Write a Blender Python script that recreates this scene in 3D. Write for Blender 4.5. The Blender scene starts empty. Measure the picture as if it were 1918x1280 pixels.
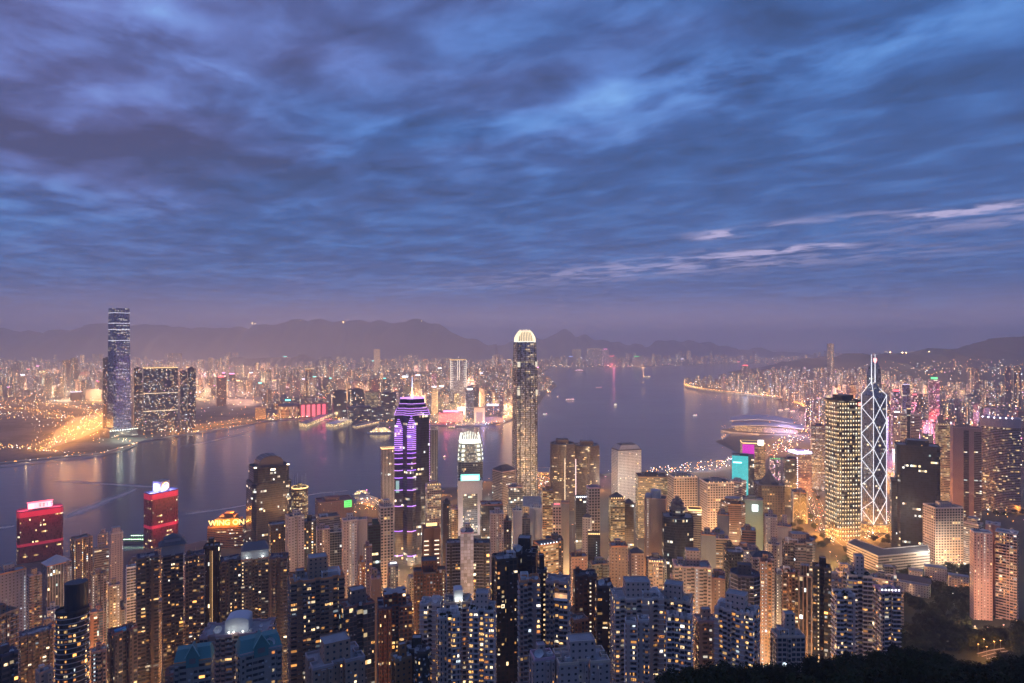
import bpy, bmesh, math, random
import numpy as np
from mathutils import Vector
R = math.radians
random.seed(7)
SC = bpy.context.scene
# ---------------------------------------------------------------- camera, world, sun, exposure
CAMZ, F, CX, CY = 390.0, 1190.0, 959.0, 640.0        # eye height; focal length in photo pixels
cam = bpy.data.objects.new('camera', bpy.data.cameras.new('camera'))
SC.collection.objects.link(cam); SC.camera = cam
cam.location = (0, 0, CAMZ); cam.rotation_euler = (R(90), 0, 0)
cam.data.sensor_width = 36; cam.data.lens = 36*F/1918; cam.data.clip_start = 1; cam.data.clip_end = 120000
SC.view_settings.view_transform = 'Standard'; SC.view_settings.look = 'None'
SC.view_settings.exposure = 0.5; SC.view_settings.gamma = 1; SC.view_settings.use_curve_mapping = False
SC.render.engine = 'CYCLES'
cy = SC.cycles
cy.max_bounces = 4; cy.diffuse_bounces = 2; cy.glossy_bounces = 2; cy.transparent_max_bounces = 6
cy.volume_bounces = 1; cy.transmission_bounces = 1
cy.sample_clamp_indirect = 3; cy.sample_clamp_direct = 25
cy.use_denoising = True; cy.denoiser = 'OPENIMAGEDENOISE'
cy.denoising_input_passes = 'RGB_ALBEDO_NORMAL'; cy.denoising_prefilter = 'ACCURATE'
cy.use_light_tree = True; cy.caustics_reflective = False; cy.caustics_refractive = False
cy.use_adaptive_sampling = True; cy.adaptive_threshold = 0.02

class NT:                                             # small helper for node trees
    def __init__(s, tree): s.t = tree; s.t.nodes.clear()
    def n(s, typ, **kw):
        nd = s.t.nodes.new(typ)
        for k, v in kw.items(): setattr(nd, k, v)
        return nd
    def put(s, sock, val):
        if val is None: return
        if isinstance(val, bpy.types.NodeSocket): s.t.links.new(val, sock)
        else:
            if isinstance(val, (tuple, list)) and sock.type == 'RGBA' and len(val) == 3: val = (*val, 1)
            sock.default_value = val
    def m(s, op, a, b=None, c=None, clamp=False):
        nd = s.n('ShaderNodeMath', operation=op, use_clamp=clamp)
        for i, x in enumerate((a, b, c)): s.put(nd.inputs[i], x)
        return nd.outputs[0]
    def mix(s, f, a, b, mode='MIX'):
        nd = s.n('ShaderNodeMix', data_type='RGBA', blend_type=mode)
        s.put(nd.inputs['Factor'], f); s.put(nd.inputs[6], a); s.put(nd.inputs[7], b)
        return nd.outputs[2]
    def xyz(s, v):
        nd = s.n('ShaderNodeSeparateXYZ'); s.put(nd.inputs[0], v); return nd.outputs
    def vec(s, x, y, z=0.0):
        nd = s.n('ShaderNodeCombineXYZ')
        for i, q in enumerate((x, y, z)): s.put(nd.inputs[i], q)
        return nd.outputs[0]
    def noise(s, v, scale, detail=4, rough=.55, dist=0.0):
        nd = s.n('ShaderNodeTexNoise'); s.put(nd.inputs['Vector'], v)
        for k, q in (('Scale', scale), ('Detail', detail), ('Roughness', rough), ('Distortion', dist)): nd.inputs[k].default_value = q
        return nd.outputs[0]
    def ramp(s, f, stops, interp='LINEAR'):
        nd = s.n('ShaderNodeValToRGB'); cr = nd.color_ramp; cr.interpolation = interp
        while len(cr.elements) < len(stops): cr.elements.new(.5)
        for e, (p, c) in zip(cr.elements, stops): e.position = p; e.color = (*c, 1)
        s.put(nd.inputs[0], f); return nd.outputs[0]
    def step(s, x, lo, hi):                          # smooth 0..1 between lo and hi
        nd = s.n('ShaderNodeMapRange', interpolation_type='SMOOTHSTEP'); s.put(nd.inputs[0], x)
        nd.inputs[1].default_value = lo; nd.inputs[2].default_value = hi; return nd.outputs[0]

SUN_EL, SUN_AZ = R(-3.0), R(-110)                    # the sun has set behind, to the left
W = bpy.data.worlds.new('World'); SC.world = W; W.use_nodes = True
def sky():
    t = NT(W.node_tree)
    st = t.n('ShaderNodeTexSky', sky_type='NISHITA', sun_disc=False)
    st.sun_elevation = SUN_EL; st.sun_rotation = SUN_AZ; st.altitude = 400; st.dust_density = 2
    tc = t.n('ShaderNodeTexCoord'); o = t.xyz(tc.outputs['Generated'])
    z = t.m('MAXIMUM', o[2], 0.0)
    zz = t.m('ADD', z, 0.035)
    px = t.m('DIVIDE', o[0], zz); py = t.m('DIVIDE', o[1], zz)
    al = t.m('ADD', t.m('MULTIPLY', px, .80), t.m('MULTIPLY', py, -.60))      # along the drift of the clouds
    ac = t.m('ADD', t.m('MULTIPLY', px, .60), t.m('MULTIPLY', py, .80))
    v1 = t.vec(t.m('MULTIPLY', al, .8), ac, 3.1)
    big = t.noise(v1, .62, 2, .5, .6)
    mid = t.noise(t.vec(t.m('MULTIPLY', al, .92), ac, 8.4), 1.9, 6, .54, .4)
    fine = t.noise(t.vec(t.m('MULTIPLY', al, .8), ac, 1.7), 5.2, 6, .62, .4)
    hue = t.noise(t.vec(t.m('MULTIPLY', al, .6), ac, 20.2), .55, 3, .5, .4)
    def blob(x, y, ra, rb):                            # a patch of the cloud deck, placed on its plane
        zb = (CY-y); k = math.sqrt((x-CX)**2+F*F+zb*zb); zn = zb/k+.035
        bx, by = (x-CX)/k/zn, F/k/zn
        a0, c0 = .80*bx-.60*by, .60*bx+.80*by
        da = t.m('DIVIDE', t.m('SUBTRACT', al, a0), ra); dc = t.m('DIVIDE', t.m('SUBTRACT', ac, c0), rb)
        return t.m('EXPONENT', t.m('MULTIPLY', t.m('ADD', t.m('MULTIPLY', da, da), t.m('MULTIPLY', dc, dc)), -1.0))
    f = t.m('ADD', t.m('MULTIPLY', t.m('SUBTRACT', big, .5), .60), t.m('MULTIPLY', t.m('SUBTRACT', mid, .5), 1.35))
    f = t.m('ADD', f, t.m('MULTIPLY', t.m('SUBTRACT', fine, .5), .42)); lump = t.noise(t.vec(t.m('MULTIPLY', al, .72), ac, 33.3), 3.6, 4, .5, .4); f = t.m('ADD', f, t.m('MULTIPLY', t.m('SUBTRACT', lump, .5), 1.15))
    f = t.m('ADD', f, .44); bm = t.m('MULTIPLY', t.step(mid, .3, .62), 1.5)
    for (x, y, ra, rb, w) in ((362, 110, .07, .22, .42), (330, 40, .10, .2, .25), (180, 20, .3, .2, .15), (210, 150, .4, .3, .15), (1480, 110, 1.1, .22, .20), (1250, 180, .8, .25, .14),
                              (90, 280, .7, .5, -.30), (330, 290, .8, .5, -.22), (480, 40, .3, .25, -.18), (1700, 270, 1.2, .5, -.18),
                              (1250, 60, .6, .16, -.22), (760, 330, 1.1, .6, -.12), (1850, 120, .6, .3, -.1), (140, 360, 1.6, .35, .2), (650, 560, 30, 7, -.12)):
        f = t.m('ADD', f, t.m('MULTIPLY', t.m('MULTIPLY', blob(x, y, ra, rb), bm), w))
    col = t.ramp(f, [(0.02, (.030, .070, .19)), (.28, (.044, .118, .34)), (.52, (.076, .205, .54)), (.74, (.118, .29, .68)), (1.0, (.18, .40, .80))])
    pur = t.ramp(f, [(0.02, (.070, .072, .17)), (.28, (.104, .115, .29)), (.52, (.150, .192, .49)), (.8, (.20, .29, .66)), (1.0, (.24, .40, .78))])
    hx = t.m('ADD', t.m('MULTIPLY', o[0], -.85), t.m('MULTIPLY', t.m('SUBTRACT', hue, .5), 2.6))
    hx = t.m('ADD', hx, t.m('MULTIPLY', t.m('SUBTRACT', z, .30), 1.6))
    col = t.mix(t.m('MULTIPLY', t.step(hx, -.15, .95), .9), col, pur)
    col = t.mix(t.m('MULTIPLY', t.step(t.m('ADD', z, t.m('MULTIPLY', o[0], -.12)), .36, .13), .5), col, (.045, .112, .31))
    pk = None                                          # last light catching thin cloud low in the east
    for (x, y, ra, rb, w) in ((1350, 440, .20, .13, 1.9), (1440, 474, .50, .17, 1.2), (1530, 461, .30, .12, 1.0), (1300, 482, .6, .25, .45), (1200, 502, 1.2, .40, .42), (1850, 392, .40, .16, 1.5), (1745, 404, .30, .13, .8), (1510, 414, .7, .11, .45), (1040, 522, 2.6, .8, .34), (1500, 488, 1.4, .35, .35), (1880, 415, .7, .2, .5)):
        b = t.m('MULTIPLY', blob(x, y, ra, rb), w); pk = b if pk is None else t.m('ADD', pk, b)
    wisp = t.noise(t.vec(t.m('MULTIPLY', al, .6), ac, 5.5), 4.2, 5, .58, .5)
    pk = t.m('MULTIPLY', pk, t.step(wisp, .41, .62), clamp=True)
    col = t.mix(pk, col, (.46, .43, .68))
    low = t.m('MULTIPLY', t.step(z, .085, .0), .93)
    col = t.mix(low, col, t.mix(t.step(o[0], -.5, .3), (.225, .175, .27), (.36, .27, .385)))
    sk = t.n('ShaderNodeBackground'); t.put(sk.inputs[0], st.outputs[0]); sk.inputs[1].default_value = .05
    cl = t.n('ShaderNodeBackground'); t.put(cl.inputs[0], col); cl.inputs[1].default_value = 0.80
    ad = t.n('ShaderNodeAddShader'); t.put(ad.inputs[0], sk.outputs[0]); t.put(ad.inputs[1], cl.outputs[0])
    ou = t.n('ShaderNodeOutputWorld'); t.put(ou.inputs[0], ad.outputs[0])
sky()
W.cycles.sampling_method = 'MANUAL'; W.cycles.sample_map_resolution = 512
sun = bpy.data.objects.new('sun', bpy.data.lights.new('sun', 'SUN')); SC.collection.objects.link(sun)
sun.data.energy = 0.06; sun.data.angle = R(30); sun.data.color = (1, .72, .66)      # afterglow from the west
sun.rotation_euler = (R(62), 0, R(-75))

# ---------------------------------------------------------------- materials
MATS = {}
def plain(name, col, rough=.8, emit=None, es=0.0, metal=0.0, var=.25, scale=.08, sample=False, spec=.5):
    if name in MATS: return MATS[name]
    m = bpy.data.materials.new(name); m.use_nodes = True; t = NT(m.node_tree)
    b = t.n('ShaderNodeBsdfPrincipled'); o = t.n('ShaderNodeOutputMaterial'); t.put(o.inputs[0], b.outputs[0])
    tc = t.n('ShaderNodeTexCoord')
    nz = t.noise(tc.outputs['Object'], scale, 4, .6)
    base = t.mix(nz, tuple(c*(1-var) for c in col), tuple(min(1, c*(1+var)) for c in col))
    t.put(b.inputs['Base Color'], base); b.inputs['Roughness'].default_value = rough; b.inputs['Metallic'].default_value = metal; b.inputs['Specular IOR Level'].default_value = spec
    if emit: b.inputs['Emission Color'].default_value = (*emit, 1); b.inputs['Emission Strength'].default_value = es
    m.cycles.emission_sampling = 'AUTO' if sample else 'NONE'
    MATS[name] = m; return m
def glow(name, col, s): return plain('light_'+name, (.3, .3, .3), .5, col, s, var=.05)

PAL = {'warm': [(0, (1, .42, .10)), (.35, (1, .58, .22)), (.65, (1, .74, .42)), (.85, (1, .9, .72)), (.95, (.75, .9, 1))],
       'office': [(0, (1, .72, .36)), (.35, (1, .86, .62)), (.6, (.95, .95, .86)), (.85, (.75, .95, .9)), (.95, (1, .55, .2))],
       'gold': [(0, (1, .60, .20)), (.4, (1, .72, .34)), (.8, (1, .85, .55))],
       'mix': [(0, (1, .48, .14)), (.3, (1, .66, .32)), (.55, (1, .85, .62)), (.75, (.85, .92, 1)), (.87, (1, .5, .75)), (.94, (.6, .8, 1))],
       'pink': [(0, (1, .35, .55)), (.3, (1, .55, .45)), (.6, (1, .75, .6)), (.85, (.8, .6, 1))]}
def facade(name, ww, wh, lit, pal='warm', es=3.0, chunk=0, colp=0.0, glass=(.018, .02, .027), gr=.18, attr=False, dim=0.0, gmetal=0.0, wrough=.82, var=.22, vary=0):
    """Wall with a grid of windows in UV cell units; some of the windows are lit."""
    if name in MATS: return MATS[name]
    m = bpy.data.materials.new(name); m.use_nodes = True; t = NT(m.node_tree)
    b = t.n('ShaderNodeBsdfPrincipled'); o = t.n('ShaderNodeOutputMaterial'); t.put(o.inputs[0], b.outputs[0])
    uv = t.n('ShaderNodeUVMap'); x = t.xyz(uv.outputs[0])
    fu, fv = t.m('FRACT', x[0]), t.m('FRACT', x[1]); iu, iv = t.m('FLOOR', x[0]), t.m('FLOOR', x[1])
    wc = ww/2
    if vary:
        wv = t.n('ShaderNodeTexWhiteNoise', noise_dimensions='1D'); t.put(wv.inputs[1], t.m('ADD', t.m('MODULO', iu, 5.0), vary)); wc = t.m('MULTIPLY', t.m('MULTIPLY', t.m('ADD', .45, wv.outputs[0]), ww*.5), t.m('GREATER_THAN', wv.outputs[0], .16))
    wm = t.m('MULTIPLY', t.m('LESS_THAN', t.m('ABSOLUTE', t.m('SUBTRACT', fu, .5)), wc), t.m('LESS_THAN', t.m('ABSOLUTE', t.m('SUBTRACT', fv, .5)), wh/2))
    wn = t.n('ShaderNodeTexWhiteNoise', noise_dimensions='2D'); t.put(wn.inputs[0], t.vec(iu, iv))
    rc = t.n('ShaderNodeSeparateColor'); t.put(rc.inputs[0], wn.outputs[1])
    if chunk:
        w2 = t.n('ShaderNodeTexWhiteNoise', noise_dimensions='2D')
        t.put(w2.inputs[0], t.vec(t.m('FLOOR', t.m('ADD', t.m('DIVIDE', iu, float(chunk)), t.m('MULTIPLY', iv, .37))), t.m('ADD', iv, .5)))
        w3 = t.n('ShaderNodeTexWhiteNoise', noise_dimensions='2D'); t.put(w3.inputs[0], t.vec(.25, t.m('ADD', t.m('FLOOR', t.m('DIVIDE', iv, 2.0)), .5)))
        lm = t.m('MULTIPLY', t.m('LESS_THAN', t.m('MULTIPLY', w2.outputs[0], t.m('ADD', .35, w3.outputs[0])), lit), t.m('LESS_THAN', rc.outputs[0], .85))
        lm = t.m('MAXIMUM', lm, t.m('LESS_THAN', rc.outputs[0], lit*.15))
    else: lm = t.m('LESS_THAN', rc.outputs[0], lit)
    if colp:
        w4 = t.n('ShaderNodeTexWhiteNoise', noise_dimensions='1D'); t.put(w4.inputs[1], t.m('MULTIPLY', t.m('ADD', iu, .37), 1.713))
        sm = t.m('MULTIPLY', t.m('LESS_THAN', w4.outputs[0], colp), t.m('LESS_THAN', t.m('ABSOLUTE', t.m('SUBTRACT', fu, .5)), .22))
        lm = t.m('MAXIMUM', lm, sm)
    if vary: lm = t.m('MAXIMUM', lm, t.m('MULTIPLY', t.m('LESS_THAN', t.m('ABSOLUTE', t.m('SUBTRACT', rc.outputs[0], .5)), .045), .16))
    lm = t.m('MULTIPLY', lm, wm)
    if attr:
        at = t.n('ShaderNodeAttribute', attribute_name='tint'); wall = at.outputs[0]
    else:
        oi = t.n('ShaderNodeObjectInfo'); wall = oi.outputs['Color']
    tc = t.n('ShaderNodeTexCoord')
    nz = t.noise(tc.outputs['Object'], .05, 5, .62)
    st = t.noise(t.vec(t.m('MULTIPLY', x[0], 1.7), t.m('MULTIPLY', x[1], .06)), 1.0, 3, .6)
    wall = t.mix(t.m('MULTIPLY', t.m('ADD', nz, st), .5), t.mix(1.0, wall, (1-var*1.6,)*3, 'MULTIPLY'), t.mix(1.0, wall, (1+var,)*3, 'MULTIPLY'))
    gl = t.mix(rc.outputs[2], glass, tuple(min(1, g*2.6) for g in glass))
    t.put(b.inputs['Base Color'], t.mix(wm, wall, gl))
    t.put(b.inputs['Roughness'], t.m('ADD', wrough, t.m('MULTIPLY', wm, t.m('ADD', gr-wrough, t.m('MULTIPLY', rc.outputs[2], .12)))))
    if gmetal: t.put(b.inputs['Metallic'], t.m('MULTIPLY', wm, gmetal))
    t.put(b.inputs['Emission Color'], t.ramp(rc.outputs[1], PAL[pal], 'CONSTANT'))
    bri = t.m('ADD', .25, t.m('MULTIPLY', t.m('MULTIPLY', rc.outputs[2], rc.outputs[2]), 1.5))
    t.put(b.inputs['Emission Strength'], t.m('MULTIPLY', t.m('MULTIPLY', lm, bri), es))
    m.cycles.emission_sampling = 'NONE'
    MATS[name] = m; return m
def FAC(k):
    D = {'res': lambda: facade('wall_flats', .46, .50, .11, 'warm', 2.2, colp=.06),
         'resn': lambda: facade('wall_near_flats', .66, .50, .022, 'warm', 1.6, vary=.37), 'resn2': lambda: facade('wall_near_flats_b', .80, .44, .022, 'warm', 1.6, vary=7.7), 'resn3': lambda: facade('wall_near_flats_c', .54, .58, .022, 'warm', 1.6, vary=3.1), 'resn4': lambda: facade('wall_near_flats_d', .90, .55, .022, 'warm', 1.6, vary=12.9),
         'resg': lambda: facade('wall_glassy_flats', .78, .62, .012, 'warm', 2.4, gr=.12),
         'resf': lambda: facade('wall_far_flats', .55, .5, .12, 'warm', 3.0, colp=.07),
         'pierlit': lambda: facade('wall_pier_lit', .9, .62, .95, 'gold', 1.5), 'resd': lambda: facade('wall_dark_dotted', .55, .42, .26, 'mix', 2.4), 'band': lambda: facade('wall_ribbon_windows', .97, .48, .11, 'office', 1.0, chunk=5),
         'bandg': lambda: facade('wall_gold_ribbons', .95, .5, .50, 'gold', .5, chunk=4),
         'grid': lambda: facade('wall_window_grid', .66, .62, .05, 'gold', .9, chunk=3),
         'gridl': lambda: facade('wall_lit_grid', .6, .6, .45, 'gold', .8, chunk=3),
         'glass': lambda: facade('wall_dark_glass', .93, .86, .10, 'office', .9, chunk=4, glass=(.03, .04, .055), gr=.14, gmetal=.3),
         'glassd': lambda: facade('wall_black_glass', .95, .82, .045, 'office', 1.2, chunk=4, glass=(.012, .015, .024), gr=.12),
         'glassb': lambda: facade('wall_blue_glass', .95, .80, .14, 'office', .42, chunk=9, glass=(.085, .11, .18), gr=.2, gmetal=.75),
         'red': lambda: facade('wall_red_glass', .8, .7, .07, 'gold', 1.2, chunk=4, glass=(.10, .018, .028), gr=.25),
         'blank': lambda: facade('wall_blank', .0, .0, 0, 'warm', 0),
         'small': lambda: facade('wall_small_windows', .34, .36, .05, 'warm', 2),
         'strip': lambda: facade('wall_vertical_strips', .55, 1.0, .035, 'office', 2, chunk=2),
         'mixed': lambda: facade('wall_mixed_far', .6, .5, .17, 'mix', 2.8, colp=.05),
         'pinkf': lambda: facade('wall_neon_far', .7, .6, .42, 'pink', 1.5),
         'stuff': lambda: facade('wall_distant_city', .6, .55, .14, 'warm', 3.2, colp=.06, attr=True),
         'stuffm': lambda: facade('wall_distant_city_mixed', .6, .55, .15, 'mix', 3.4, colp=.06, attr=True)}
    return D[k]()
ROOF = plain('roof_concrete', (.30, .29, .29), .9, var=.45, scale=.15)
ROOFD = plain('roof_dark_felt', (.085, .085, .095), .9, var=.5, scale=.2)
CONC = plain('concrete_light', (.42, .41, .41), .85)
CONCD = plain('concrete_dark', (.14, .13, .14), .85)
METAL = plain('grey_metal', (.30, .31, .33), .4, metal=.6)
WHITE = plain('white_paint', (.72, .71, .72), .55, var=.1)
ASPH = plain('asphalt', (.055, .054, .056), .9, var=.35, scale=.05)
WARMC = plain('terracotta', (.34, .16, .10), .85)
TEAL = plain('teal_tiles', (.05, .20, .20), .6)
WIN = []
for i, (c, s) in enumerate((((1, .46, .12), 1.5), ((1, .58, .22), 1.9), ((1, .68, .34), 2.1), ((1, .80, .52), 2.0), ((1, .92, .78), 1.8), ((.8, .93, 1), 1.4), ((1, .36, .10), 1.0))):
    m = bpy.data.materials.new('lit_window_%s' % 'abcdefg'[i]); m.use_nodes = True; t = NT(m.node_tree)
    b = t.n('ShaderNodeBsdfPrincipled'); o = t.n('ShaderNodeOutputMaterial'); t.put(o.inputs[0], b.outputs[0])
    oi = t.n('ShaderNodeObjectInfo'); tc = t.n('ShaderNodeTexCoord')
    g = t.xyz(tc.outputs['Generated'])
    cur = t.noise(t.vec(t.m('ADD', t.m('MULTIPLY', g[0], 2.2), t.m('MULTIPLY', oi.outputs['Random'], 60)), t.m('MULTIPLY', g[2], .7)), 1.6, 2)
    mul = t.m('GREATER_THAN', t.m('ABSOLUTE', t.m('SUBTRACT', t.m('FRACT', t.m('MULTIPLY', g[0], 2.0)), .5)), .07)
    e = t.m('MULTIPLY', t.m('MULTIPLY', t.step(cur, .3, .62), t.m('ADD', .25, t.m('MULTIPLY', oi.outputs['Random'], 1.1))), t.m('ADD', .15, t.m('MULTIPLY', mul, .85)))
    b.inputs['Base Color'].default_value = (.05, .05, .06, 1); b.inputs['Roughness'].default_value = .2
    b.inputs['Emission Color'].default_value = (*c, 1); t.put(b.inputs['Emission Strength'], t.m('MULTIPLY', e, s))
    m.cycles.emission_sampling = 'NONE'; WIN.append(m)

# ---------------------------------------------------------------- mesh and object helpers
COL = SC.collection
class MB:
    def __init__(s): s.v = []; s.f = []; s.uv = []; s.mi = []; s.mats = []; s.tint = None; s.cells = []
    def mat(s, m):
        if m not in s.mats: s.mats.append(m)
        return s.mats.index(m)
    def face(s, pts, m, uvs=None, tint=None):
        i = len(s.v); s.v += [tuple(p) for p in pts]; s.f.append(tuple(range(i, i+len(pts))))
        s.uv += uvs or [(0, 0)]*len(pts); s.mi.append(s.mat(m))
        if tint is not None:
            if s.tint is None: s.tint = []
            s.tint += [(*tint, 1)]*len(pts)
    def prism(s, poly, z0, z1, ms, mt=None, cw=3.0, ch=3.1, top=None, u0=0, cells=False, tint=None, bottom=False):
        top = top or poly; n = len(poly); nv = max(1, round((z1-z0)/ch)); u = u0
        for i in range(n):
            a, b = poly[i], poly[(i+1) % n]; c, d = top[(i+1) % n], top[i]
            L = math.hypot(b[0]-a[0], b[1]-a[1]); nu = max(1, round(L/cw))
            s.face([(*a, z0), (*b, z0), (*c, z1), (*d, z1)], ms, [(u, 0), (u+nu, 0), (u+nu, nv), (u, nv)], tint)
            if cells: s.cells.append((a, b, z0, z1, nu, nv))
            u += nu
        if mt: s.face([(*p, z1) for p in top], mt, None, tint)
        if bottom: s.face([(*p, z0) for p in reversed(poly)], mt or ms, None, tint)
    def box(s, x0, x1, y0, y1, z0, z1, ms, mt=None, cw=3., ch=3.1, **k):
        s.prism([(x0, y0), (x1, y0), (x1, y1), (x0, y1)], z0, z1, ms, mt or ms, cw, ch, **k)
    def tube(s, p, q, r, m, n=5, r2=None):
        p, q = Vector(p), Vector(q); d = (q-p).normalized(); a = d.orthogonal().normalized(); b = d.cross(a); r2 = r if r2 is None else r2
        P = [p+(a*math.cos(6.28318*i/n)+b*math.sin(6.28318*i/n))*r for i in range(n)]; Q = [q+(a*math.cos(6.28318*i/n)+b*math.sin(6.28318*i/n))*r2 for i in range(n)]
        for i in range(n): j = (i+1) % n; s.face([P[i], P[j], Q[j], Q[i]], m)
        s.face(list(reversed(P)), m); s.face(Q, m)
    def dome(s, cx, cy, z, r, h, m, n=14, k=5, a0=0.):
        for j in range(k):
            t0, t1 = a0+(1.5708-a0)*j/k, a0+(1.5708-a0)*(j+1)/k
            for i in range(n):
                A, B = 6.28318*i/n, 6.28318*(i+1)/n
                g = lambda t, q: (cx+r*math.cos(t)*math.cos(q), cy+r*math.cos(t)*math.sin(q), z+h*math.sin(t))
                s.face([g(t0, A), g(t0, B), g(t1, B), g(t1, A)], m)
    def mesh(s, name):
        me = bpy.data.meshes.new(name); me.from_pydata(s.v, [], s.f)
        ul = me.uv_layers.new(name='UVMap'); ul.data.foreach_set('uv', np.array(s.uv, dtype=np.float32).ravel())
        for m in s.mats: me.materials.append(m)
        me.polygons.foreach_set('material_index', s.mi)
        if s.tint:
            ca = me.color_attributes.new('tint', 'FLOAT_COLOR', 'CORNER'); ca.data.foreach_set('color', np.array(s.tint, dtype=np.float32).ravel())
        me.update(); return me
    def build(s, name, parent=None, col=None, loc=None):
        o = bpy.data.objects.new(name, s.mesh(name)); COL.objects.link(o)
        if parent: o.parent = parent
        if loc: o.location = loc
        if col: o.color = (*col, 1)
        return o
def inst(name, me, parent, loc=(0, 0, 0), rz=0, sc=(1, 1, 1)):
    o = bpy.data.objects.new(name, me); COL.objects.link(o); o.parent = parent; o.location = loc; o.rotation_euler = (0, 0, rz); o.scale = sc
    return o
LABELS = {}
def tag(o, label=None, cat=None, group=None, kind=None):
    if label:
        o['label'] = label; LABELS.setdefault(label, []).append(o)
    if cat: o['category'] = cat
    if group: o['group'] = group
    if kind: o['kind'] = kind
    return o
def thing(name, label, cat, loc=(0, 0, 0), rz=0, group=None):
    o = bpy.data.objects.new(name, None); COL.objects.link(o); o.empty_display_size = 5
    o.location = loc; o.rotation_euler = (0, 0, rz)
    return tag(o, label, cat, group)
def rect(w, d): return [(-w/2, -d/2), (w/2, -d/2), (w/2, d/2), (-w/2, d/2)]
def ngon(w, d, n, a0=0): return [(w/2*math.cos(a0+6.28318*i/n), d/2*math.sin(a0+6.28318*i/n)) for i in range(n)]
def notched(w, d, nx, ny, dep, fr=.35):
    """Rectangle with light-well recesses cut into its sides."""
    def side(L, n):
        pts = [(-L/2, 0)]
        for i in range(n):
            c = -L/2+(i+.5)*L/n; h = L/n*fr/2
            pts += [(c-h, 0), (c-h, dep), (c+h, dep), (c+h, 0)]
        return pts
    P = []
    P += [(x, -d/2+y) for x, y in side(w, nx)]
    P += [(w/2-y, x) for x, y in side(d, ny)]
    P += [(-x, d/2-y) for x, y in side(w, nx)]
    P += [(-w/2+y, -x) for x, y in side(d, ny)]
    return P
def cross(w, d, k=.3):
    a, b = w/2, d/2; p, q = a*(1-2*k), b*(1-2*k)
    return [(-p, -b), (p, -b), (p, -q), (a, -q), (a, q), (p, q), (p, b), (-p, b), (-p, q), (-a, q), (-a, -q), (-p, -q)]
def cutc(w, d, k):                                     # rectangle with stepped-in corners
    a, b = w/2, d/2; return [(-a+k, -b), (a-k, -b), (a-k, -b+k), (a, -b+k), (a, b-k), (a-k, b-k), (a-k, b), (-a+k, b), (-a+k, b-k), (-a, b-k), (-a, -b+k), (-a+k, -b+k)]
def chamf(w, d, k):
    a, b = w/2, d/2; return [(-a+k, -b), (a-k, -b), (a, -b+k), (a, b-k), (a-k, b), (-a+k, b), (-a, b-k), (-a, -b+k)]
def inset(poly, t):
    n = len(poly); out = []
    for i in range(n):
        a, b, c = (Vector(poly[i-1]), Vector(poly[i]), Vector(poly[(i+1) % n]))
        d1, d2 = (b-a).normalized(), (c-b).normalized(); n1, n2 = Vector((-d1.y, d1.x)), Vector((-d2.y, d2.x))
        k = 1+n1.dot(n2); v = (n1+n2)*(t/max(k, .2)); out.append((b.x+v.x, b.y+v.y))
    return out
def scale(poly, k, ky=None): return [(x*k, y*(ky or k)) for x, y in poly]
def P3(x, y, D): return ((x-CX)/F*D, D, CAMZ-(y-CY)/F*D)          # photo pixel at depth D
def gp(x, y, z=5.0): return P3(x, y, (CAMZ-z)*F/(y-CY))           # photo pixel on level ground
def ZY(y, D): return CAMZ-(y-CY)/F*D

# shared roof furniture
def _dish():
    b = MB(); n = 14
    for j in range(3):
        r0, r1 = j/3, (j+1)/3
        for i in range(n):
            A, B = 6.28318*i/n, 6.28318*(i+1)/n
            g = lambda r, q: (r*math.cos(q), -.35*r*r*1.0+.35*r*math.sin(q)*0-.2, r*math.sin(q)+1.5)
            b.face([g(r0, A), g(r0, B), g(r1, B), g(r1, A)], WHITE)
    b.tube((0, 0, 0), (0, -.1, 1.4), .1, METAL); b.tube((0, -.2, 1.5), (0, -.95, 1.6), .04, METAL)
    return b.mesh('satellite_dish')
DISH = _dish()
def _tank(): b = MB(); b.prism(ngon(2, 2, 12), 0, 1.6, CONC, CONC); b.prism(ngon(.7, .7, 8), 1.6, 1.8, METAL, METAL); return b.mesh('water_tank')
TANK = _tank()
def _mast(): b = MB(); b.tube((0, 0, 0), (0, 0, 1), .02, METAL, 5, .008); b.tube((-.06, 0, .6), (.06, 0, .6), .008, METAL, 4); b.tube((-.04, 0, .8), (.04, 0, .8), .008, METAL, 4); return b.mesh('antenna')
MAST = _mast()
def _ac():
    b = MB(); b.box(-.5, .5, -.5, .5, 0, .7, METAL, METAL); b.prism(ngon(.75, .75, 10), .7, .8, ROOFD, ROOFD); return b.mesh('cooling_unit')
ACU = _ac()
def _pergola():
    b = MB()
    for x in (-.5, .5):
        for y in (-.5, 0, .5): b.tube((x, y, 0), (x, y, 1), .03, WHITE, 4)
        b.tube((x, -.53, 1), (x, .53, 1), .035, WHITE, 4)
    for y in (-.5, -.25, 0, .25, .5): b.tube((-.53, y, 1.02), (.53, y, 1.02), .03, WHITE, 4)
    return b.mesh('roof_frame')
PERG = _pergola()
WINME = []
for m in WIN:
    b = MB(); b.box(-.5, .5, -.12, .5, -.5, .5, m, m); WINME.append(b.mesh('window'))

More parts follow.
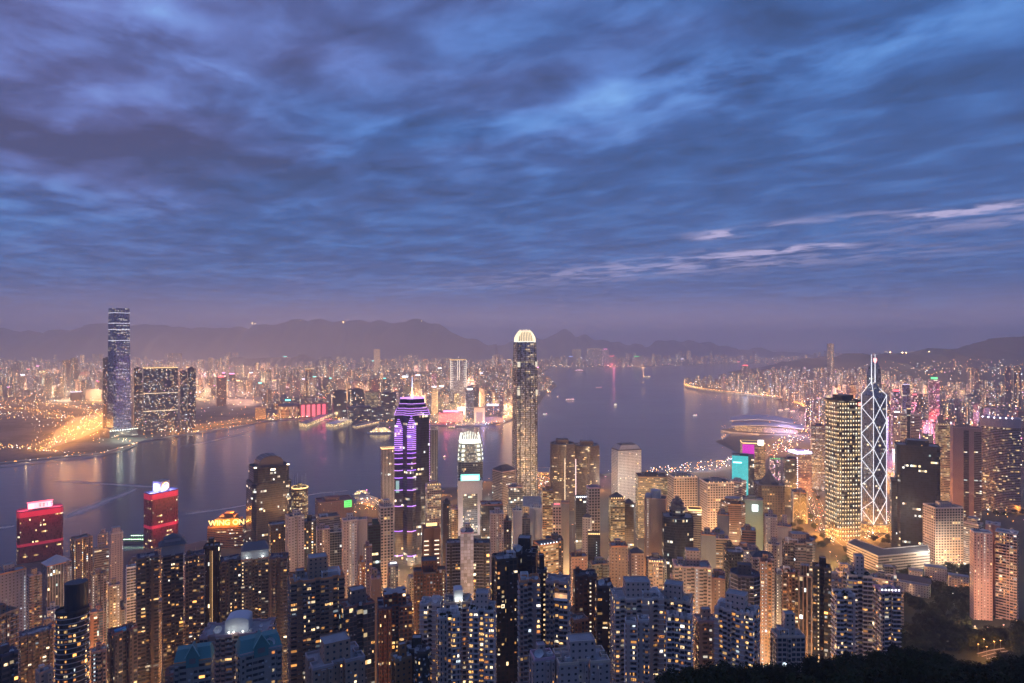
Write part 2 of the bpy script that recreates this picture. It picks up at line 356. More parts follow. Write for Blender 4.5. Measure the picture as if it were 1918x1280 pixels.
# ---------------------------------------------------------------- the lie of the land
ISLAND = [(-6000, 500), (-2000, 900), (-900, 1085), (-600, 1230), (-350, 1560), (80, 1870), (590, 1894), (773, 2110), (800, 2480), (900, 2620), (1000, 2700), (1250, 3000), (1400, 3000), (1500, 2950), (1550, 3300), (1640, 3700), (1760, 4420), (1600, 5200), (1500, 5700), (1560, 6000), (2200, 6500), (4000, 7600), (16000, 9000), (16000, -4000), (-6000, -4000)]
KOWL = [(-16000, 1500), (-1900, 1960), (-1640, 2035), (-1537, 2129), (-1428, 2210), (-1440, 2450), (-1412, 2550), (-1313, 2796), (-1230, 2994), (-1206, 3094), (-1050, 3200), (-700, 3080), (-500, 3000), (-241, 2900), (-72, 2956), (-10, 3094), (60, 3500), (166, 3900), (250, 4700), (390, 5500), (400, 5900), (330, 6400), (420, 8200), (658, 9600), (1958, 9670), (3364, 10700), (12000, 12500), (30000, 14000), (30000, 30000), (-16000, 30000)]
def sdist(pts, poly):
    """signed distance to a polygon, positive inside (numpy)"""
    pts = np.asarray(pts, float); d = np.full(len(pts), 1e18); ins = np.zeros(len(pts), bool)
    for i in range(len(poly)):
        a, b = np.array(poly[i], float), np.array(poly[(i+1) % len(poly)], float); e = b-a
        tt = np.clip(((pts-a) @ e)/(e @ e), 0, 1); q = pts-(a+tt[:, None]*e); d = np.minimum(d, (q*q).sum(1))
        c = ((a[1] > pts[:, 1]) != (b[1] > pts[:, 1])); dy = e[1] if e[1] else 1e-9
        ins ^= c & (pts[:, 0] < e[0]*(pts[:, 1]-a[1])/dy+a[0])
    d = np.sqrt(d); return np.where(ins, d, -d)
HP = ([-1e5, -1, 0, 400, 650, 870, 1070, 1270, 1470, 1620, 1750, 1900, 2100, 9000], [-12, -12, 4, 5, 12, 30, 60, 102, 150, 215, 290, 366, 380, 430])
def ground_np(p):
    p = np.asarray(p, float); d = sdist(p, ISLAND); z = np.interp(d, *HP)
    far = np.clip((p[:, 1]-1500)/800, 0, 1); z = z*(1-far)+np.minimum(z, 150)*far
    nr = np.clip((p[:, 0]-30)/120, 0, 1)*np.clip((330-p[:, 1])/120, 0, 1)*(p[:, 1] > 20); z = z+nr*16
    return z
def ground(x, y): return float(ground_np([(x, y)])[0])
# ---------------------------------------------------------------- the setting
def wiggle(z, x, y): return z
def setting():
    # harbour
    m = bpy.data.materials.new('harbour_water'); m.use_nodes = True; t = NT(m.node_tree)
    b = t.n('ShaderNodeBsdfPrincipled'); o = t.n('ShaderNodeOutputMaterial'); t.put(o.inputs[0], b.outputs[0])
    tc = t.n('ShaderNodeTexCoord'); x = t.xyz(tc.outputs['Object'])
    n1 = t.noise(t.vec(t.m('MULTIPLY', x[0], .0016), t.m('MULTIPLY', x[1], .0042)), 1, 4, .6, .8)
    t.put(b.inputs['Base Color'], t.mix(n1, (.030, .044, .075), (.046, .062, .100)))
    t.put(b.inputs['Roughness'], t.m('ADD', .11, t.m('MULTIPLY', n1, .12)))
    b.inputs['IOR'].default_value = 1.33
    n2 = t.noise(t.vec(t.m('MULTIPLY', x[0], .02), t.m('MULTIPLY', x[1], .03)), 1, 4, .6)
    bp = t.n('ShaderNodeBump'); bp.inputs['Strength'].default_value = .12; bp.inputs['Distance'].default_value = 6; t.put(bp.inputs['Height'], n2); t.put(b.inputs['Normal'], bp.outputs[0])
    s = MB(); s.box(-39000, 39000, -8000, 39000, -30, 0, m); w = s.build('water'); tag(w, kind='structure')
    # island ground
    g = bpy.data.materials.new('hillside_ground'); g.use_nodes = True; t = NT(g.node_tree)
    b = t.n('ShaderNodeBsdfPrincipled'); o = t.n('ShaderNodeOutputMaterial'); t.put(o.inputs[0], b.outputs[0])
    tc = t.n('ShaderNodeTexCoord'); x = t.xyz(tc.outputs['Object'])
    n1 = t.noise(tc.outputs['Object'], .012, 5, .6); n2 = t.noise(tc.outputs['Object'], .09, 4, .6)
    city = t.mix(n2, (.03, .03, .03), (.10, .095, .09)); green = t.mix(n2, (.018, .028, .014), (.045, .06, .028))
    f = t.step(t.m('ADD', x[2], t.m('MULTIPLY', n1, 60)), 34, 74)
    t.put(b.inputs['Base Color'], t.mix(f, city, green)); b.inputs['Roughness'].default_value = .9
    xs = np.concatenate([np.arange(-1600, 1500, 25), np.arange(1500, 9000, 150)]); ys = np.concatenate([np.arange(-120, 2600, 25), np.arange(2600, 8200, 150)])
    X, Y = np.meshgrid(xs, ys); P = np.stack([X.ravel(), Y.ravel()], 1); Z = ground_np(P)
    me = bpy.data.meshes.new('ground'); nx, ny = len(xs), len(ys)
    F4 = [(j*nx+i, j*nx+i+1, (j+1)*nx+i+1, (j+1)*nx+i) for j in range(ny-1) for i in range(nx-1)]
    Zg = Z.reshape(ny, nx)
    F4 = [q for q in F4 if max(Z[k] for k in q) > -11.5]
    me.from_pydata(np.column_stack([P, Z]).tolist(), [], F4); me.materials.append(g)
    for p in me.polygons: p.use_smooth = True
    o = bpy.data.objects.new('ground', me); COL.objects.link(o); tag(o, kind='structure')
    # Kowloon: flat reclaimed land with a sea wall
    lm = bpy.data.materials.new('reclaimed_land'); lm.use_nodes = True; t = NT(lm.node_tree)
    b = t.n('ShaderNodeBsdfPrincipled'); o = t.n('ShaderNodeOutputMaterial'); t.put(o.inputs[0], b.outputs[0])
    tc = t.n('ShaderNodeTexCoord'); n1 = t.noise(tc.outputs['Object'], .006, 6, .65); n2 = t.noise(tc.outputs['Object'], .03, 5, .65)
    t.put(b.inputs['Base Color'], t.mix(t.step(n1, .42, .58), t.mix(n2, (.03, .035, .025), (.07, .07, .055)), t.mix(n2, (.07, .066, .062), (.20, .185, .165)))); b.inputs['Roughness'].default_value = .9
    s = MB(); s.prism(KOWL, -3, 4, CONC, lm); k = s.build('peninsula_ground'); tag(k, kind='structure')
    # mountains
    hm = plain('forested_hill_hazed', (.12, .12, .135), .95, var=.5, scale=.003)  # haze put into the colour: paler, so the far ridges look fainter
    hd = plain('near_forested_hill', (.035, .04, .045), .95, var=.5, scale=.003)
    def ridge(name, D, pts, wid, sd):
        r = random.Random(sd); xs = np.linspace(pts[0][0], pts[-1][0], 150)
        yy = np.interp(xs, [p[0] for p in pts], [p[1] for p in pts])
        ph = [(r.uniform(.02, .2), r.uniform(0, 6), r.uniform(.3, 1.6)) for _ in range(7)]
        yy = yy+sum(a*np.sin(xs*k+q) for k, q, a in ph)*1.5
        V, FF, n = [], [], 9
        for i, x in enumerate(xs):
            for j in range(n):
                u = j/(n-1)*2-1; h = max(0, ZY(yy[i], D))
                w = max(0, math.cos(u*1.5708))**1.3*(1+.10*math.sin(i*.5+j*2.2)+.07*math.sin(i*1.3+j))
                w = 1 if j == n//2 else min(w, .97)
                Dd = D+u*wid+60*math.sin(i*.9+j)
                V.append(((x-CX)/F*D, Dd, h*w if abs(u) < 1 else 0))
        for i in range(len(xs)-1):
            for j in range(n-1): FF.append((i*n+j, (i+1)*n+j, (i+1)*n+j+1, i*n+j+1))
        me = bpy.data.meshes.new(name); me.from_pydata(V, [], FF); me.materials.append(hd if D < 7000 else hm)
        for p in me.polygons: p.use_smooth = True
        o = bpy.data.objects.new(name, me); COL.objects.link(o); tag(o, kind='structure')
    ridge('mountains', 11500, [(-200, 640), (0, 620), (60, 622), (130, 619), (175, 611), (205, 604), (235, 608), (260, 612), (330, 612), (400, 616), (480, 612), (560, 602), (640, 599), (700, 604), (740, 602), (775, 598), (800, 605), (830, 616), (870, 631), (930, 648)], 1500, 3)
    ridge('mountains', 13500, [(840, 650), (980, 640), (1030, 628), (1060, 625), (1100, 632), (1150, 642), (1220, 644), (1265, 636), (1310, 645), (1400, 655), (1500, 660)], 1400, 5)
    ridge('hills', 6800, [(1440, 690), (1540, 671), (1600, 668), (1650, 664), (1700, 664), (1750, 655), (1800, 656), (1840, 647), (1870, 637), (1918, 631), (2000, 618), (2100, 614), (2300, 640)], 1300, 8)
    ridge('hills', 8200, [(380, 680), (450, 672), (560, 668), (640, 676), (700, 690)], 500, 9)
setting()

# ---------------------------------------------------------------- roads
LAMPS = []      # (x, y, z of the ground, height, colour, power, label, group)
def road(pts, w, m=ASPH, z=4.3, name='road', kerb=True, lines=True, slab=0):
    """Carriageway along ground points, with kerbs and a painted centre line."""
    s = MB(); L = []
    for i, p in enumerate(pts):
        a = Vector(pts[max(0, i-1)][:2]); b = Vector(pts[min(len(pts)-1, i+1)][:2]); d = (b-a).normalized(); n = Vector((-d.y, d.x))
        c = Vector(p[:2]); L.append((c+n*w/2, c-n*w/2, c+n*(w/2+1.2), c-n*(w/2+1.2), c+n*.25, c-n*.25, p[2] if len(p) > 2 else z))
    kb = CONC; pt = WHITE
    for A, B in zip(L, L[1:]):
        za, zb = A[6], B[6]
        s.face([(*A[1], za), (*B[1], zb), (*B[0], zb), (*A[0], za)], m)
        if slab: s.face([(*A[1], za-slab), (*B[1], zb-slab), (*B[1], zb), (*A[1], za)], kb); s.face([(*A[1], za-slab), (*B[1], zb-slab), (*B[0], zb-slab), (*A[0], za-slab)], kb)
        if kerb:
            for i, j in ((0, 2), (3, 1)):
                s.face([(*A[i], za+.14), (*A[j], za+.14), (*B[j], zb+.14), (*B[i], zb+.14)], kb)
                s.face([(*A[i], za), (*B[i], zb), (*B[i], zb+.14), (*A[i], za+.14)], kb)
        if lines: s.face([(*A[5], za+.01), (*B[5], zb+.01), (*B[4], zb+.01), (*A[4], za+.01)], pt)
    o = s.build(name); tag(o, kind='structure'); return o
def along(pts, step):
    out = []; acc = 0
    for a, b in zip(pts, pts[1:]):
        a3, b3 = Vector(a), Vector(b); L = (b3-a3).length; k = -acc
        while k+step <= L:
            k += step; out.append(tuple(a3.lerp(b3, k/L)))
        acc = L-k
    return out
ORA = (1, .36, .055); WRM = (1, .62, .28); WHT = (1, .88, .72)
# ---------------------------------------------------------------- towers
PLACED = []   # (x0, x1, yt, yb, D, X, Y, r)
NICKS = []    # (nick, px, py, D)
def face_cam(root_loc, rz, a, b, z):
    mx, my = (a[0]+b[0])/2, (a[1]+b[1])/2; c, s = math.cos(rz), math.sin(rz)
    wx, wy = root_loc[0]+mx*c-my*s, root_loc[1]+mx*s+my*c
    nx, ny = (b[1]-a[1]), -(b[0]-a[0]); wnx, wny = nx*c-ny*s, nx*s+ny*c
    L = math.hypot(wnx, wny) or 1; dd = math.hypot(wx, wy)
    return (wnx*-wx+wny*-wy)/L/dd
def add_windows(root, cells, n, loc, rz, r, ww=.5, wh=.45, stair=0, ymax=1290, kinds=None, ytop=0, skew=1.0, bright=1.0):
    """Lit windows (each its own part) on the walls that face the viewer."""
    vis = [(c, face_cam(loc, rz, c[0], c[1], 0)) for c in cells]
    vis = [c for c, k in vis if k > .12 and c[4] >= 1 and math.dist(c[0], c[1]) > 1.5]
    if not vis: return
    cols = []
    for (a, b, z0, z1, nu, nv) in vis:
        for i in range(nu): cols.append((a, b, z0, z1, nu, nv, i))
    def put(c, j, k, sx, sz):
        a, b, z0, z1, nu, nv, i = c; u = (i+.5)/nu; x, y = a[0]+(b[0]-a[0])*u, a[1]+(b[1]-a[1])*u
        L = math.dist(a, b); hz = (z1-z0)/nv; z = z0+(j+.5)*hz
        if CY+(CAMZ-(loc[2]+z))*F/loc[1] > ymax: return 0
        inst('window', WINME[k], root, (x, y, z), math.atan2(b[1]-a[1], b[0]-a[0]), (L/nu*sx, .5, hz*sz)); return 1
    used = set(); cnt = 0
    for q in range(stair):
        c = r.choice([c for c in cols if c[5] > 4] or cols); k = r.choice((2, 3, 3, 4, 4, 5)); 
        for j in range(c[5]-1, -1, -1):
            if cnt > 88: break
            if r.random() < .93: cnt += put(c, j, k, min(.34, 1.1*c[4]/math.dist(c[0], c[1])), .34); used.add((id(c), j))
    wts = [r.random()**1.6+.06 for _ in cols]; tries = 0; m0 = cnt
    while cnt < min(98, m0+n) and tries < n*6:
        tries += 1; c = r.choices(cols, wts)[0]; j = int(c[5]*r.random())
        if (id(c), j) in used: continue
        used.add((id(c), j)); k = r.choices((0, 1, 2, 3, 4, 5, 6), (6, 7, 5, 2.6, 1.2, .9, 3.5))[0] if kinds is None else r.choice(kinds)
        cnt += put(c, j, k, ww*r.choice((.5, .7, 1, 1.1, 1.5, 1.8)), wh*r.choice((.7, 1, 1, 1.2)))
def tower(name, label, x0, x1, yt, D, rot=0, asp=.8, shp='rect', fac='res', col=(.28, .26, .27), cw=3.0, ch=3.1, yb=None, nick=None, wins=0, stair=0,
          roof='std', ledge=0, cat=None, group=None, seed=None, sh=.0, zbase=None, kinds=None, roofm=None, crown=None, ww=.5):
    r = random.Random(seed if seed is not None else label)
    th = R(rot); phi0 = math.atan2((x0+x1)/2-CX, F); cph = math.cos(phi0)
    w = (x1-x0)/F*D*cph/(math.cos(th)+asp*abs(math.sin(th)))
    for _ in range(3):
        ext = (asp*w*math.cos(th)+w*abs(math.sin(th)))/2; Dc = D+ext*cph
        w = (x1-x0)/F*Dc*cph/(math.cos(th)+asp*abs(math.sin(th)))
    d = asp*w; X = ((x0+x1)/2-CX)/F*Dc; Y = Dc
    zt = ZY(yt, D); zb = (ground(X, Y) if zbase is None else zbase)-3; H = max(12, zt-zb); zb = zt-H
    rz = th-math.atan2(X, Y)
    PLACED.append((x0, x1, yt, yb or min(1280, yt+110), D, X, Y, max(w, d)*.62))
    if nick: NICKS.append((nick, (x0+x1)/2, yt, D))
    root = thing(name, label, cat or {'apartment_tower': 'apartment tower', 'office_tower': 'office tower'}.get(name, name.replace('_', ' ')), (X, Y, zb), rz, group)
    if fac == 'grid' and D > 800: cw, ch = 4.6, 4.3
    if fac == 'resn': fac = r.choice(('resn', 'resn2', 'resn3', 'resn4'))
    lu = .58+.42*min(1, (sum(col)/3/.42)); col = (col[0]*.97*lu, col[1]*.80*lu, col[2]*.65*lu) if D < 640 else (min(.75, col[0]*1.05), col[1]*.96, col[2]*.88) if D < 1700 else col  # warm city light put into wall colour by depth, near walls darkened too
    fm = FAC(fac); poly = {'rect': lambda: rect(w, d), 'notch': lambda: notched(w, d, 2, 2, min(w, d)*.11), 'notch3': lambda: notched(w, d, 3, 2, min(w, d)*.09, .3),
            'notch1': lambda: notched(w, d, 1, 1, min(w, d)*.16, .22), 'cross': lambda: cross(w, d), 'oct': lambda: chamf(w, d, min(w, d)*.28), 'round': lambda: ngon(w, d, 24), 'cut': lambda: cutc(w, d, min(w, d)*.12),
            'cham': lambda: chamf(w, d, min(w, d)*.12), 'hex': lambda: ngon(w*1.1, d*1.1, 6, .3)}[shp]()
    b = MB(); b.prism(poly, 0, H, fm, None, cw, ch, u0=r.randrange(400), cells=True)
    if ledge:
        lm = plain('ledge_paint', (.42, .40, .41), .8) if ledge == 1 else plain('ledge_dark', (.16, .14, .14), .8) if ledge == 2 else plain('ledge_white', (.62, .6, .62), .7)
        out = inset(poly, -.45); nv = max(1, round(H/ch)); hz = H/nv
        for j in range(1, nv):
            if zb+j*hz < CAMZ-(1300-CY)/F*D-8: continue
            n = len(poly)
            for i in range(n):
                if face_cam((X, Y), rz, poly[i], poly[(i+1) % n], 0) < .0: continue
                A, B, C2, D2 = out[i], out[(i+1) % n], poly[(i+1) % n], poly[i]; z = j*hz
                b.face([(*A, z-.12), (*B, z-.12), (*B, z+.25), (*A, z+.25)], lm); b.face([(*A, z+.25), (*B, z+.25), (*C2, z+.25), (*D2, z+.25)], lm)
    if D < 640:                                        # bay windows, sills and cooling units on the near walls
        for (pa, pb, z0, z1, nu, nv) in list(b.cells):
            if face_cam((X, Y), rz, pa, pb, 0) < .12: continue
            L = math.dist(pa, pb); ux, uy = (pb[0]-pa[0])/L, (pb[1]-pa[1])/L; ox, oy = uy, -ux; hz = (z1-z0)/nv; jl = max(0, int((CAMZ-(1300-CY)/F*D-zb)/hz)-1)
            for i in range(nu):
                q0 = r.random(); s0, s1 = (i+.18)*L/nu, (i+.82)*L/nu
                if q0 < .30 and L > 4:
                    P = lambda s, o: (pa[0]+ux*s+ox*o, pa[1]+uy*s+oy*o)
                    b.prism([P(s0, 0), P(s0, .75), P(s1, .75), P(s1, 0)][::-1] if False else [P(s0, .0), P(s0, .75), P(s1, .75), P(s1, .0)], jl*hz, nv*hz-.5, fm, ROOF, 2.2, ch, u0=r.randrange(300))
                for j in range(jl, nv):
                    if r.random() < .16:
                        s = (i+r.uniform(.1, .75))*L/nu; z = j*hz+r.uniform(.2, .6); A1, A2 = (pa[0]+ux*s, pa[1]+uy*s), (pa[0]+ux*(s+1.0), pa[1]+uy*(s+1.0)); B1, B2 = (A1[0]+ox*.6, A1[1]+oy*.6), (A2[0]+ox*.6, A2[1]+oy*.6)
                        b.face([(*B1, z), (*B2, z), (*B2, z+.7), (*B1, z+.7)], CONC); b.face([(*B1, z+.7), (*B2, z+.7), (*A2, z+.7), (*A1, z+.7)], CONC)
    wall = b.build('wall', root, col)
    rm = roofm or r.choice((ROOF, ROOF, ROOFD))
    b2 = MB(); b2.face([(*p, H) for p in poly], rm); b2.build('roof', root)
    par = MB(); inn = inset(poly, .5); ph = 1.3 if D < 900 else 2.2; n = len(poly); pm = plain('parapet_%d' % (sum(col)*12), tuple(min(.7, c*1.25) for c in col), .85)
    for i in range(n):
        j = (i+1) % n
        par.face([(*poly[i], H), (*poly[j], H), (*poly[j], H+ph), (*poly[i], H+ph)], pm); par.face([(*inn[j], H), (*inn[i], H), (*inn[i], H+ph), (*inn[j], H+ph)], pm)
        par.face([(*poly[i], H+ph), (*poly[j], H+ph), (*inn[j], H+ph), (*inn[i], H+ph)], pm)
    par.build('parapet', root)
    if wins or stair: add_windows(root, b.cells, int(wins*1.45), (X, Y, zb), rz, r, stair=stair, kinds=kinds, ww=ww)
    # what stands on the roof
    tok = roof.split()
    if roof == 'std': tok = ['plant'] + [k for k, p in (('plant2', .5), ('tank', .5), ('mast', .3), ('dish', .22), ('ac', .6)) if r.random() < p]
    cl = [min(.7, c*1.1) for c in col]; bm = FAC('small')
    def blk(nm, cx, cy, sx, sy, h, rm2=rm, z=H, c=cl, f=None):
        q = MB(); q.prism([(cx-sx/2, cy-sy/2), (cx+sx/2, cy-sy/2), (cx+sx/2, cy+sy/2), (cx-sx/2, cy+sy/2)], 0, h, f or bm, None, 3, 3)
        q.face([(cx-sx/2+.3, cy-sy/2+.3, h-.35), (cx+sx/2-.3, cy-sy/2+.3, h-.35), (cx+sx/2-.3, cy+sy/2-.3, h-.35), (cx-sx/2+.3, cy+sy/2-.3, h-.35)], rm2)
        for i, (px, py) in enumerate(((0, 1), (0, -1), (1, 0), (-1, 0))):
            X0, X1 = (cx-sx/2, cx+sx/2) if px == 0 else ((cx+sx/2-.3, cx+sx/2) if px > 0 else (cx-sx/2, cx-sx/2+.3))
            Y0, Y1 = (cy-sy/2+.3, cy+sy/2-.3) if py == 0 else ((cy+sy/2-.3, cy+sy/2) if py > 0 else (cy-sy/2, cy-sy/2+.3))
            q.face([(X0, Y0, h), (X1, Y0, h), (X1, Y1, h), (X0, Y1, h)], pm)
        return q.build(nm, root, c, (0, 0, z))
    hp = 0
    for k in tok:
        q = r.random
        if k == 'plant': hp = r.uniform(5, 8); blk('plant_room', r.uniform(-.08, .08)*w, r.uniform(-.05, .12)*d, w*r.uniform(.34, .46), d*r.uniform(.36, .5), hp)
        elif k == 'bigbox': hp = 10; blk('plant_room', 0, 0, w*.5, d*.55, hp)
        elif k == 'tallbox': hp = 14; blk('plant_room', w*.02, 0, w*.36, d*.5, hp); blk('stair_tower', -w*.3, d*.1, w*.16, d*.3, 5)
        elif k == 'plant2': blk('stair_tower', r.choice((-.32, .32))*w, r.uniform(-.2, .2)*d, w*.16, d*.22, r.uniform(3, 5))
        elif k == 'tank': inst('water_tank', TANK, root, (r.choice((-.3, .3))*w, -.25*d, H), 0, (1.6, 1.6, 1.5))
        elif k == 'ac':
            for i in range(3): inst('cooling_unit', ACU, root, (w*(-.28+.11*i), d*.3, H), 0, (w*.08, w*.08, 2.4))
        elif k == 'dish': inst('satellite_dish', DISH, root, (r.choice((-.27, .27))*w, -.3*d, H), r.uniform(-.6, .6), (2.4, 2.4, 2.4))
        elif k == 'mast': inst('antenna', MAST, root, (0, .1*d, H+hp), 0, (14, 14, 12))
        elif k == 'masts':
            for sx in (-.3, .3): inst('antenna', MAST, root, (sx*w, 0, H), 0, (22, 22, 22))
        elif k == 'frame': inst('roof_frame', PERG, root, (r.choice((-.25, .25))*w, -.22*d, H), 0, (w*.34, d*.4, 4.5))
        elif k == 'step':
            p2 = scale(poly, .66); q2 = MB(); q2.prism(p2, 0, 9, fm, rm, cw, ch, u0=5); q2.build('upper_storey', root, col, (0, 0, H)); hp = 9
        elif k == 'pyr':
            q2 = MB(); e = scale(poly, 1.02) if len(poly) < 6 else rect(w*1.02, d*1.02); q2.prism(e, 0, min(w, d)*.42, roofm or ROOFD, None, 50, 50, top=scale(e, .04), bottom=True); q2.build('pitched_roof', root, None, (0, 0, H+ph)); hp = min(w, d)*.42
        elif k == 'hip':
            q2 = MB(); e = rect(w*1.04, d*1.06); q2.prism(e, 0, min(w, d)*.3, roofm or ROOFD, roofm or ROOFD, 50, 50, top=rect(w*.5, d*.08), bottom=True); q2.build('pitched_roof', root, None, (0, 0, H+ph))
        elif k == 'dome': q2 = MB(); q2.dome(0, 0, 0, min(w, d)*.42, min(w, d)*.36, ROOFD); q2.build('dome', root, None, (0, 0, H)); hp = min(w, d)*.36
        elif k == 'garden':
            for i in range(5): leafball(root, (w*r.uniform(-.38, .38), d*r.uniform(-.4, .0), H), 2.2)
        elif k.startswith('glow:'):                   # lit parapet line
            c, s = GL[k[5:]]; q2 = MB(); g = glow('crown_'+k[5:], c, s); o2 = inset(poly, -.35); zz = H+ph*.2
            for i in range(n):
                j = (i+1) % n; q2.face([(*o2[i], zz), (*o2[j], zz), (*o2[j], zz+2.2), (*o2[i], zz+2.2)], g); q2.face([(*o2[i], zz+2.2), (*o2[j], zz+2.2), (*poly[j], zz+2.2), (*poly[i], zz+2.2)], g)
            q2.build('lit_crown', root)
        elif k.startswith('spots:'):
            c, s = GL[k[6:]]; g = glow('spot_'+k[6:], c, s*1.1)
            for i in range(6):
                q2 = MB(); e2 = .9 if D < 700 else 1.4; q2.prism(ngon(e2, e2, 6), 0, e2, g, g); q2.build('floodlight', root, None, (w*(-.42+.168*i), -d*.47, H+ph))
        elif k.startswith('sign:'):                   # lit rooftop sign box facing the viewer
            c, s = GL[k[5:]]; q2 = MB(); q2.box(-w*.33, w*.33, -.8, .8, 2.5, 2.5+min(w*.22, 9), METAL); q2.box(-.3, .3, .9, 2.6, 0, 6, METAL)
            pnl = q2.build('rooftop_sign', root, None, (0, -d*.3, H)); q3 = MB(); q3.box(-w*.31, w*.31, -1.0, -.75, 3, 2.0+min(w*.22, 9), glow('sign_'+k[5:], c, s)); q3.build('lit_panel', pnl)
    if D < 640 and len(tok) > 0:                       # clutter of the near roofs
        for i in range(r.randrange(3, 7)):
            px_, py_ = r.uniform(-.40, .40)*w, r.uniform(-.40, -.05)*d; q0 = r.random()
            if q0 < .4: inst('cooling_unit', ACU, root, (px_, py_, H), r.uniform(0, .3), (1.6, 1.3, 1.5))
            elif q0 < .6: inst('water_tank', TANK, root, (px_, py_, H), 0, (1.1, 1.1, 1.2))
            elif q0 < .85: inst('antenna', MAST, root, (px_, py_, H), r.uniform(0, 3), (9, 9, r.uniform(4, 8)))
            else: inst('satellite_dish', DISH, root, (px_, py_, H), r.uniform(-.8, .8), (1.1, 1.1, 1.1))
    root['w'] = w; root['d'] = d; root['H'] = H
    return root, w, d, H, poly
GL = {'red': ((1, .10, .12), 2.6), 'white': ((.9, .93, 1), 3), 'purple': ((.55, .25, 1), 2.5), 'cyan': ((.15, .95, .85), 2), 'green': ((.1, 1, .25), 2), 'gold': ((1, .6, .2), 1.8), 'pink': ((1, .25, .6), 2.5), 'blue': ((.25, .4, 1), 2.5), 'lav': ((.8, .75, 1), 3)}
LEAFM = plain('leaves', (.022, .033, .013), .8, var=.6, scale=.6, spec=.08)
LEAFD = plain('dark_leaves', (.012, .019, .008), .8, var=.6, scale=.5, spec=.08)
TRUNKM = plain('bark', (.07, .055, .045), .9)
def crown_mesh(name, rad, hgt, n, ls, mat, sd):
    r = random.Random(sd); b = MB(); cl = []
    for i in range(max(5, n//70)):
        a = r.uniform(0, 6.28); q = r.uniform(.1, .8)*rad; cl.append((q*math.cos(a), q*math.sin(a), r.uniform(.15, .85)*hgt, r.uniform(.28, .5)*rad))
    for i in range(n):
        c = r.choice(cl); v = Vector((r.gauss(0, 1), r.gauss(0, 1), r.gauss(0, .8))).normalized()*c[3]*r.uniform(.55, 1.08); p = Vector(c[:3])+v
        nn = (v.normalized()+Vector((r.uniform(-.7, .7), r.uniform(-.7, .7), r.uniform(-.2, .9)))).normalized(); a = nn.orthogonal().normalized(); e = nn.cross(a); s = ls*r.uniform(.6, 1.3)
        an = r.uniform(0, 6.28); u = a*math.cos(an)+e*math.sin(an); w = nn.cross(u)
        b.face([p-u*s, p-w*s*.55, p+u*s, p+w*s*.55], mat)
    return b.mesh(name)
CROWNS = [crown_mesh('crown', 5.5, 8, 2600, .55, m, i) for i, m in enumerate((LEAFM, LEAFD, LEAFM, LEAFD))]
SHRUB = crown_mesh('roof_plant', 1, 1.2, 160, .22, LEAFM, 77)
def _trunk(sd):
    r = random.Random(sd); b = MB(); b.tube((0, 0, -3), (0.2, .1, 4.5), .5, TRUNKM, 7, .32)
    for i in range(6):
        a = i*1.05+r.uniform(-.3, .3); b.tube((.1, .1, 2.2+i*.35), (3*math.cos(a), 3*math.sin(a), 6.5+r.uniform(-1, 2)), .2, TRUNKM, 5, .06)
    return b.mesh('trunk')
TRUNKS = [_trunk(1), _trunk(2)]
def leafball(root, loc, s): inst('roof_plant', SHRUB, root, loc, random.uniform(0, 6), (s, s, s))
def tree(label, X, Y, z, s, group, k=None):
    t = thing('broadleaf_tree', label, 'tree', (X, Y, z), random.uniform(0, 6), group)
    k = random.randrange(4) if k is None else k
    inst('trunk', TRUNKS[k % 2], t, (0, 0, 0), 0, (s, s, s)); inst('crown', CROWNS[k], t, (0, 0, 3.2*s), 0, (s, s, s*random.uniform(.85, 1.15)))
    return t
# ---------------------------------------------------------------- landmark towers
def place(name, label, cat, px, D, zb, rot, nick=None, span=None, yt=0, yb=1000, group=None):
    X, Y = (px-CX)/F*D, D; rz = R(rot)-math.atan2(X, Y)
    if nick: NICKS.append((nick, px, yt, D))
    if span: PLACED.append((span[0], span[1], yt, yb, D, X, Y, (span[1]-span[0])/F*D*.6))
    return thing(name, label, cat, (X, Y, zb), rz, group)
def levels(b, poly, lv, fm, cw, ch, roof=None, u0=0):
    for (z0, s0), (z1, s1) in zip(lv, lv[1:]): b.prism(scale(poly, s0), z0, z1, fm, None, cw, ch, top=scale(poly, s1), u0=u0)
    if roof: b.face([(*p, lv[-1][0]) for p in scale(poly, lv[-1][1])], roof)
def bars(parent, name, segs, rad, mat):
    b = MB()
    for p, q in segs: b.tube(p, q, rad, mat, 5)
    return b.build(name, parent)

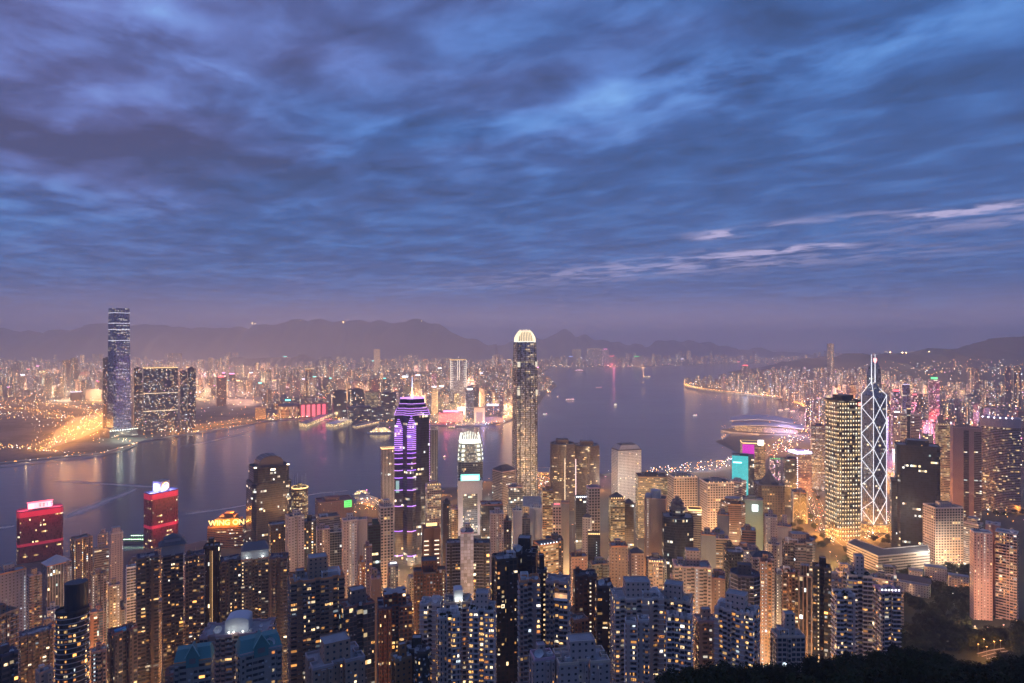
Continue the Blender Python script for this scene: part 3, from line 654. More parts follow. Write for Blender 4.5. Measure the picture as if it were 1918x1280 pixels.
def international_tower():                             # tallest tower across the harbour, left
    D = 2600; k = D/F; zb = 4
    t = place('skyscraper', 'tallest dark glass skyscraper standing alone on the far waterfront at left', 'skyscraper', 223, D, zb, 24, 'lone tall harbour skyscraper', (190, 262), 578, 830)
    H = ZY(578, D)-zb; w = 29*k
    poly = cutc(w, w, w*.09); b = MB(); fm = FAC('glassb')
    levels(b, poly, [(0, 1.14), (60, 1.08), (150, 1.03), (330, .99), (H-14, .93)], fm, 3.2, 4.6)
    b.build('wall', t, (.05, .055, .075))
    b = MB(); b.face([(*p, H-14) for p in scale(poly, .92)], ROOFD); b.build('roof', t)
    s = .93*w/2
    for i in range(4):                                 # facade screens rising past the roof
        q = MB(); q.box(-s*.82, s*.82, -s-.4, -s+.5, 0, 14, fm, METAL, 3, 4.6); o = q.build('crown_screen', t, (.06, .065, .09), (0, 0, H-14)); o.rotation_euler.z = i*math.pi/2
    g = glow('icc_band', (.9, .85, 1), .9)
    for i, z in enumerate((H-20, H-62, H-88, H-132)):
        q = MB(); sc = 1.005*(.93 if z > H-40 else .97); q.prism(scale(poly, sc), 0, 1.8, g, g); q.build('light_band', t, None, (0, 0, z))
    q = MB(); q.prism(rect(w*1.7, w*1.25), 0, 26, FAC('band'), ROOFD, 4, 5); q.prism(rect(w*1.45, w*1.05), 26, 36, FAC('gridl'), ROOF, 4, 5); q.build('podium', t, (.22, .22, .2))
    for i in range(12): q = MB(); q.box(-w*.8+i*w*.145, -w*.8+i*w*.145+2.4, -w*.64, -w*.63, 27, 29, glow('white_flood', (.95, 1, .85), 8)); q.build('floodlight', t)
international_tower()

def harbour_slabs():
    for (lab, x0, x1, yt, D, fac, col, nick, ex, yb) in (
        ('dark residential slab with two gold bands and a lit roofline, beside the lone skyscraper', 268, 333, 690, 2760, 'resd', (.07, .07, .11), 'gold banded slab', 'glow:gold', 785),
        ('narrow dark tower attached left of the gold banded slab', 250, 267, 691, 2740, 'resd', (.07, .065, .075), None, 'plant', 770),
        ('dark flat topped tower right of the gold banded slab', 337, 351, 697, 2770, 'resd', (.07, .07, .10), None, 'plant', 775),
        ('taller purple brown tower right of the gold banded slab', 351, 367, 691, 2800, 'resd', (.07, .06, .075), None, 'plant mast', 775),
        ('slim dark tower half hidden left of the lone tall skyscraper', 192, 206, 672, 2850, 'resd', (.08, .07, .08), None, 'plant', 790)):
        rt, w, d, H, poly = tower('apartment_tower', lab, x0, x1, yt, D, 4, .35 if x1-x0 > 40 else .9, 'notch3' if x1-x0 > 40 else 'cut', fac, col, 4.5, 4.2, nick=nick, roof=ex, zbase=4, yb=yb)
        if nick:
            g = glow('gold_band', (1, .72, .42), 1.2)
            for f in (.32, .60): q = MB(); q.box(-w*.51, w*.51, -d*.53, -d*.51, 0, 2.2, g); q.build('light_band', rt, None, (0, 0, H*f))
harbour_slabs()

def claw_crown(t, w, H, h, n, lean, mat, fin=.9):
    """Ring of upright fins that curve in above the roof."""
    q = MB(); s = w/2
    for side in range(4):
        c, sn = math.cos(side*math.pi/2), math.sin(side*math.pi/2)
        for i in range(n):
            u = (-.78+1.56*i/(n-1))*s; k = 1-.25*abs(u/s)
            pts = [(u, -s, 0), (u*.97, -s*.97, h*.4*k), (u*.9, -s*(1-lean*.5), h*.75*k), (u*.8, -s*(1-lean), h*k)]
            P = [(x*c-y*sn, x*sn+y*c, H+z) for x, y, z in pts]
            for a, b in zip(P, P[1:]): q.tube(a, b, fin, mat, 4)
    return q.build('crown_fins', t)
def finance_tower():                                   # tall tapering tower, centre
    D = 1464; k = D/F
    t = place('skyscraper', 'tall tapering tower with glowing claw crown at the centre of the harbour', 'skyscraper', 983, D+26, 2, 17, 'tall claw crowned tower', (957, 1009), 617, 935)
    z = lambda y: ZY(y, D)-2; w = 40.5*k; poly = cutc(w, w, w*.13)
    b = MB(); fm = facade('wall_tapering_glass', .86, .70, .17, 'gold', .5, chunk=4, glass=(.25, .27, .31), gr=.25, gmetal=.75)
    levels(b, poly, [(0, 1.0), (z(820), 1.0)], fm, 2.9, 4.4); levels(b, poly, [(z(820), .985), (z(712), .97)], fm, 2.9, 4.4, u0=9)
    levels(b, poly, [(z(712), .95), (z(670), .93), (z(650), .89), (z(640), .85)], fm, 2.9, 4.4, u0=31)
    b.build('wall', t, (.16, .155, .16))
    for s, zz in ((1.0, z(820)), (.97, z(712)), (.85, z(640))): b = MB(); b.face([(*p, zz) for p in scale(poly, s)], ROOF); b.build('roof', t)
    g = glow('crown_warm', (1, .78, .46), 1.25)
    claw_crown(t, w*.84, z(640), z(617)-z(640), 9, .46, g, .62)  # uplight on the crown put into the fins as their own glow
    q = MB(); q.prism(scale(poly, .70), 0, (z(622)-z(640)), glow('crown_core', (1, .68, .34), .16), ROOF, top=scale(poly, .52)); q.build('lit_drum', t, None, (0, 0, z(640)))
    q = MB(); g2 = glow('crown_white', (1, .93, .75), .9); q.prism(scale(poly, .862), 0, 2.4, g2, g2); q.build('light_ring', t, None, (0, 0, z(641)))
    for (yy, sc) in ((688, .94), (741, .975)):         # lit plant floors on the corners
        m = glow('corner_lit', (1, .9, .66), .6)
        for sx in (-1, 1):
            for sy in (-1, 1): q = MB(); q.box(sx*w*sc*.44-w*.055, sx*w*sc*.44+w*.055, sy*w*sc*.44-w*.055, sy*w*sc*.44+w*.055, 0, 12, m); q.build('lit_plant_floor', t, None, (0, 0, z(yy)))
    fins = MB()
    for side in range(4):
        c, sn = math.cos(side*math.pi/2), math.sin(side*math.pi/2)
        for u in (-.36, -.12, .12, .36):
            P = [(u*w, -w*.503, 0), (u*w, -w*.49, z(712)), (u*w*.9, -w*.44, z(642))]
            P = [(x*c-y*sn, x*sn+y*c, zz) for x, y, zz in P]
            for a, b2 in zip(P, P[1:]): fins.tube(a, b2, .8, plain('dark_fin', (.05, .05, .055), .5), 4)
    fins.build('facade_fins', t)
finance_tower()

def small_finance_tower():
    D = 1390; k = D/F
    t = place('office_tower', 'floodlit tapering tower with spiked crown rising behind the cyan sign', 'office tower', 880, D+20, 2, 6, 'floodlit spiked tower', (855, 905), 812, 905)
    z = lambda y: ZY(y, D)-2; w = 46*k; poly = cutc(w, w*.9, w*.12)
    b = MB(); fm = facade('wall_floodlit_glass', .9, .6, .75, 'office', .42, chunk=6, glass=(.08, .11, .11)); levels(b, poly, [(0, .98), (z(905), .98)], FAC('glass'), 3, 4.2)
    levels(b, poly, [(z(905), .98), (z(866), 1.0)], FAC('glass'), 3, 4.2, u0=7); levels(b, poly, [(z(866), .98), (z(845), .93), (z(829), .84)], fm, 2.6, 4.2)
    b.build('wall', t, (.36, .38, .34)); [(lambda q, s, zz: (q.face([(*p, zz) for p in scale(poly, s)], ROOF), q.build('roof', t)))(MB(), s, zz) for s, zz in ((.84, z(829)), (1, z(866)))]
    g = glow('spike_white', (.95, 1, .82), 1.5); claw_crown(t, w*.80, z(829), z(812)-z(829), 9, .12, g, .55)
    q = MB(); g2 = glow('ring_white', (.95, 1, .80), 1.6); q.prism(scale(poly, .86), 0, 3, g2, g2); q.build('light_ring', t, None, (0, 0, z(831)))
    for i, (yy, sc) in enumerate(((838, .91), (846, .95), (854, .985), (862, 1.0))):
        q = MB()
        for sx in (-1, 1):
            for a in (.30, .36): q.box(sx*w*sc*a-1.1, sx*w*sc*a+1.1, -w*.45*sc-.6, -w*.45*sc+.6, 0, 5, g)
            q.box(sx*w*sc*.5-.7, sx*w*sc*.5+.7, -w*.30*sc-1, -w*.30*sc+1, 0, 5, g)
        q.build('corner_floodlights', t, None, (0, 0, z(yy)))
small_finance_tower()

def framed_bank():
    rt, w, d, H, poly = tower('bank_tower', 'white framed office block with dark glass centre under a glowing cyan sign', 857, 903, 903, 1260, 3, .6, 'rect', 'blank', (.70, .72, .80), yb=1010, nick='white framed block', roof='plant', cat='office tower')
    q = MB(); q.box(-w*.30, w*.30, -d/2-.9, -d/2+.1, H*.06, H-24, facade('wall_mullioned_glass', .82, .75, .10, 'office', 1.6, chunk=5, glass=(.02, .03, .036)), METAL, 1.6, 4); q.build('glass_front', rt, (.3, .29, .31))
    q = MB(); q.box(-w*.40, w*.40, -d*.45, -d*.30, 0, 15, CONC); s = q.build('rooftop_sign', rt, None, (0, 0, H))
    g = glow('cyan_frame', (.10, .85, .70), 1.6); q = MB(); q.box(-w*.39, w*.39, -d*.45-.5, -d*.45-.1, 1, 14.2, g); q.build('sign_frame', s)
    q = MB(); q.box(-w*.36, w*.36, -d*.45-.9, -d*.45-.55, 2.6, 12.4, glow('cyan_panel', (.55, 1, .90), 1.2)); q.build('lit_panel', s)
framed_bank()

def neon_tower():                                      # star plan tower with violet bands
    D = 1056; k = D/F; zb = 18
    t = place('office_tower', 'dark star shaped tower outlined in violet neon bands with a spire', 'office tower', 772, D+26, zb, 0, 'violet neon tower', (735, 806), 780, 1050)
    z = lambda y: ZY(y, D)-zb; w = 67*k; a = w/2
    def star(s, c=.60):                                # square with bays standing out of two sides
        return [(-a*s, -a*s*.62), (-a*s*.52, -a*s*.62), (-a*s*.28, -a*s*.92), (a*s*.02, -a*s*1.02), (a*s*.22, -a*s*.80), (a*s*.50, -a*s*.76), (a*s*1.0, -a*s*.50), (a*s, a*s*.6), (a*s*.4, a*s*.95), (-a*s*.4, a*s*.95), (-a*s, a*s*.6)]
    fm = FAC('glassd'); b = MB(); b.prism(star(.97), 0, z(779), fm, None, 2.6, 4.0, u0=50)
    b.build('wall', t, (.045, .035, .06))
    q = MB(); q.face([(*p, z(779)) for p in star(.97)], ROOFD); q.build('roof', t)
    vio = glow('violet_neon', (.42, .14, 1), 1.5); vip = glow('pink_neon', (.66, .28, 1), 1.25)
    for i, (yy, h, s0, s1) in enumerate(((779, 9, .98, .88), (767, 6, .80, .76), (759, 9, .70, .66))):   # stepped cap
        q = MB(); zz = z(yy); q.prism(star(s0), zz, zz+h, fm, ROOFD, 3, 3, top=star(s1)); o = q.build('stepped_cap', t, (.05, .04, .07))
        for f in ((0.05, .4, .8), (.1,), (.1, 1.0))[i]:
            e = star((s0+(s1-s0)*f)*1.012); q = MB(); q.prism(e, zz+h*f, zz+h*f+.8, vip, vip); q.build('neon_band', t)
    q = MB(); q.prism(star(.56), z(757), z(751), fm, ROOFD, 3, 3, top=star(.30)); q.build('pyramid_cap', t, (.10, .10, .2))
    q = MB(); q.prism(star(.40), z(752), z(751)+.6, glow('blue_neon', (.25, .45, 1), 3), ROOFD, top=star(.35)); q.build('neon_band', t)
    gold = glow('spire_gold', (1, .62, .28), 2.2); q = MB(); q.tube((0, 0, z(752)), (0, 0, z(728)), 1.6, gold, 6, 1.2); q.tube((0, 0, z(744)), (0, 0, z(738)), 3, gold, 8, 1.6); q.tube((0, 0, z(738)), (0, 0, z(732)), 2.6, gold, 8, 1.0); q.tube((0, 0, z(728)), (0, 0, z(707)), .8, glow('spire_blue', (.5, .65, 1), 1.6), 5, .3); q.build('spire', t)
    # the two glowing bays
    for (x0, x1, ya, yb) in ((-a*.985, -a*.52, -a*.62, -a*.62), (-a*.28, a*.22, -a*.97, -a*.86)):
        first, last = (787, 845) if x0 < -a*.9 else (781, 843)
        y = first; i = 0; pos = []
        while y < last: pos.append(y); y += 3.6
        pos += [last+6, last+15, last+26, last+38, last+52, last+75, last+105, last+152, last+198]
        n = len(pos)
        for i, yy in enumerate(pos):
            zz = z(yy); m_ = (x0+x1)/2; tp = min(1, .25+i*.16) if i < 5 else 1; hw = (x1-x0)/2*tp; ym = min(ya, yb)-a*.05-.6
            pts = [(m_-hw, ya-.9, zz), (m_, ym-1.0, zz), (m_+hw, yb-.9, zz)]
            q = MB()
            for p1, p2 in zip(pts, pts[1:]): q.face([p1, p2, (p2[0], p2[1], zz+.95), (p1[0], p1[1], zz+.95)], vip if i % 3 else vio); q.face([(p1[0], p1[1], zz+.95), (p2[0], p2[1], zz+.95), (p2[0], p2[1]+1.4, zz+.95), (p1[0], p1[1]+1.4, zz+.95)], vio)
            q.build('neon_band', t)
    for i in range(34):                                # short ticks up the right edge
        q = MB(); zz = z(790+i*4.4); q.box(a*.955, a*1.0, -a*.50, -a*.49, zz, zz+.9, vip); q.build('neon_tick', t)
    for (x, y) in ((-.75, 800), (0, 800), (-.75, 850), (0, 850), (-.75, 910), (0, 910)): LAMPS.append((t, (x*a, -a*1.32, z(y)), (.5, .16, 1), 9000, .8))  # lamps added off the facade to spread the violet glow
    q = MB(); q.box(-a*.9, -a*.72, -a*.68, -a*.64, z(924), z(902), glow('green_screen', (.2, .8, .4), .4)); q.build('green_screen', t)
neon_tower()

def diagonal_tower():                                  # prism tower with white diagonal bracing
    D = 1250; k = D/F
    t = place('skyscraper', 'prismatic glass tower criss crossed by white light diagonals with twin masts', 'skyscraper', 1638, D+24, 10, 0, 'white diagonal tower', (1616, 1660), 668, 1005)
    z = lambda y: ZY(y, D)-10
    # plan: square turned so one corner faces the viewer; heights differ per quarter
    L, C, Rr, Bk = (-22.5*k*.95, -3.5), (-1.6*k, -21*k), (19.5*k, -1.5), (0, 19*k); O = (-.5*k, -1.5*k)
    gm = facade('wall_prism_glass', .96, .84, .03, 'office', .7, chunk=4, glass=(.12, .13, .16), gr=.25, gmetal=.25)
    zl, zr, zb_ = z(716), z(741), z(690)
    def wedge(a, b2, top_o, za, zbb):
        q = MB(); pts = [a, b2, O]
        for i in range(3):
            p, r_ = pts[i], pts[(i+1) % 3]; zp = (za, zbb, top_o)[i]; zq = (za, zbb, top_o)[(i+1) % 3]; n = max(1, round(math.dist(p, r_)/2.2)); v = zp/4; v2 = zq/4
            q.face([(*p, 0), (*r_, 0), (*r_, zq), (*p, zp)], gm, [(0, 0), (n, 0), (n, v2), (0, v)])
        q.face([(*a, za), (*b2, zbb), (*O, top_o)], gm, [(0, 0), (12, 0), (6, 14)])
        return q.build('glass_prism', t, (.16, .18, .22))
    wedge(L, C, z(716), z(741)*.995, z(741)); wedge(C, Rr, z(712), z(741)*.97, z(741)*.985); wedge(Rr, Bk, z(735), z(738), z(738)); wedge(Bk, L, z(735), z(738), z(738))
    q = MB(); e = [(O[0]-13*k, O[1]), (O[0]+13*k*.9, O[1]-1*k), (O[0]+11*k, O[1]+10*k), (O[0]-9*k, O[1]+10*k)]
    es = lambda f: [((x-O[0])*f+O[0]+2*k*(1-f), (y-O[1]-5*k)*f+O[1]+5*k) for x, y in e]; q.prism(es(1), z(741), z(705), gm, None, 2.2, 4, top=es(.97)); q.prism(es(.97), z(705), z(688), gm, None, 2.2, 4, top=es(.78)); q.prism(es(.78), z(688), z(678), gm, ROOFD, 2.2, 4, top=es(.36)); q.build('upper_prism', t, (.16, .17, .20))
    red = glow('red_cap', (1, .25, .22), 2.6); q = MB(); q.prism(ngon(6*k, 6*k, 10), z(681), z(672), red, ROOFD); o = q.build('red_beacon', t)
    o.location = (O[0]+1.5*k, O[1]+5*k, 0)
    wl = glow('white_line', (.93, .93, 1), 1.3)
    for dx in (-4.5, 1.4): 
        q = MB(); q.tube((O[0]+dx*k, O[1]-1.6*k, z(722)), (O[0]+dx*k, O[1]-1.6*k, z(664)), .75, wl, 5, .3); q.build('mast', t)
    segs = []
    def pt(e, y):                                      # a point on an edge line of the tower
        p = {'L': L, 'C': C, 'R': Rr, 'M': ((L[0]+C[0])/2, (L[1]+C[1])/2)}[e]; return (p[0]*1.02, p[1]*1.02-.4, z(y))
    yC = (790, 842, 890, 940, 984)
    ring = [(790, 'C')]
    segs += [(pt('C', 741), pt('C', 1000)), (pt('R', 741), pt('R', 985)), (pt('L', 741), pt('L', 1000))]
    for i in range(len(yC)):                           # zig-zag on both faces
        y0 = yC[i]; up = (742, *yC)[i]; segs += [(pt('L', (up+y0)/2), pt('C', y0)), (pt('C', up), pt('L', (up+y0)/2)), (pt('C', up), pt('R', y0)), (pt('R', up), pt('C', y0))]
    segs += [ (pt('C', 741), (O[0]-4.5*k, O[1]-2*k, z(716))), (pt('R', 741), (O[0]-2*k, O[1]-2*k, z(718))), (pt('L', 741), (O[0]-4.5*k, O[1]-2*k, z(716)))]
    for s in segs: bars(t, 'light_diagonal', [s], .40, wl)
    q = MB(); q.prism([(L[0]*1.15, -22*k), (C[0], -25*k), (Rr[0]*1.15, -12*k), (Rr[0]*1.1, 20*k), (L[0]*1.1, 20*k)], 0, z(985), FAC('gridl'), ROOF, 4, 5); q.build('podium', t, (.35, .33, .30))
diagonal_tower()

def dotted_tower():
    m = bpy.data.materials.new('wall_dotted_lights'); m.use_nodes = True; MATS['dots'] = m; t = NT(m.node_tree)
    b = t.n('ShaderNodeBsdfPrincipled'); o = t.n('ShaderNodeOutputMaterial'); t.put(o.inputs[0], b.outputs[0])
    x = t.xyz(t.n('ShaderNodeUVMap').outputs[0]); fu, fv = t.m('FRACT', x[0]), t.m('FRACT', x[1])
    wn = t.n('ShaderNodeTexWhiteNoise', noise_dimensions='2D'); t.put(wn.inputs[0], t.vec(t.m('FLOOR', x[0]), t.m('FLOOR', x[1]))); rc = t.n('ShaderNodeSeparateColor'); t.put(rc.inputs[0], wn.outputs[1])
    dv = t.m('SUBTRACT', fv, .66); du = t.m('SUBTRACT', fu, .5)
    tri = t.m('LESS_THAN', t.m('ADD', t.m('MULTIPLY', t.m('ABSOLUTE', du), 1.3), t.m('ABSOLUTE', t.m('MULTIPLY', dv, 1.5))), .40)
    sl = t.m('LESS_THAN', t.m('ABSOLUTE', t.m('SUBTRACT', fv, .22)), .16)
    on = t.m('LESS_THAN', rc.outputs[0], .9); lit2 = t.m('MULTIPLY', t.m('LESS_THAN', t.m('ABSOLUTE', t.m('SUBTRACT', fv, .3)), .25), t.m('LESS_THAN', rc.outputs[1], .35))
    t.put(b.inputs['Base Color'], t.mix(sl, (.03, .03, .03), (.10, .085, .07))); b.inputs['Roughness'].default_value = .2
    t.put(b.inputs['Emission Color'], t.ramp(rc.outputs[2], [(0, (1, .68, .34)), (.5, (1, .80, .52)), (.85, (1, .92, .7))], 'CONSTANT'))
    t.put(b.inputs['Emission Strength'], t.m('ADD', t.m('MULTIPLY', t.m('MULTIPLY', tri, on), 1.3), t.m('MULTIPLY', lit2, .16)))
    m.cycles.emission_sampling = 'NONE'
    rt, w, d, H, poly = tower('office_tower', 'square tower dotted with rows of gold lights beside the white diagonal tower', 1542, 1616, 752, 1190, 33, 1.0, 'cham', 'glassd', (.05, .045, .045), yb=1012, nick='gold dotted tower', roof='bigbox ac')
    ob = [c for c in rt.children if c.name.startswith('wall')][0]; me = ob.data; me.materials[0] = m
    for f in me.polygons:                              # eleven lamps per side, lamp row every second floor
        for li in f.loop_indices: uv = me.uv_layers[0].data[li].uv; uv[0] = round(uv[0]*3/4.9); uv[1] *= 3.1/8.0
    q = MB(); q.box(w*.30, w*.40, -d/2-.6, -d/2-.1, H-9, H-3, glow('red_logo', (1, .15, .12), 4)); q.build('red_logo', rt)
dotted_tower()

def red_towers():
    rt, w, d, H, poly = tower('office_tower', 'dark red glass tower with white lit sign on its red lit roof', 31, 119, 957, 1130, 4, .42, 'cham', 'red', (.22, .03, .045), 2.2, 4, yb=1075, nick='red tower with white sign', roof='ac')
    rm = glow('red_roof_band', (1, .06, .12), .9)
    for zz, hh in ((H-9, 9.5), (H*.42, 5)): q = MB(); q.prism(scale(poly, 1.006), 0, hh, plain('red_panel', (.42, .03, .06), .5, (1, .05, .12), .12 if zz < H-20 else .2), None); q.build('red_band', rt, None, (0, 0, zz))
    q = MB(); q.box(-w*.27, w*.27, -2.5, 2.5, 2.5, 13.5, WHITE); q.box(-w*.2, -w*.17, -1, 1, 0, 2.5, METAL); q.box(w*.17, w*.2, -1, 1, 0, 2.5, METAL); s = q.build('rooftop_sign', rt, None, (0, -d*.08, H))
    q = MB(); q.box(-w*.265, w*.265, -3.0, -2.55, 3, 13, glow('sign_pinkwhite', (1, .60, .62), .95)); q.build('lit_panel', s)
    q = MB(); dk = plain('sign_stroke', (.10, .05, .06), .6)
    for i in range(4):                                 # lettering too small to read
        x = -2+i*5.4; q.box(x, x+3.6, -3.25, -3.05, 9.6, 10.3, dk); q.box(x+1.4, x+2.0, -3.25, -3.05, 4.6, 9.5, dk); q.box(x+.2, x+3.2, -3.25, -3.05, 6.6, 7.2, dk)
    q.build('lettering', s)
    q = MB(); rg = glow('red_trim', (1, .08, .12), 2); q.box(-w*.285, w*.285, -3.1, 3.1, 13.5, 14.3, rg); q.build('neon_trim', s)
    for dx in (-.36, -.2, .2, .36): LAMPS.append((rt, (dx*w, -d*.25, H+7), (1, .05, .10), 60000, 1.0))
    for dx in (-.35, 0, .35): LAMPS.append((rt, (dx*w, -d*.5-16, H-4), (1, .06, .10), 11000, 1.0))  # lamps added in front of the facade for its red glow
    rt, w, d, H, poly = tower('office_tower', 'red banded tower carrying a blue lit roof cube with round gold emblem', 268, 336, 926, 1190, 26, .55, 'cham', 'red', (.22, .035, .045), 2.2, 4, yb=1035, nick='red tower with gold emblem', roof='ac')
    for zz, hh in ((H-10, 10.3), (H*.46, 6)): q = MB(); q.prism(scale(poly, 1.006), 0, hh, plain('red_panel_b', (.45, .03, .06), .5, (1, .05, .14), .22), None); q.build('red_band', rt, None, (0, 0, zz))
    q = MB(); q.box(-10, 10, -10, 10, 0, 21, plain('cube_grey', (.38, .38, .42), .6), ROOF); c = q.build('roof_cube', rt, None, (0, 0, H)); c.rotation_euler.z = R(14)
    gold = glow('emblem_gold', (1, .60, .12), 1.7); q = MB(); n = 20
    for i in range(n):
        A, B = 6.28318*i/n, 6.28318*(i+1)/n
        q.tube((7.2*math.cos(A), -10.5, 11+7.2*math.sin(A)), (7.2*math.cos(B), -10.5, 11+7.2*math.sin(B)), .9, gold, 5)
    for a, b2 in (((-4, 7.5), (-4, 13.5)), ((-4, 13.5), (0, 9.5)), ((0, 9.5), (4, 13.5)), ((4, 13.5), (4, 7.5))): q.tube((a[0], -10.5, a[1]), (b2[0], -10.5, b2[1]), .9, gold, 5)
    q.build('gold_emblem', c)
    q = MB(); q.box(-10.5, -10.05, -7, 7, 4, 17, glow('white_screen', (.80, .84, 1), 1.6)); q.build('lit_panel', c)
    for dx, dy in ((-16, -2), (0, -15), (14, 2)): LAMPS.append((rt, (dx, dy, H+8), (.32, .34, 1), 50000, 1.0))
    for dx in (-.3, .3): LAMPS.append((rt, (dx*w, -d*.5-14, H-2), (1, .06, .10), 11000, 1.0)); LAMPS.append((rt, (dx*w, -d*.5-12, H*.46), (1, .06, .10), 8000, 1.0))  # added lamps hung before the walls to redden them
red_towers()

def text_mesh(txt, size, mat, ext=.4):
    cu = bpy.data.curves.new('lettering', 'FONT'); cu.body = txt; cu.size = size; cu.extrude = ext; cu.align_x = 'CENTER'; cu.align_y = 'CENTER'; cu.offset = size*.02
    o = bpy.data.objects.new('lettering', cu); COL.objects.link(o); dg = bpy.context.evaluated_depsgraph_get(); me = bpy.data.meshes.new_from_object(o.evaluated_get(dg))
    bpy.data.objects.remove(o); me.materials.clear(); me.materials.append(mat); return me
def store_building():
    rt, w, d, H, poly = tower('department_store', 'orange lit stepped store block with big glowing name sign', 389, 466, 990, 1180, -14, .7, 'rect', 'band', (.42, .20, .10), yb=1018, nick='orange store with name sign', roof='', cat='office building')
    q = MB(); q.box(-w*.40, w*.36, -d*.3, d*.4, 0, 9, WARMC, WARMC); q.box(-w*.22, w*.24, -d*.25, d*.3, 9, 17, WARMC, WARMC); q.box(-w*.08, w*.16, -d*.2, d*.2, 17, 23, WARMC, WARMC); q.build('stepped_roof', rt, None, (0, 0, H))
    q = MB(); q.box(-w*.30, w*.37, -.7, .7, 0, 15, METAL); s = q.build('rooftop_sign', rt, None, (0, -d*.42, H+1))
    me = text_mesh('WING ON', 13.5, glow('sign_amber', (1, .70, .20), 1.5), .5); o = bpy.data.objects.new('lettering', me); COL.objects.link(o); o.parent = s; o.location = (w*.035, -1.5, 7.4); o.rotation_euler = (R(90), 0, 0)
    q = MB(); q.box(-w*.29, w*.36, -.95, -.75, .8, 14.4, plain('amber_backing', (.5, .22, .05), .6, (1, .28, .02), .35)); q.build('sign_backing', s)
    for dx in (-.3, 0, .3): LAMPS.append((rt, (dx*w, -d*.62, H+9), (1, .42, .05), 20000, 1.0))
    for dx in (-.2, .15): LAMPS.append((rt, (dx*w, -d*.1, H+26), (1, .38, .05), 46000, 1.0))
store_building()

def domed_tower():
    rt, w, d, H, poly = tower('office_tower', 'dark brown tower with a ribbed barrel dome above two lit shoulders', 464, 543, 878, 1130, 14, .8, 'cham', 'glassd', (.07, .045, .04), 2.4, 3.9, yb=1005, nick='barrel domed tower', roof='')
    q = MB(); n = 14; r = w*.34; m = plain('dome_bronze', (.15, .11, .10), .5, var=.2)
    for i in range(n):
        A, B = 3.14159*i/n, 3.14159*(i+1)/n
        P = lambda a, y: (r*math.cos(a), y, 7+r*.62*math.sin(a))
        q.face([P(A, -d*.36), P(A, d*.36), P(B, d*.36), P(B, -d*.36)], m)
        q.face([P(A, -d*.36), P(B, -d*.36), (0, -d*.36, 7)], m); q.face([P(B, d*.36), P(A, d*.36), (0, d*.36, 7)], m)
        if i % 2 == 0: q.tube(P(A, -d*.37), P(A, d*.37), .45, METAL, 4)
    q.box(-r, r, -d*.36, d*.36, 0, 7, m); q.build('barrel_dome', rt, None, (0, 0, H))
    g = glow('shoulder_lights', (1, .75, .5), 4)
    for sx in (-1, 1): q = MB(); q.box(sx*w*.46-2, sx*w*.46+2, -d*.48, -d*.40, 0, 1.4, g); q.build('lit_shoulder', rt, None, (0, 0, H+1.5))
    q = MB(); q.box(-3, 5, -d*.5-.3, -d*.46, 0, 3, g); q.build('lit_shoulder', rt, None, (0, 0, H-5))
    q = MB(); q.prism(scale(poly, 1.12), 0, H-26, FAC('glassd'), ROOFD, 2.4, 3.9); q.build('lower_tier', rt, (.085, .05, .045))
domed_tower()

def pier_and_signs():
    rt, w, d, H, poly = tower('apartment_tower', 'small octagonal tower with golden lit crown and four antennas', 543, 580, 918, 1180, 20, 1, 'oct', 'gridl', (.22, .15, .10), yb=976, nick='golden crowned octagon', roof='masts glow:gold')
    for i in range(4): inst('antenna', MAST, rt, (math.cos(i*1.57)*w*.42, math.sin(i*1.57)*w*.42, H+6), 0, (26, 26, 20))
    q = MB(); q.prism(ngon(w*.5, w*.5, 8), 0, 9, FAC('gridl'), ROOFD, top=ngon(w*.3, w*.3, 8)); q.build('crown_drum', rt, (.4, .25, .12), (0, 0, H))
    rt, w, d, H, poly = tower('low_office_block', 'broad brown block with reddish roof and a green glowing sign', 590, 662, 942, 1290, 10, .6, 'rect', 'small', (.20, .10, .09), yb=975, nick='brown block with green sign', roof='plant ac mast', roofm=plain('roof_red', (.24, .09, .09), .9), cat='office building')
    q = MB(); q.box(w*.22, w*.44, -1, 1, -9, 6, METAL); s = q.build('rooftop_sign', rt, None, (0, -d*.55, H-4))
    q = MB(); q.box(w*.225, w*.435, -1.5, -1.05, -8.5, 5.5, glow('green_panel', (.02, .85, .10), 1.1)); q.build('lit_panel', s)
    q = MB(); dk = plain('green_stroke', (.0, .05, .01), .6)
    for zz in (3, -1.5, -6): q.box(w*.25, w*.41, -1.75, -1.55, zz, zz+.7, dk)
    q.build('lettering', s)
pier_and_signs()

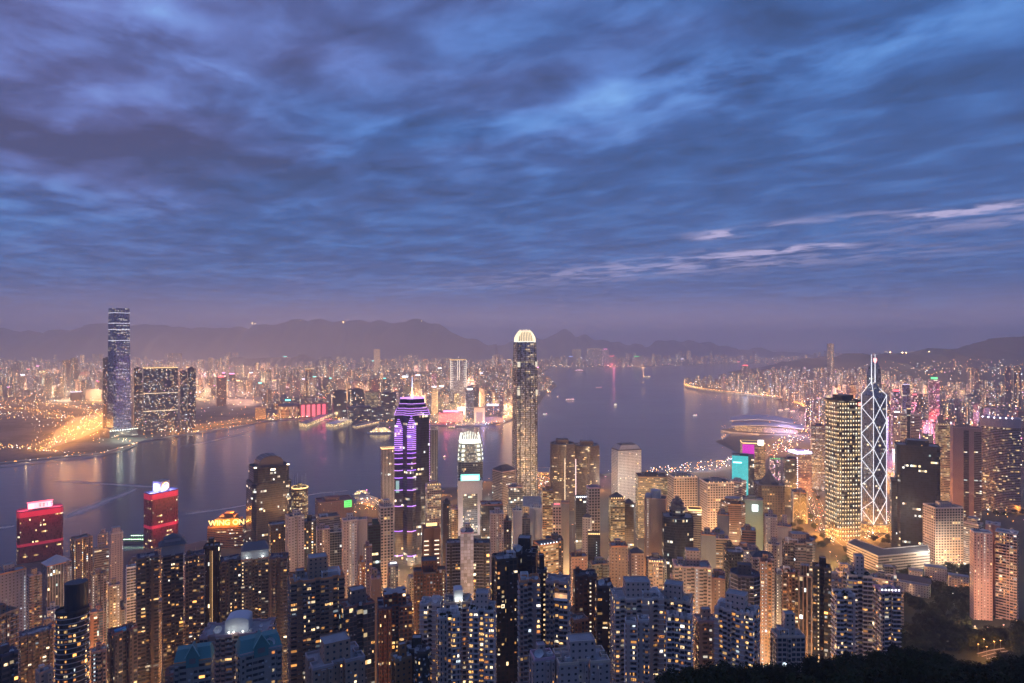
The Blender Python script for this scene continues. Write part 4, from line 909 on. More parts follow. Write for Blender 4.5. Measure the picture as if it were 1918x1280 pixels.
def bank_trusses():
    rt, w, d, H, poly = tower('office_tower', 'dark exposed frame bank tower with hanging triangular trusses', 1481, 1511, 925, 1330, 8, 1.3, 'rect', 'glass', (.16, .16, .17), yb=1010, nick='exposed frame bank', roof='plant ac')
    for zz in (.25, .5, .75, .97):
        for (x0, x1) in ((-w*.5, 0), (0, w*.5)):
            q = MB(); zc = H*zz; q.tube((x0, -d*.5-.8, zc-9), ((x0+x1)/2, -d*.5-.8, zc), .7, METAL, 4); q.tube(((x0+x1)/2, -d*.5-.8, zc), (x1, -d*.5-.8, zc-9), .7, METAL, 4); q.build('truss', rt)
    for x in (-w*.5, 0, w*.5): q = MB(); q.tube((x, -d*.5-1, 0), (x, -d*.5-1, H+4), 1.1, METAL, 6); q.build('ladder_mast', rt)
    rt, w, d, H, poly = tower('office_tower', 'dark gridded tower standing behind the exposed frame bank', 1466, 1493, 862, 1450, 10, 1.0, 'rect', 'glass', (.12, .12, .14), yb=940, roof='plant mast')
    rt, w, d, H, poly = tower('office_tower', 'dark stone tower under a concave pyramid cap with thin finial', 1409, 1471, 912, 1180, 16, .9, 'cham', 'grid', (.10, .08, .085), yb=975, nick='concave pyramid tower', roof='')
    q = MB(); m = plain('slate_cap', (.075, .085, .10), .6)
    for (s0, s1, z0, z1) in ((.78, .74, 0, 5), (.66, .42, 5, 12), (.42, .20, 12, 20), (.20, .05, 20, 28)): q.prism(ngon(w*s0, d*s0*1.05, 8), z0, z1, m, m, top=ngon(w*s1, d*s1*1.05, 8))
    q.tube((0, 0, 28), (0, 0, 42), .5, METAL, 5, .1); q.build('pyramid_cap', rt, None, (0, 0, H))
bank_trusses()

def dark_round_tower():
    rt, w, d, H, poly = tower('office_tower', 'black glass tower with curved front and round tiered cupola', 1239, 1298, 972, 800, 6, .75, 'cham', 'glassd', (.035, .04, .055), 2.2, 3.8, yb=1050, nick='round cupola tower', roof='')
    q = MB(); n = 12
    pts = [(-w*.5+w*i/n, -d*.5-w*.16*math.sin(3.14159*i/n)) for i in range(n+1)]
    for a, b in zip(pts, pts[1:]): q.face([(*a, 0), (*b, 0), (*b, H), (*a, H)], FAC('glassd'), [(pts.index(a)*2, 0), (pts.index(a)*2+2, 0), (pts.index(a)*2+2, 40), (pts.index(a)*2, 40)])
    q.face([(*p, H) for p in pts], ROOFD); q.build('curved_front', rt, (.035, .04, .055))
    q = MB(); m = plain('cupola_grey', (.10, .10, .125), .5); z0 = 0
    for (r, h) in ((.54, 9), (.56, 1.2), (.46, 5), (.48, 1.), (.34, 4), (.16, 5)): q.prism(ngon(w*r, w*r, 20), z0, z0+h, FAC('band') if h > 8 else m, m, 3, 4); z0 += h
    q.tube((0, 0, z0), (0, 0, z0+13), .4, METAL, 5, .1); q.build('cupola', rt, (.10, .10, .12), (0, 0, H))
dark_round_tower()

def right_hotels():
    rt, w, d, H, poly = tower('hotel_tower', 'broad curved hotel with white striped floors under a pale crown', 1836, 1911, 800, 1400, 0, .45, 'rect', 'blank', (.30, .26, .28), yb=945, nick='curved striped hotel', roof='')
    b = MB(); n = 14; fm = facade('wall_hotel_bands', .90, .55, .11, 'gold', .8, chunk=2, glass=(.02, .018, .022))
    pts = [(-w*.5+w*i/n, -d*.5-w*.20*math.sin(3.14159*i/n)) for i in range(n+1)]
    for i, (a, c) in enumerate(zip(pts, pts[1:])): nv = round(H/3.6); b.face([(*a, 0), (*c, 0), (*c, H), (*a, H)], fm, [(i*2, 0), (i*2+2, 0), (i*2+2, nv), (i*2, nv)])
    b.build('curved_wall', rt, (.40, .34, .36))
    q = MB(); pc = plain('pale_crown', (.42, .36, .40), .7)
    o = [(x*1.03, y*1.03-.5) for x, y in pts]
    for a, c in zip(o, o[1:]): q.face([(*a, 0), (*c, 0), (*c, 20), (*a, 20)], pc)
    q.face([(*p, 20) for p in o]+[(w*.5, d*.5, 20), (-w*.5, d*.5, 20)], pc); q.face([(o[-1][0], o[-1][1], 0), (w*.5, d*.5, 0), (w*.5, d*.5, 20), (o[-1][0], o[-1][1], 20)], pc); q.face([(-w*.5, d*.5, 0), (o[0][0], o[0][1], 0), (o[0][0], o[0][1], 20), (-w*.5, d*.5, 20)], pc)
    q.build('pale_crown', rt, None, (0, 0, H))
    for i in range(6): q = MB(); q.prism(ngon(2, 2, 6), 0, 2, glow('spot_w', (1, .8, .9), 7)); q.build('floodlight', rt, None, (o[1+i*2][0], o[1+i*2][1]+2, H+20))
    rt, w, d, H, poly = tower('hotel_tower', 'mauve twin slab with dark ribbon windows left of the curved hotel', 1779, 1838, 803, 1300, 10, .6, 'rect', 'blank', (.34, .26, .29), yb=985, nick='mauve twin slab', roof='plant ac')
    q = MB(); q.box(-w*.12, w*.06, -d*.5-.8, -d*.5-.05, 0, H-4, FAC('band'), METAL, 3, 3.6); q.build('window_strip', rt, (.12, .10, .12))
    q = MB(); q.box(w*.24, w*.5, -d*.5-.8, -d*.5-.05, 0, H-6, FAC('band'), METAL, 3, 3.6); q.build('window_strip', rt, (.20, .18, .2))
    tower('office_tower', 'cream lit ribbon window block behind the black glass slab', 1752, 1783, 798, 1440, 12, .7, 'rect', 'bandg', (.46, .40, .34), 3, 4, yb=870, roof='plant mast spots:gold')
    rt, w, d, H, poly = tower('office_tower', 'broad black glass slab with few lit strips and roof plant', 1674, 1761, 838, 1110, 6, .7, 'cham', 'glassd', (.02, .022, .035), 3, 4, yb=1025, nick='black glass slab', roof='bigbox ac')
    q = MB(); q.prism(rect(w*.16, d*.8), 0, H*.66, FAC('glassd'), ROOFD, 3, 4); q.build('lower_wing', rt, (.02, .022, .035), (-w*.54, 0, 0))
right_hotels()

def curved_pair():
    for i, (x0, x1, yt) in enumerate(((1029, 1077, 834), (1074, 1123, 837))):
        rt, w, d, H, poly = tower('office_tower', ('left of the two bronze curved exchange towers by the harbour', 'right of the two bronze curved exchange towers, with pink lit edge')[i], x0, x1, yt, 1440+i*12, 8, .85, 'oct', 'blank', (.13, .085, .065), yb=965, nick=('left bronze curved tower', 'right bronze curved tower')[i], roof='bigbox ac mast garden')
        b = MB(); n = 10; fm = facade('wall_bronze_bands', .94, .56, .10, 'gold', .9, chunk=3, glass=(.05, .035, .03))
        pts = [(-w*.5+w*j/n, -d*.40-d*.15*math.sin(3.14159*j/n)) for j in range(n+1)]; nv = round(H/3.9)
        for j, (a, c) in enumerate(zip(pts, pts[1:])): b.face([(*a, 0), (*c, 0), (*c, H), (*a, H)], fm, [(j*2+i*40, 0), (j*2+2+i*40, 0), (j*2+2+i*40, nv), (j*2+i*40, nv)])
        b.face([(*p, H) for p in pts], ROOFD); b.build('curved_wall', rt, (.11, .078, .066))
        q = MB(); g = glow('pink_edge', (1, .62, .62), 1.8) if i else glow('gold_edge', (1, .72, .45), 1.2)
        q.tube((-w*.5 if i else w*.05, pts[0 if i else 5][1]-.6, 6), (-w*.5 if i else w*.05, pts[0 if i else 5][1]-.6, H*.8), .7, g, 5); q.build('light_edge', rt)
curved_pair()

def round_window_block():
    fm = facade('wall_round_windows', .56, .54, .035, 'gold', 2.4, glass=(.03, .03, .035))
    rt, w, d, H, poly = tower('office_tower', 'pale tower with a regular grid of small round windows and sloped cap', 1145, 1201, 846, 1500, 27, .62, 'rect', 'blank', (.74, .76, .80), yb=940, nick='pale round windowed tower', roof='')
    ob = [c for c in rt.children if c.name.startswith('wall')][0]; ob.data.materials[0] = fm
    for f in ob.data.polygons:
        for li in f.loop_indices: uv = ob.data.uv_layers[0].data[li].uv; uv[0] = round(uv[0]*.86*8)/8; uv[1] = uv[1]*.86
    q = MB(); dk = CONCD; q.prism(scale(poly, 1.004), 0, 3, dk, dk); q.build('dark_band', rt, None, (0, 0, H))
    q = MB(); q.prism(scale(poly, .94), 0, 9, CONC, CONC, top=scale(poly, .74)); q.build('sloped_cap', rt, None, (0, 0, H+3)); q = MB(); q.prism(scale(poly, .6), 0, 3, dk, dk); q.build('plant_room', rt, None, (0, 0, H+12))
round_window_block()

def colour_blocks():
    rt, w, d, H, poly = tower('office_tower', 'block with one whole face glowing turquoise beside the waterfront', 1371, 1412, 856, 1560, 0, .7, 'rect', 'glass', (.05, .06, .08), yb=945, nick='turquoise glowing block', roof='plant')
    cm = plain('turquoise_screen', (.05, .4, .4), .4, (.02, .55, .60), .62, var=.5, scale=.12); q = MB(); q.box(-w*.5, w*.24, -d*.5-1, -d*.5-.1, 4, H+2, cm); q.build('turquoise_screen', rt)
    q = MB(); q.box(-w*.44, -w*.05, -d*.5-1.4, -d*.5-1.05, H-16, H-13, glow('pale_cyan', (.6, 1, 1), 2)); q.build('lettering', rt)
    q = MB(); q.box(w*.25, w*.5, -d*.5-.7, -d*.5-.1, 4, H, FAC('glass'), METAL, 3, 4); q.build('dark_side', rt, (.06, .06, .08))
    rt, w, d, H, poly = tower('office_tower', 'gold banded tower with magenta upper panel and white rooftop screen', 1386, 1433, 832, 1740, 8, .8, 'rect', 'bandg', (.30, .20, .14), 2.6, 4.4, yb=900, nick='magenta topped gold tower', roof='glow:gold')
    q = MB(); q.box(-w*.5, w*.02, -d*.5-1, -d*.5-.1, H*.62, H-2, plain('magenta_screen', (.4, .03, .3), .4, (.72, .02, .62), .6, var=.4)); q.build('magenta_screen', rt)
    q = MB(); q.box(w*.16, w*.44, -d*.5-1.2, -d*.5+1, H-4, H+12, METAL); s = q.build('rooftop_sign', rt); q = MB(); q.box(w*.17, w*.43, -d*.5-1.7, -d*.5-1.25, H-3, H+11, glow('white_panel', (1, .92, .88), 2.2)); q.build('lit_panel', s)
    rt, w, d, H, poly = tower('office_tower', 'pinkish dotted tower crowned with a bright lavender light ring', 1476, 1520, 850, 1560, 32, 1, 'rect', 'gridl', (.42, .30, .40), 3, 4, yb=935, nick='lavender crowned tower', roof='plant mast glow:lav', )
    q = MB(); g = glow('lav_crown', (.66, .58, 1), 2.4); q.prism(scale(poly, 1.02), 0, 5, g, g); q.build('light_ring', rt, None, (0, 0, H-2))
    for i in range(26): q = MB(); q.prism(ngon(1.7, 1.7, 6), 0, 1.9, glow('pinkdot', (1, .70, .80), 5)); q.build('edge_lamp', rt, None, (-w*.5, -d*.5-.9, H-12-i*5.2))
    rt, w, d, H, poly = tower('office_tower', 'dark teal block with one bright square screen near its top', 1391, 1429, 938, 1080, 4, .7, 'rect', 'blank', (.05, .10, .12), yb=995, nick='teal block with square screen', roof='plant')
    q = MB(); q.box(-w*.06, w*.24, -d*.5-1, -d*.5-.1, H-18, H-7, glow('square_screen', (.80, 1, 1), 2)); q.build('lit_panel', rt)
    LAMPS.append((rt, (w*.08, -d*.5-9, H-14), (.7, .95, 1), 9000, .8))
colour_blocks()

def convention_hall():                                 # low hall with sweeping wing roofs on the water
    D = 2720; k = D/F; cx = 1432
    t = place('convention_centre', 'low waterfront hall with sweeping bird wing roof on a round promontory', 'convention centre', cx, D, 4, 0, 'wing roofed hall', (1350, 1530), 785, 830)
    q = MB(); q.prism([(x*k, y*k) for x, y in ((-78, -10), (-60, -34), (0, -42), (70, -30), (88, 10), (60, 40), (-50, 30))], -5, 3, CONC, ASPH); q.build('promontory', t)
    q = MB(); q.prism([(x*k, y*k) for x, y in ((-52, -16), (0, -26), (56, -16), (62, 20), (-46, 20))], 3, 26, FAC('gridl'), ROOF, 5, 5); q.build('glass_hall', t, (.32, .28, .30))
    rm = plain('wing_roof', (.50, .45, .50), .65, var=.12)
    def wing(nm, x0, x1, y0, y1, h0, h1, sag, n=18, mm=8):
        b = MB(); g = lambda u, v: ((x0+(x1-x0)*u)*k, (y0+(y1-y0)*v-(1-(2*u-1)**2)*7)*k, h0+(h1-h0)*math.sin(3.14159*(u*.8+.1))*(.45+.55*v)-sag*(2*u-1)**2*(1-v))
        for i in range(n):
            for j in range(mm):
                A, B, C2, D2 = g(i/n, j/mm), g((i+1)/n, j/mm), g((i+1)/n, (j+1)/mm), g(i/n, (j+1)/mm)
                b.face([A, B, C2, D2], rm); dn = lambda p: (p[0], p[1], p[2]-2.5); b.face([dn(D2), dn(C2), dn(B), dn(A)], rm)
                if j == 0: b.face([dn(A), dn(B), B, A], glow('eave_gold', (1, .60, .32), .3))
        return b.build(nm, t)
    wing('wing_roof', -58, 66, -24, 10, 26, 46, 3); wing('upper_wing', -62, 50, 2, 32, 42, 66, 6)
    for i in range(14): a = 2.6+i*.16; LAMPS.append((None, (*[t.location[0]+math.cos(a)*80*k*.98, t.location[1]+math.sin(a)*44*k*.9][:2], 16), WRM if i % 2 else ORA, 9000, 0))
convention_hall()
# ---------------------------------------------------------------- island towers, one row each, as they stand in the photo
A, O_ = 'apartment_tower', 'office_tower'
BEI = (.40, .34, .30); PNK = (.46, .33, .31); GRY = (.32, .31, .33); WHI = (.55, .53, .55); BRN = (.20, .14, .12); DRK = (.09, .08, .085); MAU = (.33, .28, .31); CRM = (.52, .46, .40); TER = (.33, .14, .09); BLU = (.20, .22, .30)
def T(nm, label, x0, x1, yt, D, rot, asp, shp, fac, col, yb, **k): return tower(nm, label, x0, x1, yt, D, rot, asp, shp, fac, col, yb=yb, **k)
ROWS = [
 # left edge
 (A, 'bluish slab at the far left edge with a string of white stair lights', -14, 50, 1075, 640, 14, .6, 'rect', 'small', (.24, .23, .31), 1180, dict(wins=6, stair=2, roof='plant ac')),
 (A, 'orange lit apartment slab behind the bluish slab at far left', 51, 79, 1080, 720, 10, .9, 'notch1', 'resn', (.42, .26, .17), 1160, dict(wins=16, ledge=1)),
 (O_, 'mauve block with a pale pointed pavilion roof, below the red tower with white sign', 77, 134, 1060, 830, 18, .8, 'rect', 'strip', (.26, .22, .24), 1150, dict(roof='pyr', roofm=plain('pale_roof', (.46, .43, .45), .6), nick='pavilion roofed block')),
 (A, 'narrow tower with twin columns of gold windows beside the pavilion roofed block', 119, 135, 1062, 790, 8, 1, 'rect', 'small', (.25, .20, .20), 1125, dict(stair=3, wins=0, roof='plant')),
 (A, 'brown flats with a thin roof mast, between the two red towers', 131, 174, 1012, 900, 22, .8, 'notch1', 'res', (.25, .17, .15), 1100, dict(roof='ac mast', nick='brown masted flats')),
 (A, 'small pink gabled tower with orange balcony behind the brown masted flats', 183, 203, 1003, 960, -16, .9, 'rect', 'res', (.50, .36, .33), 1050, dict(roof='plant')),
 (A, 'bright pinkish white tower tapering at the top, right of the gabled tower', 204, 231, 1001, 940, 8, .8, 'cham', 'small', (.60, .47, .46), 1100, dict(roof='step', nick='bright pinkish tower')),
 (O_, 'grey flat block under the bright pinkish tower, with orange floor at its head', 175, 204, 1030, 880, 5, .7, 'rect', 'band', (.24, .22, .23), 1060, {}),
 (A, 'maroon flats with two columns of white stair lights', 168, 199, 1078, 780, 12, .8, 'notch1', 'resn', (.20, .13, .13), 1130, dict(stair=2, wins=3, roof='plant')),
 (A, 'gold gridded narrow tower left of the white slatted tower', 203, 225, 1098, 700, 6, .9, 'rect', 'small', (.36, .29, .22), 1185, dict(stair=2, wins=22, roof='plant')),
 (A, 'slender white tower with small square windows left of the dark temple roofed flats', 236, 257, 1064, 690, 4, .9, 'rect', 'resn', (.60, .58, .62), 1160, dict(wins=6, ledge=3, roof='ac')),
 (A, 'grey flats topped with blue tarpaulin below the gold gridded tower', 201, 258, 1187, 480, 20, .7, 'notch1', 'resn', (.20, .17, .18), 1240, dict(wins=14, roof='bluetarp plant2', nick='blue tarpaulin flats')),
 (A, 'low pink flats with two strings of stair lights, bottom left', 170, 200, 1222, 470, 6, .8, 'rect', 'resn', (.48, .36, .34), 1255, dict(stair=2, wins=3)),
 (O_, 'wedge topped block with orange lit louvred side at the left edge', -40, 36, 1158, 430, 30, .8, 'rect', 'resn', (.36, .26, .22), 1230, dict(wins=4, roof='plant ac', ledge=1)),
 (A, 'dim grey towers crowding the bottom left corner under the wedge topped block', -20, 34, 1232, 350, 12, .8, 'notch', 'resn', (.15, .14, .17), 1280, dict(wins=6)),
 (A, 'shadowed notched flats in front of the orange lit slab', 34, 100, 1190, 520, 8, .6, 'notch3', 'resn', (.17, .14, .15), 1280, dict(wins=12, roof='ac tank', nick='shadowed notched flats')),
 (A, 'white capped small block at the bottom left with a framed roof', 66, 100, 1262, 380, 16, .9, 'rect', 'small', (.40, .38, .40), 1280, dict(roof='frame')),
 # temple roofed complex
 (A, 'left wing of the dark temple roofed flats', 255, 297, 1046, 530, 3, .8, 'notch1', 'resn', (.185, .15, .135), 1245, dict(wins=14, ledge=2, roof='ac', nick='temple roofed flats')),
 (A, 'middle wing of the dark temple roofed flats under a pagoda hipped penthouse', 304, 343, 1042, 540, 3, .9, 'notch1', 'resn', (.185, .15, .14), 1245, dict(wins=22, ledge=2, roof='pagoda')),
 (A, 'right wing of the dark temple roofed flats with a column of lit living rooms', 347, 384, 1042, 530, -4, .8, 'notch1', 'resn', (.18, .145, .135), 1240, dict(wins=34, ledge=2, roof='ac plant2')),
 (A, 'tall black slab with two thin golden vertical lines', 381, 413, 1026, 560, -10, .9, 'rect', 'strip', (.075, .055, .05), 1180, dict(roof='plant', wins=5, goldlines=1, nick='gold lined black slab')),
 (A, 'left wing of the grey gabled flats with balcony lights', 411, 452, 1052, 560, 8, .8, 'notch1', 'resn', (.20, .165, .155), 1170, dict(wins=16, ledge=2, roof='ac')),
 (A, 'middle wing of the grey gabled flats under a floodlit gabled box', 452, 503, 1049, 565, 0, .8, 'notch1', 'resn', (.24, .20, .19), 1165, dict(wins=8, stair=1, ledge=2, roof='gabled', nick='grey gabled flats')),
 (A, 'right wing of the grey gabled flats edged by a column of gold windows', 504, 541, 1047, 560, -8, .8, 'notch1', 'resn', (.20, .16, .15), 1170, dict(wins=10, stair=1, ledge=2, roof='ac plant2')),
 # bottom left of centre
 (A, 'dark round balcony tower with glowing curved floors at bottom left', 103, 168, 1150, 400, 0, .8, 'round', 'resg', (.055, .05, .055), 1280, dict(wins=44, ledge=1, roof='drum', nick='round balcony tower')),
 (A, 'green tiled gable topped flats at the bottom edge', 326, 402, 1244, 330, -8, .7, 'rect', 'resn', (.30, .33, .36), 1280, dict(roof='tealgable', wins=3, ww=.4)),
 (A, 'large teal gabled flats with a white dish, bottom edge left of centre', 441, 528, 1226, 330, 10, .7, 'rect', 'resn', (.33, .36, .40), 1280, dict(roof='tealgable dish', wins=3)),
 (A, 'pink trimmed flats with a floodlit curved penthouse and satellite dish', 376, 519, 1196, 390, -12, .5, 'notch3', 'resn', (.42, .33, .34), 1235, dict(roof='curved dish tank', wins=10, ledge=1, nick='floodlit curved penthouse')),
 (A, 'beige notched tower with a grey diamond marked penthouse box', 540, 645, 1090, 430, 6, .6, 'notch3', 'resn', (.36, .30, .27), 1280, dict(wins=52, stair=0, ledge=2, roof='tallbox frame', nick='diamond marked beige tower')),
 (A, 'navy glass tower with a pale blocky lift house', 635, 702, 1140, 420, 18, .7, 'notch1', 'glass', (.20, .20, .24), 1260, dict(wins=10, roof='bigbox', nick='navy glass tower')),
 (A, 'slim beige blank slab rising behind the navy glass tower', 694, 713, 1086, 500, 6, .8, 'rect', 'blank', (.46, .36, .31), 1220, dict(roof='plant')),
 (A, 'stepped rust red tower with lit window bands', 706, 772, 1140, 460, 4, .8, 'notch1', 'resn', (.30, .11, .075), 1240, dict(wins=26, roof='step', ledge=2, nick='stepped rust red tower')),
 (A, 'flat roofed block with an orange glowing wall at the bottom edge', 571, 684, 1252, 320, 14, .7, 'notch1', 'small', (.44, .33, .29), 1280, dict(roof='bigbox', nick='orange walled block')),
 (A, 'ochre blank walled flats at the bottom edge beside a stair light column', 731, 772, 1240, 340, 20, .9, 'rect', 'small', (.38, .21, .11), 1280, dict(stair=1, wins=2, roof='plant')),
 (A, 'small tower with cream clock like roof panel above the rust red tower', 726, 746, 1062, 700, 5, .9, 'rect', 'small', (.30, .26, .26), 1110, dict(stair=2, wins=4, roof='sign:white')),
 (A, 'unlit olive block at the bottom between rust tower and white clusters', 757, 800, 1222, 345, -6, 1, 'oct', 'resn', (.07, .075, .07), 1280, dict(roof='plant ac', wins=5)),
 # middle, between the water and the flats
 (A, 'tall lavender slab with one column of golden windows', 534, 570, 970, 700, 14, .8, 'notch1', 'small', (.40, .36, .41), 1075, dict(stair=1, wins=2, roof='plant plant2', nick='lavender slab')),
 (A, 'black flats with scattered orange windows left of the lavender slab', 503, 536, 985, 720, 8, .8, 'rect', 'res', (.075, .06, .065), 1045, dict(roof='ac')),
 (A, 'black tower pressed against the right side of the lavender slab', 569, 592, 978, 730, 0, 1, 'rect', 'res', (.06, .055, .075), 1055, dict(roof='plant')),
 (O_, 'wide grey block with a framed lit roof in front of the green sign', 592, 637, 972, 900, 12, .8, 'rect', 'band', (.22, .20, .22), 1000, dict(roof='frame ac', nick='framed roof block')),
 (A, 'pinkish tower with a bright stair column under the framed roof block', 591, 618, 993, 760, 8, .8, 'rect', 'small', (.42, .32, .31), 1060, dict(stair=2, wins=0)),
 (A, 'pale grey glass tower right of the pinkish stair tower', 616, 641, 998, 770, 4, .8, 'rect', 'glass', (.42, .42, .44), 1055, {}),
 (A, 'white tower with a long double string of golden windows', 640, 669, 977, 700, 10, .8, 'rect', 'small', (.55, .47, .46), 1090, dict(stair=3, wins=0, roof='plant', nick='golden string white tower')),
 (A, 'blank cream slab joined to the golden string white tower', 669, 688, 975, 720, 4, .8, 'rect', 'blank', (.50, .44, .43), 1040, dict(roof='ac')),
 (O_, 'deep green glass tower with a few white lit floors', 688, 713, 986, 740, 6, .9, 'rect', 'glassd', (.02, .075, .07), 1080, dict(nick='deep green tower')),
 (O_, 'pale office block with a grid of punched windows left of the violet neon tower', 709, 737, 952, 900, 10, .9, 'rect', 'grid', (.46, .40, .38), 1000, dict(roof='bigbox')),
 (A, 'dim violet tower below the deep green tower', 681, 697, 1026, 640, 4, .9, 'rect', 'small', (.16, .13, .22), 1095, dict(stair=1, wins=2)),
 (A, 'copper tinted slim flats right of the golden string white tower', 671, 684, 1056, 600, 6, 1, 'rect', 'small', (.38, .19, .12), 1100, dict(stair=1)),
 (O_, 'pale cream slab behind the violet neon tower on its left, lit along the top', 713, 742, 842, 1280, 12, .5, 'rect', 'strip', (.62, .53, .47), 945, dict(roof='glow:gold', nick='cream twin slab left')),
 (O_, 'slim cream slab behind the violet neon tower on its right', 804, 820, 806, 1290, 4, 1.2, 'rect', 'strip', (.56, .53, .47), 905, dict(roof='plant')),
 (A, 'pink lit tower with crown lamps right of the violet neon tower', 797, 826, 912, 980, 8, .9, 'rect', 'gridl', (.48, .36, .33), 1000, dict(roof='plant spots:gold', stair=1, nick='crown lamped pink tower')),
 (O_, 'brown tower with paired columns of short light bars and a lit cap sign', 790, 825, 992, 740, 6, .9, 'notch1', 'blank', (.20, .12, .09), 1070, dict(roof='sign:gold', barlights=1, nick='light barred brown tower')),
 (A, 'narrow black slab with a dotted light column, left of the white framed block', 829, 844, 944, 900, 4, 1, 'rect', 'small', (.09, .07, .07), 1005, dict(stair=1)),
 (O_, 'golden lit shops block squeezed beside the white framed block', 842, 858, 955, 1000, 4, 1, 'rect', 'gridl', (.50, .36, .22), 1010, {}),
 (A, 'grey tiled slab core standing between two black glass wings', 862, 887, 1000, 600, 2, 1.1, 'rect', 'grey_tiles', (.42, .41, .45), 1110, dict(roof='plant dish', nick='grey tiled slab')),
 (A, 'black glass wing left of the grey tiled slab', 836, 863, 1020, 615, 2, .9, 'rect', 'resg', (.13, .13, .16), 1110, dict(wins=14, ledge=1, roof='ac')),
 (A, 'black glass wing right of the grey tiled slab', 886, 918, 1020, 615, -2, .9, 'rect', 'resg', (.13, .13, .16), 1110, dict(wins=16, ledge=1, roof='ac')),
 (A, 'maroon tower with a zigzag string of white dots, below the light barred tower', 774, 834, 1076, 560, 2, .8, 'cross', 'resn', (.19, .095, .075), 1120, dict(stair=2, wins=8, roof='bigbox', nick='zigzag dotted maroon tower')),
 (O_, 'dark roofed office cube with banded windows left of the claw crowned tower', 922, 966, 886, 1180, 40, .9, 'rect', 'band', (.34, .29, .28), 945, dict(roof='hip', nick='banded office cube')),
 (O_, 'glassy modern block with a pink screen under the banded office cube', 951, 979, 915, 1060, 6, .8, 'rect', 'glass', (.34, .33, .36), 958, dict(roof='plant ac')),
 (O_, 'slate topped dark block right of the white framed block', 899, 942, 948, 960, 6, .7, 'rect', 'glass', (.12, .12, .14), 975, dict(roof='garden ac', nick='slate topped block')),
 (A, 'pale twin string tower in front of the slate topped block', 917, 944, 964, 760, 6, .9, 'notch1', 'small', (.47, .41, .40), 1040, dict(stair=2, roof='plant')),
 (A, 'dusky slim tower right of the pale twin string tower', 942, 958, 978, 780, 6, 1, 'rect', 'res', (.16, .13, .13), 1040, {}),
 (O_, 'plain white slab with a green tinted glass wing', 960, 978, 958, 860, 4, 1, 'rect', 'blank', (.58, .56, .55), 1025, dict(roof='plant', nick='plain white slab')),
 (O_, 'green tinted glass wing joined to the plain white slab', 977, 993, 972, 870, 4, 1, 'rect', 'glass', (.2, .22, .22), 1020, {}),
 (O_, 'white notched tower glowing at its foot, right of the plain white slab', 991, 1016, 953, 880, -4, .9, 'notch1', 'blank', (.60, .57, .55), 1015, dict(roof='plant', nick='white notched tower')),
 (O_, 'amber glowing glass tower under the claw crowned tower', 1014, 1036, 921, 980, 8, .9, 'rect', 'bandg', (.34, .18, .09), 1000, dict(nick='amber glass tower')),
 (O_, 'white hotel front with small square windows and red roof letters', 1035, 1051, 950, 900, 2, 1, 'rect', 'grid', (.56, .45, .43), 1020, dict(roof='sign:red')),
 (O_, 'grey blank slab joined to the white hotel front', 1050, 1066, 944, 905, 2, 1, 'rect', 'blank', (.34, .35, .34), 1020, dict(roof='ac')),
 (O_, 'dark glass block with bright roof lamp below the bronze towers', 1076, 1100, 935, 960, 8, .9, 'rect', 'glassd', (.09, .09, .11), 990, dict(roof='spots:white')),
 (O_, 'pale grey gridded tower below the right bronze tower', 1098, 1124, 916, 930, 14, .9, 'rect', 'grid', (.36, .36, .37), 1005, dict(roof='ac', nick='pale gridded tower')),
 (O_, 'white pointed tower with a golden edge light', 1091, 1109, 972, 780, -12, 1, 'rect', 'small', (.56, .53, .48), 1055, dict(roof='pyr', stair=1)),
 (O_, 'square black glass tower with a row of lamps round its roof', 1100, 1124, 1004, 740, 4, 1, 'rect', 'glassd', (.045, .045, .06), 1065, dict(roof='spots:gold', stair=1, nick='lamp topped black tower')),
 (O_, 'slanted glass roofed tower lit yellow inside', 1140, 1170, 938, 920, 10, .9, 'rect', 'bandg', (.24, .22, .16), 1030, dict(roof='pyr spots:gold', nick='yellow lit glass roof tower')),
 (O_, 'small dark pavilion topped block next to the yellow lit glass roof tower', 1168, 1187, 946, 960, 6, 1, 'rect', 'glassd', (.06, .06, .08), 985, dict(roof='pyr')),
 (O_, 'olive glass block with gold ribbons beside the pale round windowed tower', 1190, 1250, 896, 1220, 8, .7, 'rect', 'bandg', (.17, .15, .12), 960, dict(roof='plant ac', nick='olive gold ribbon block')),
 (A, 'tall blank sandstone slab with a grey drum on top', 1207, 1250, 936, 830, -6, .8, 'rect', 'blank', (.44, .31, .23), 1050, dict(roof='silo', stair=1, nick='blank sandstone slab')),
 (O_, 'square office block with deep white window grid and brown roof lamps', 1250, 1306, 897, 1130, 20, .8, 'rect', 'grid', (.48, .42, .39), 955, dict(roof='ac plant spots:gold', nick='left white gridded block')),
 (O_, 'twin white gridded office block nearer the turquoise face', 1310, 1374, 908, 1080, 22, .8, 'rect', 'grid', (.48, .42, .42), 1000, dict(roof='ac plant spots:gold', nick='right white gridded block')),
 (O_, 'pink grey striped wing behind the right white gridded block', 1366, 1398, 905, 1140, -24, .9, 'rect', 'band', (.50, .42, .42), 945, {}),
 (O_, 'brown banded stepped block in front of the right white gridded block', 1347, 1398, 948, 960, 12, .8, 'oct', 'band', (.20, .13, .12), 992, dict(roof='step', nick='brown stepped block')),
 (O_, 'gold capped pale glass block behind the round cupola tower', 1288, 1314, 958, 900, 4, .9, 'rect', 'band', (.28, .26, .22), 1015, dict(roof='glow:gold')),
 (O_, 'grey plain block beneath the gold capped pale glass block', 1343, 1366, 966, 830, 4, .9, 'rect', 'blank', (.25, .25, .27), 1005, {}),
 (A, 'slate grey block with a flat green grey face in the middle of the flats', 1312, 1341, 1004, 720, 6, .8, 'rect', 'blank', (.24, .27, .27), 1045, {}),
 (A, 'terracotta balcony block among dark roofs', 1386, 1416, 996, 780, 8, .9, 'rect', 'band', (.34, .17, .11), 1030, dict(nick='terracotta balcony block')),
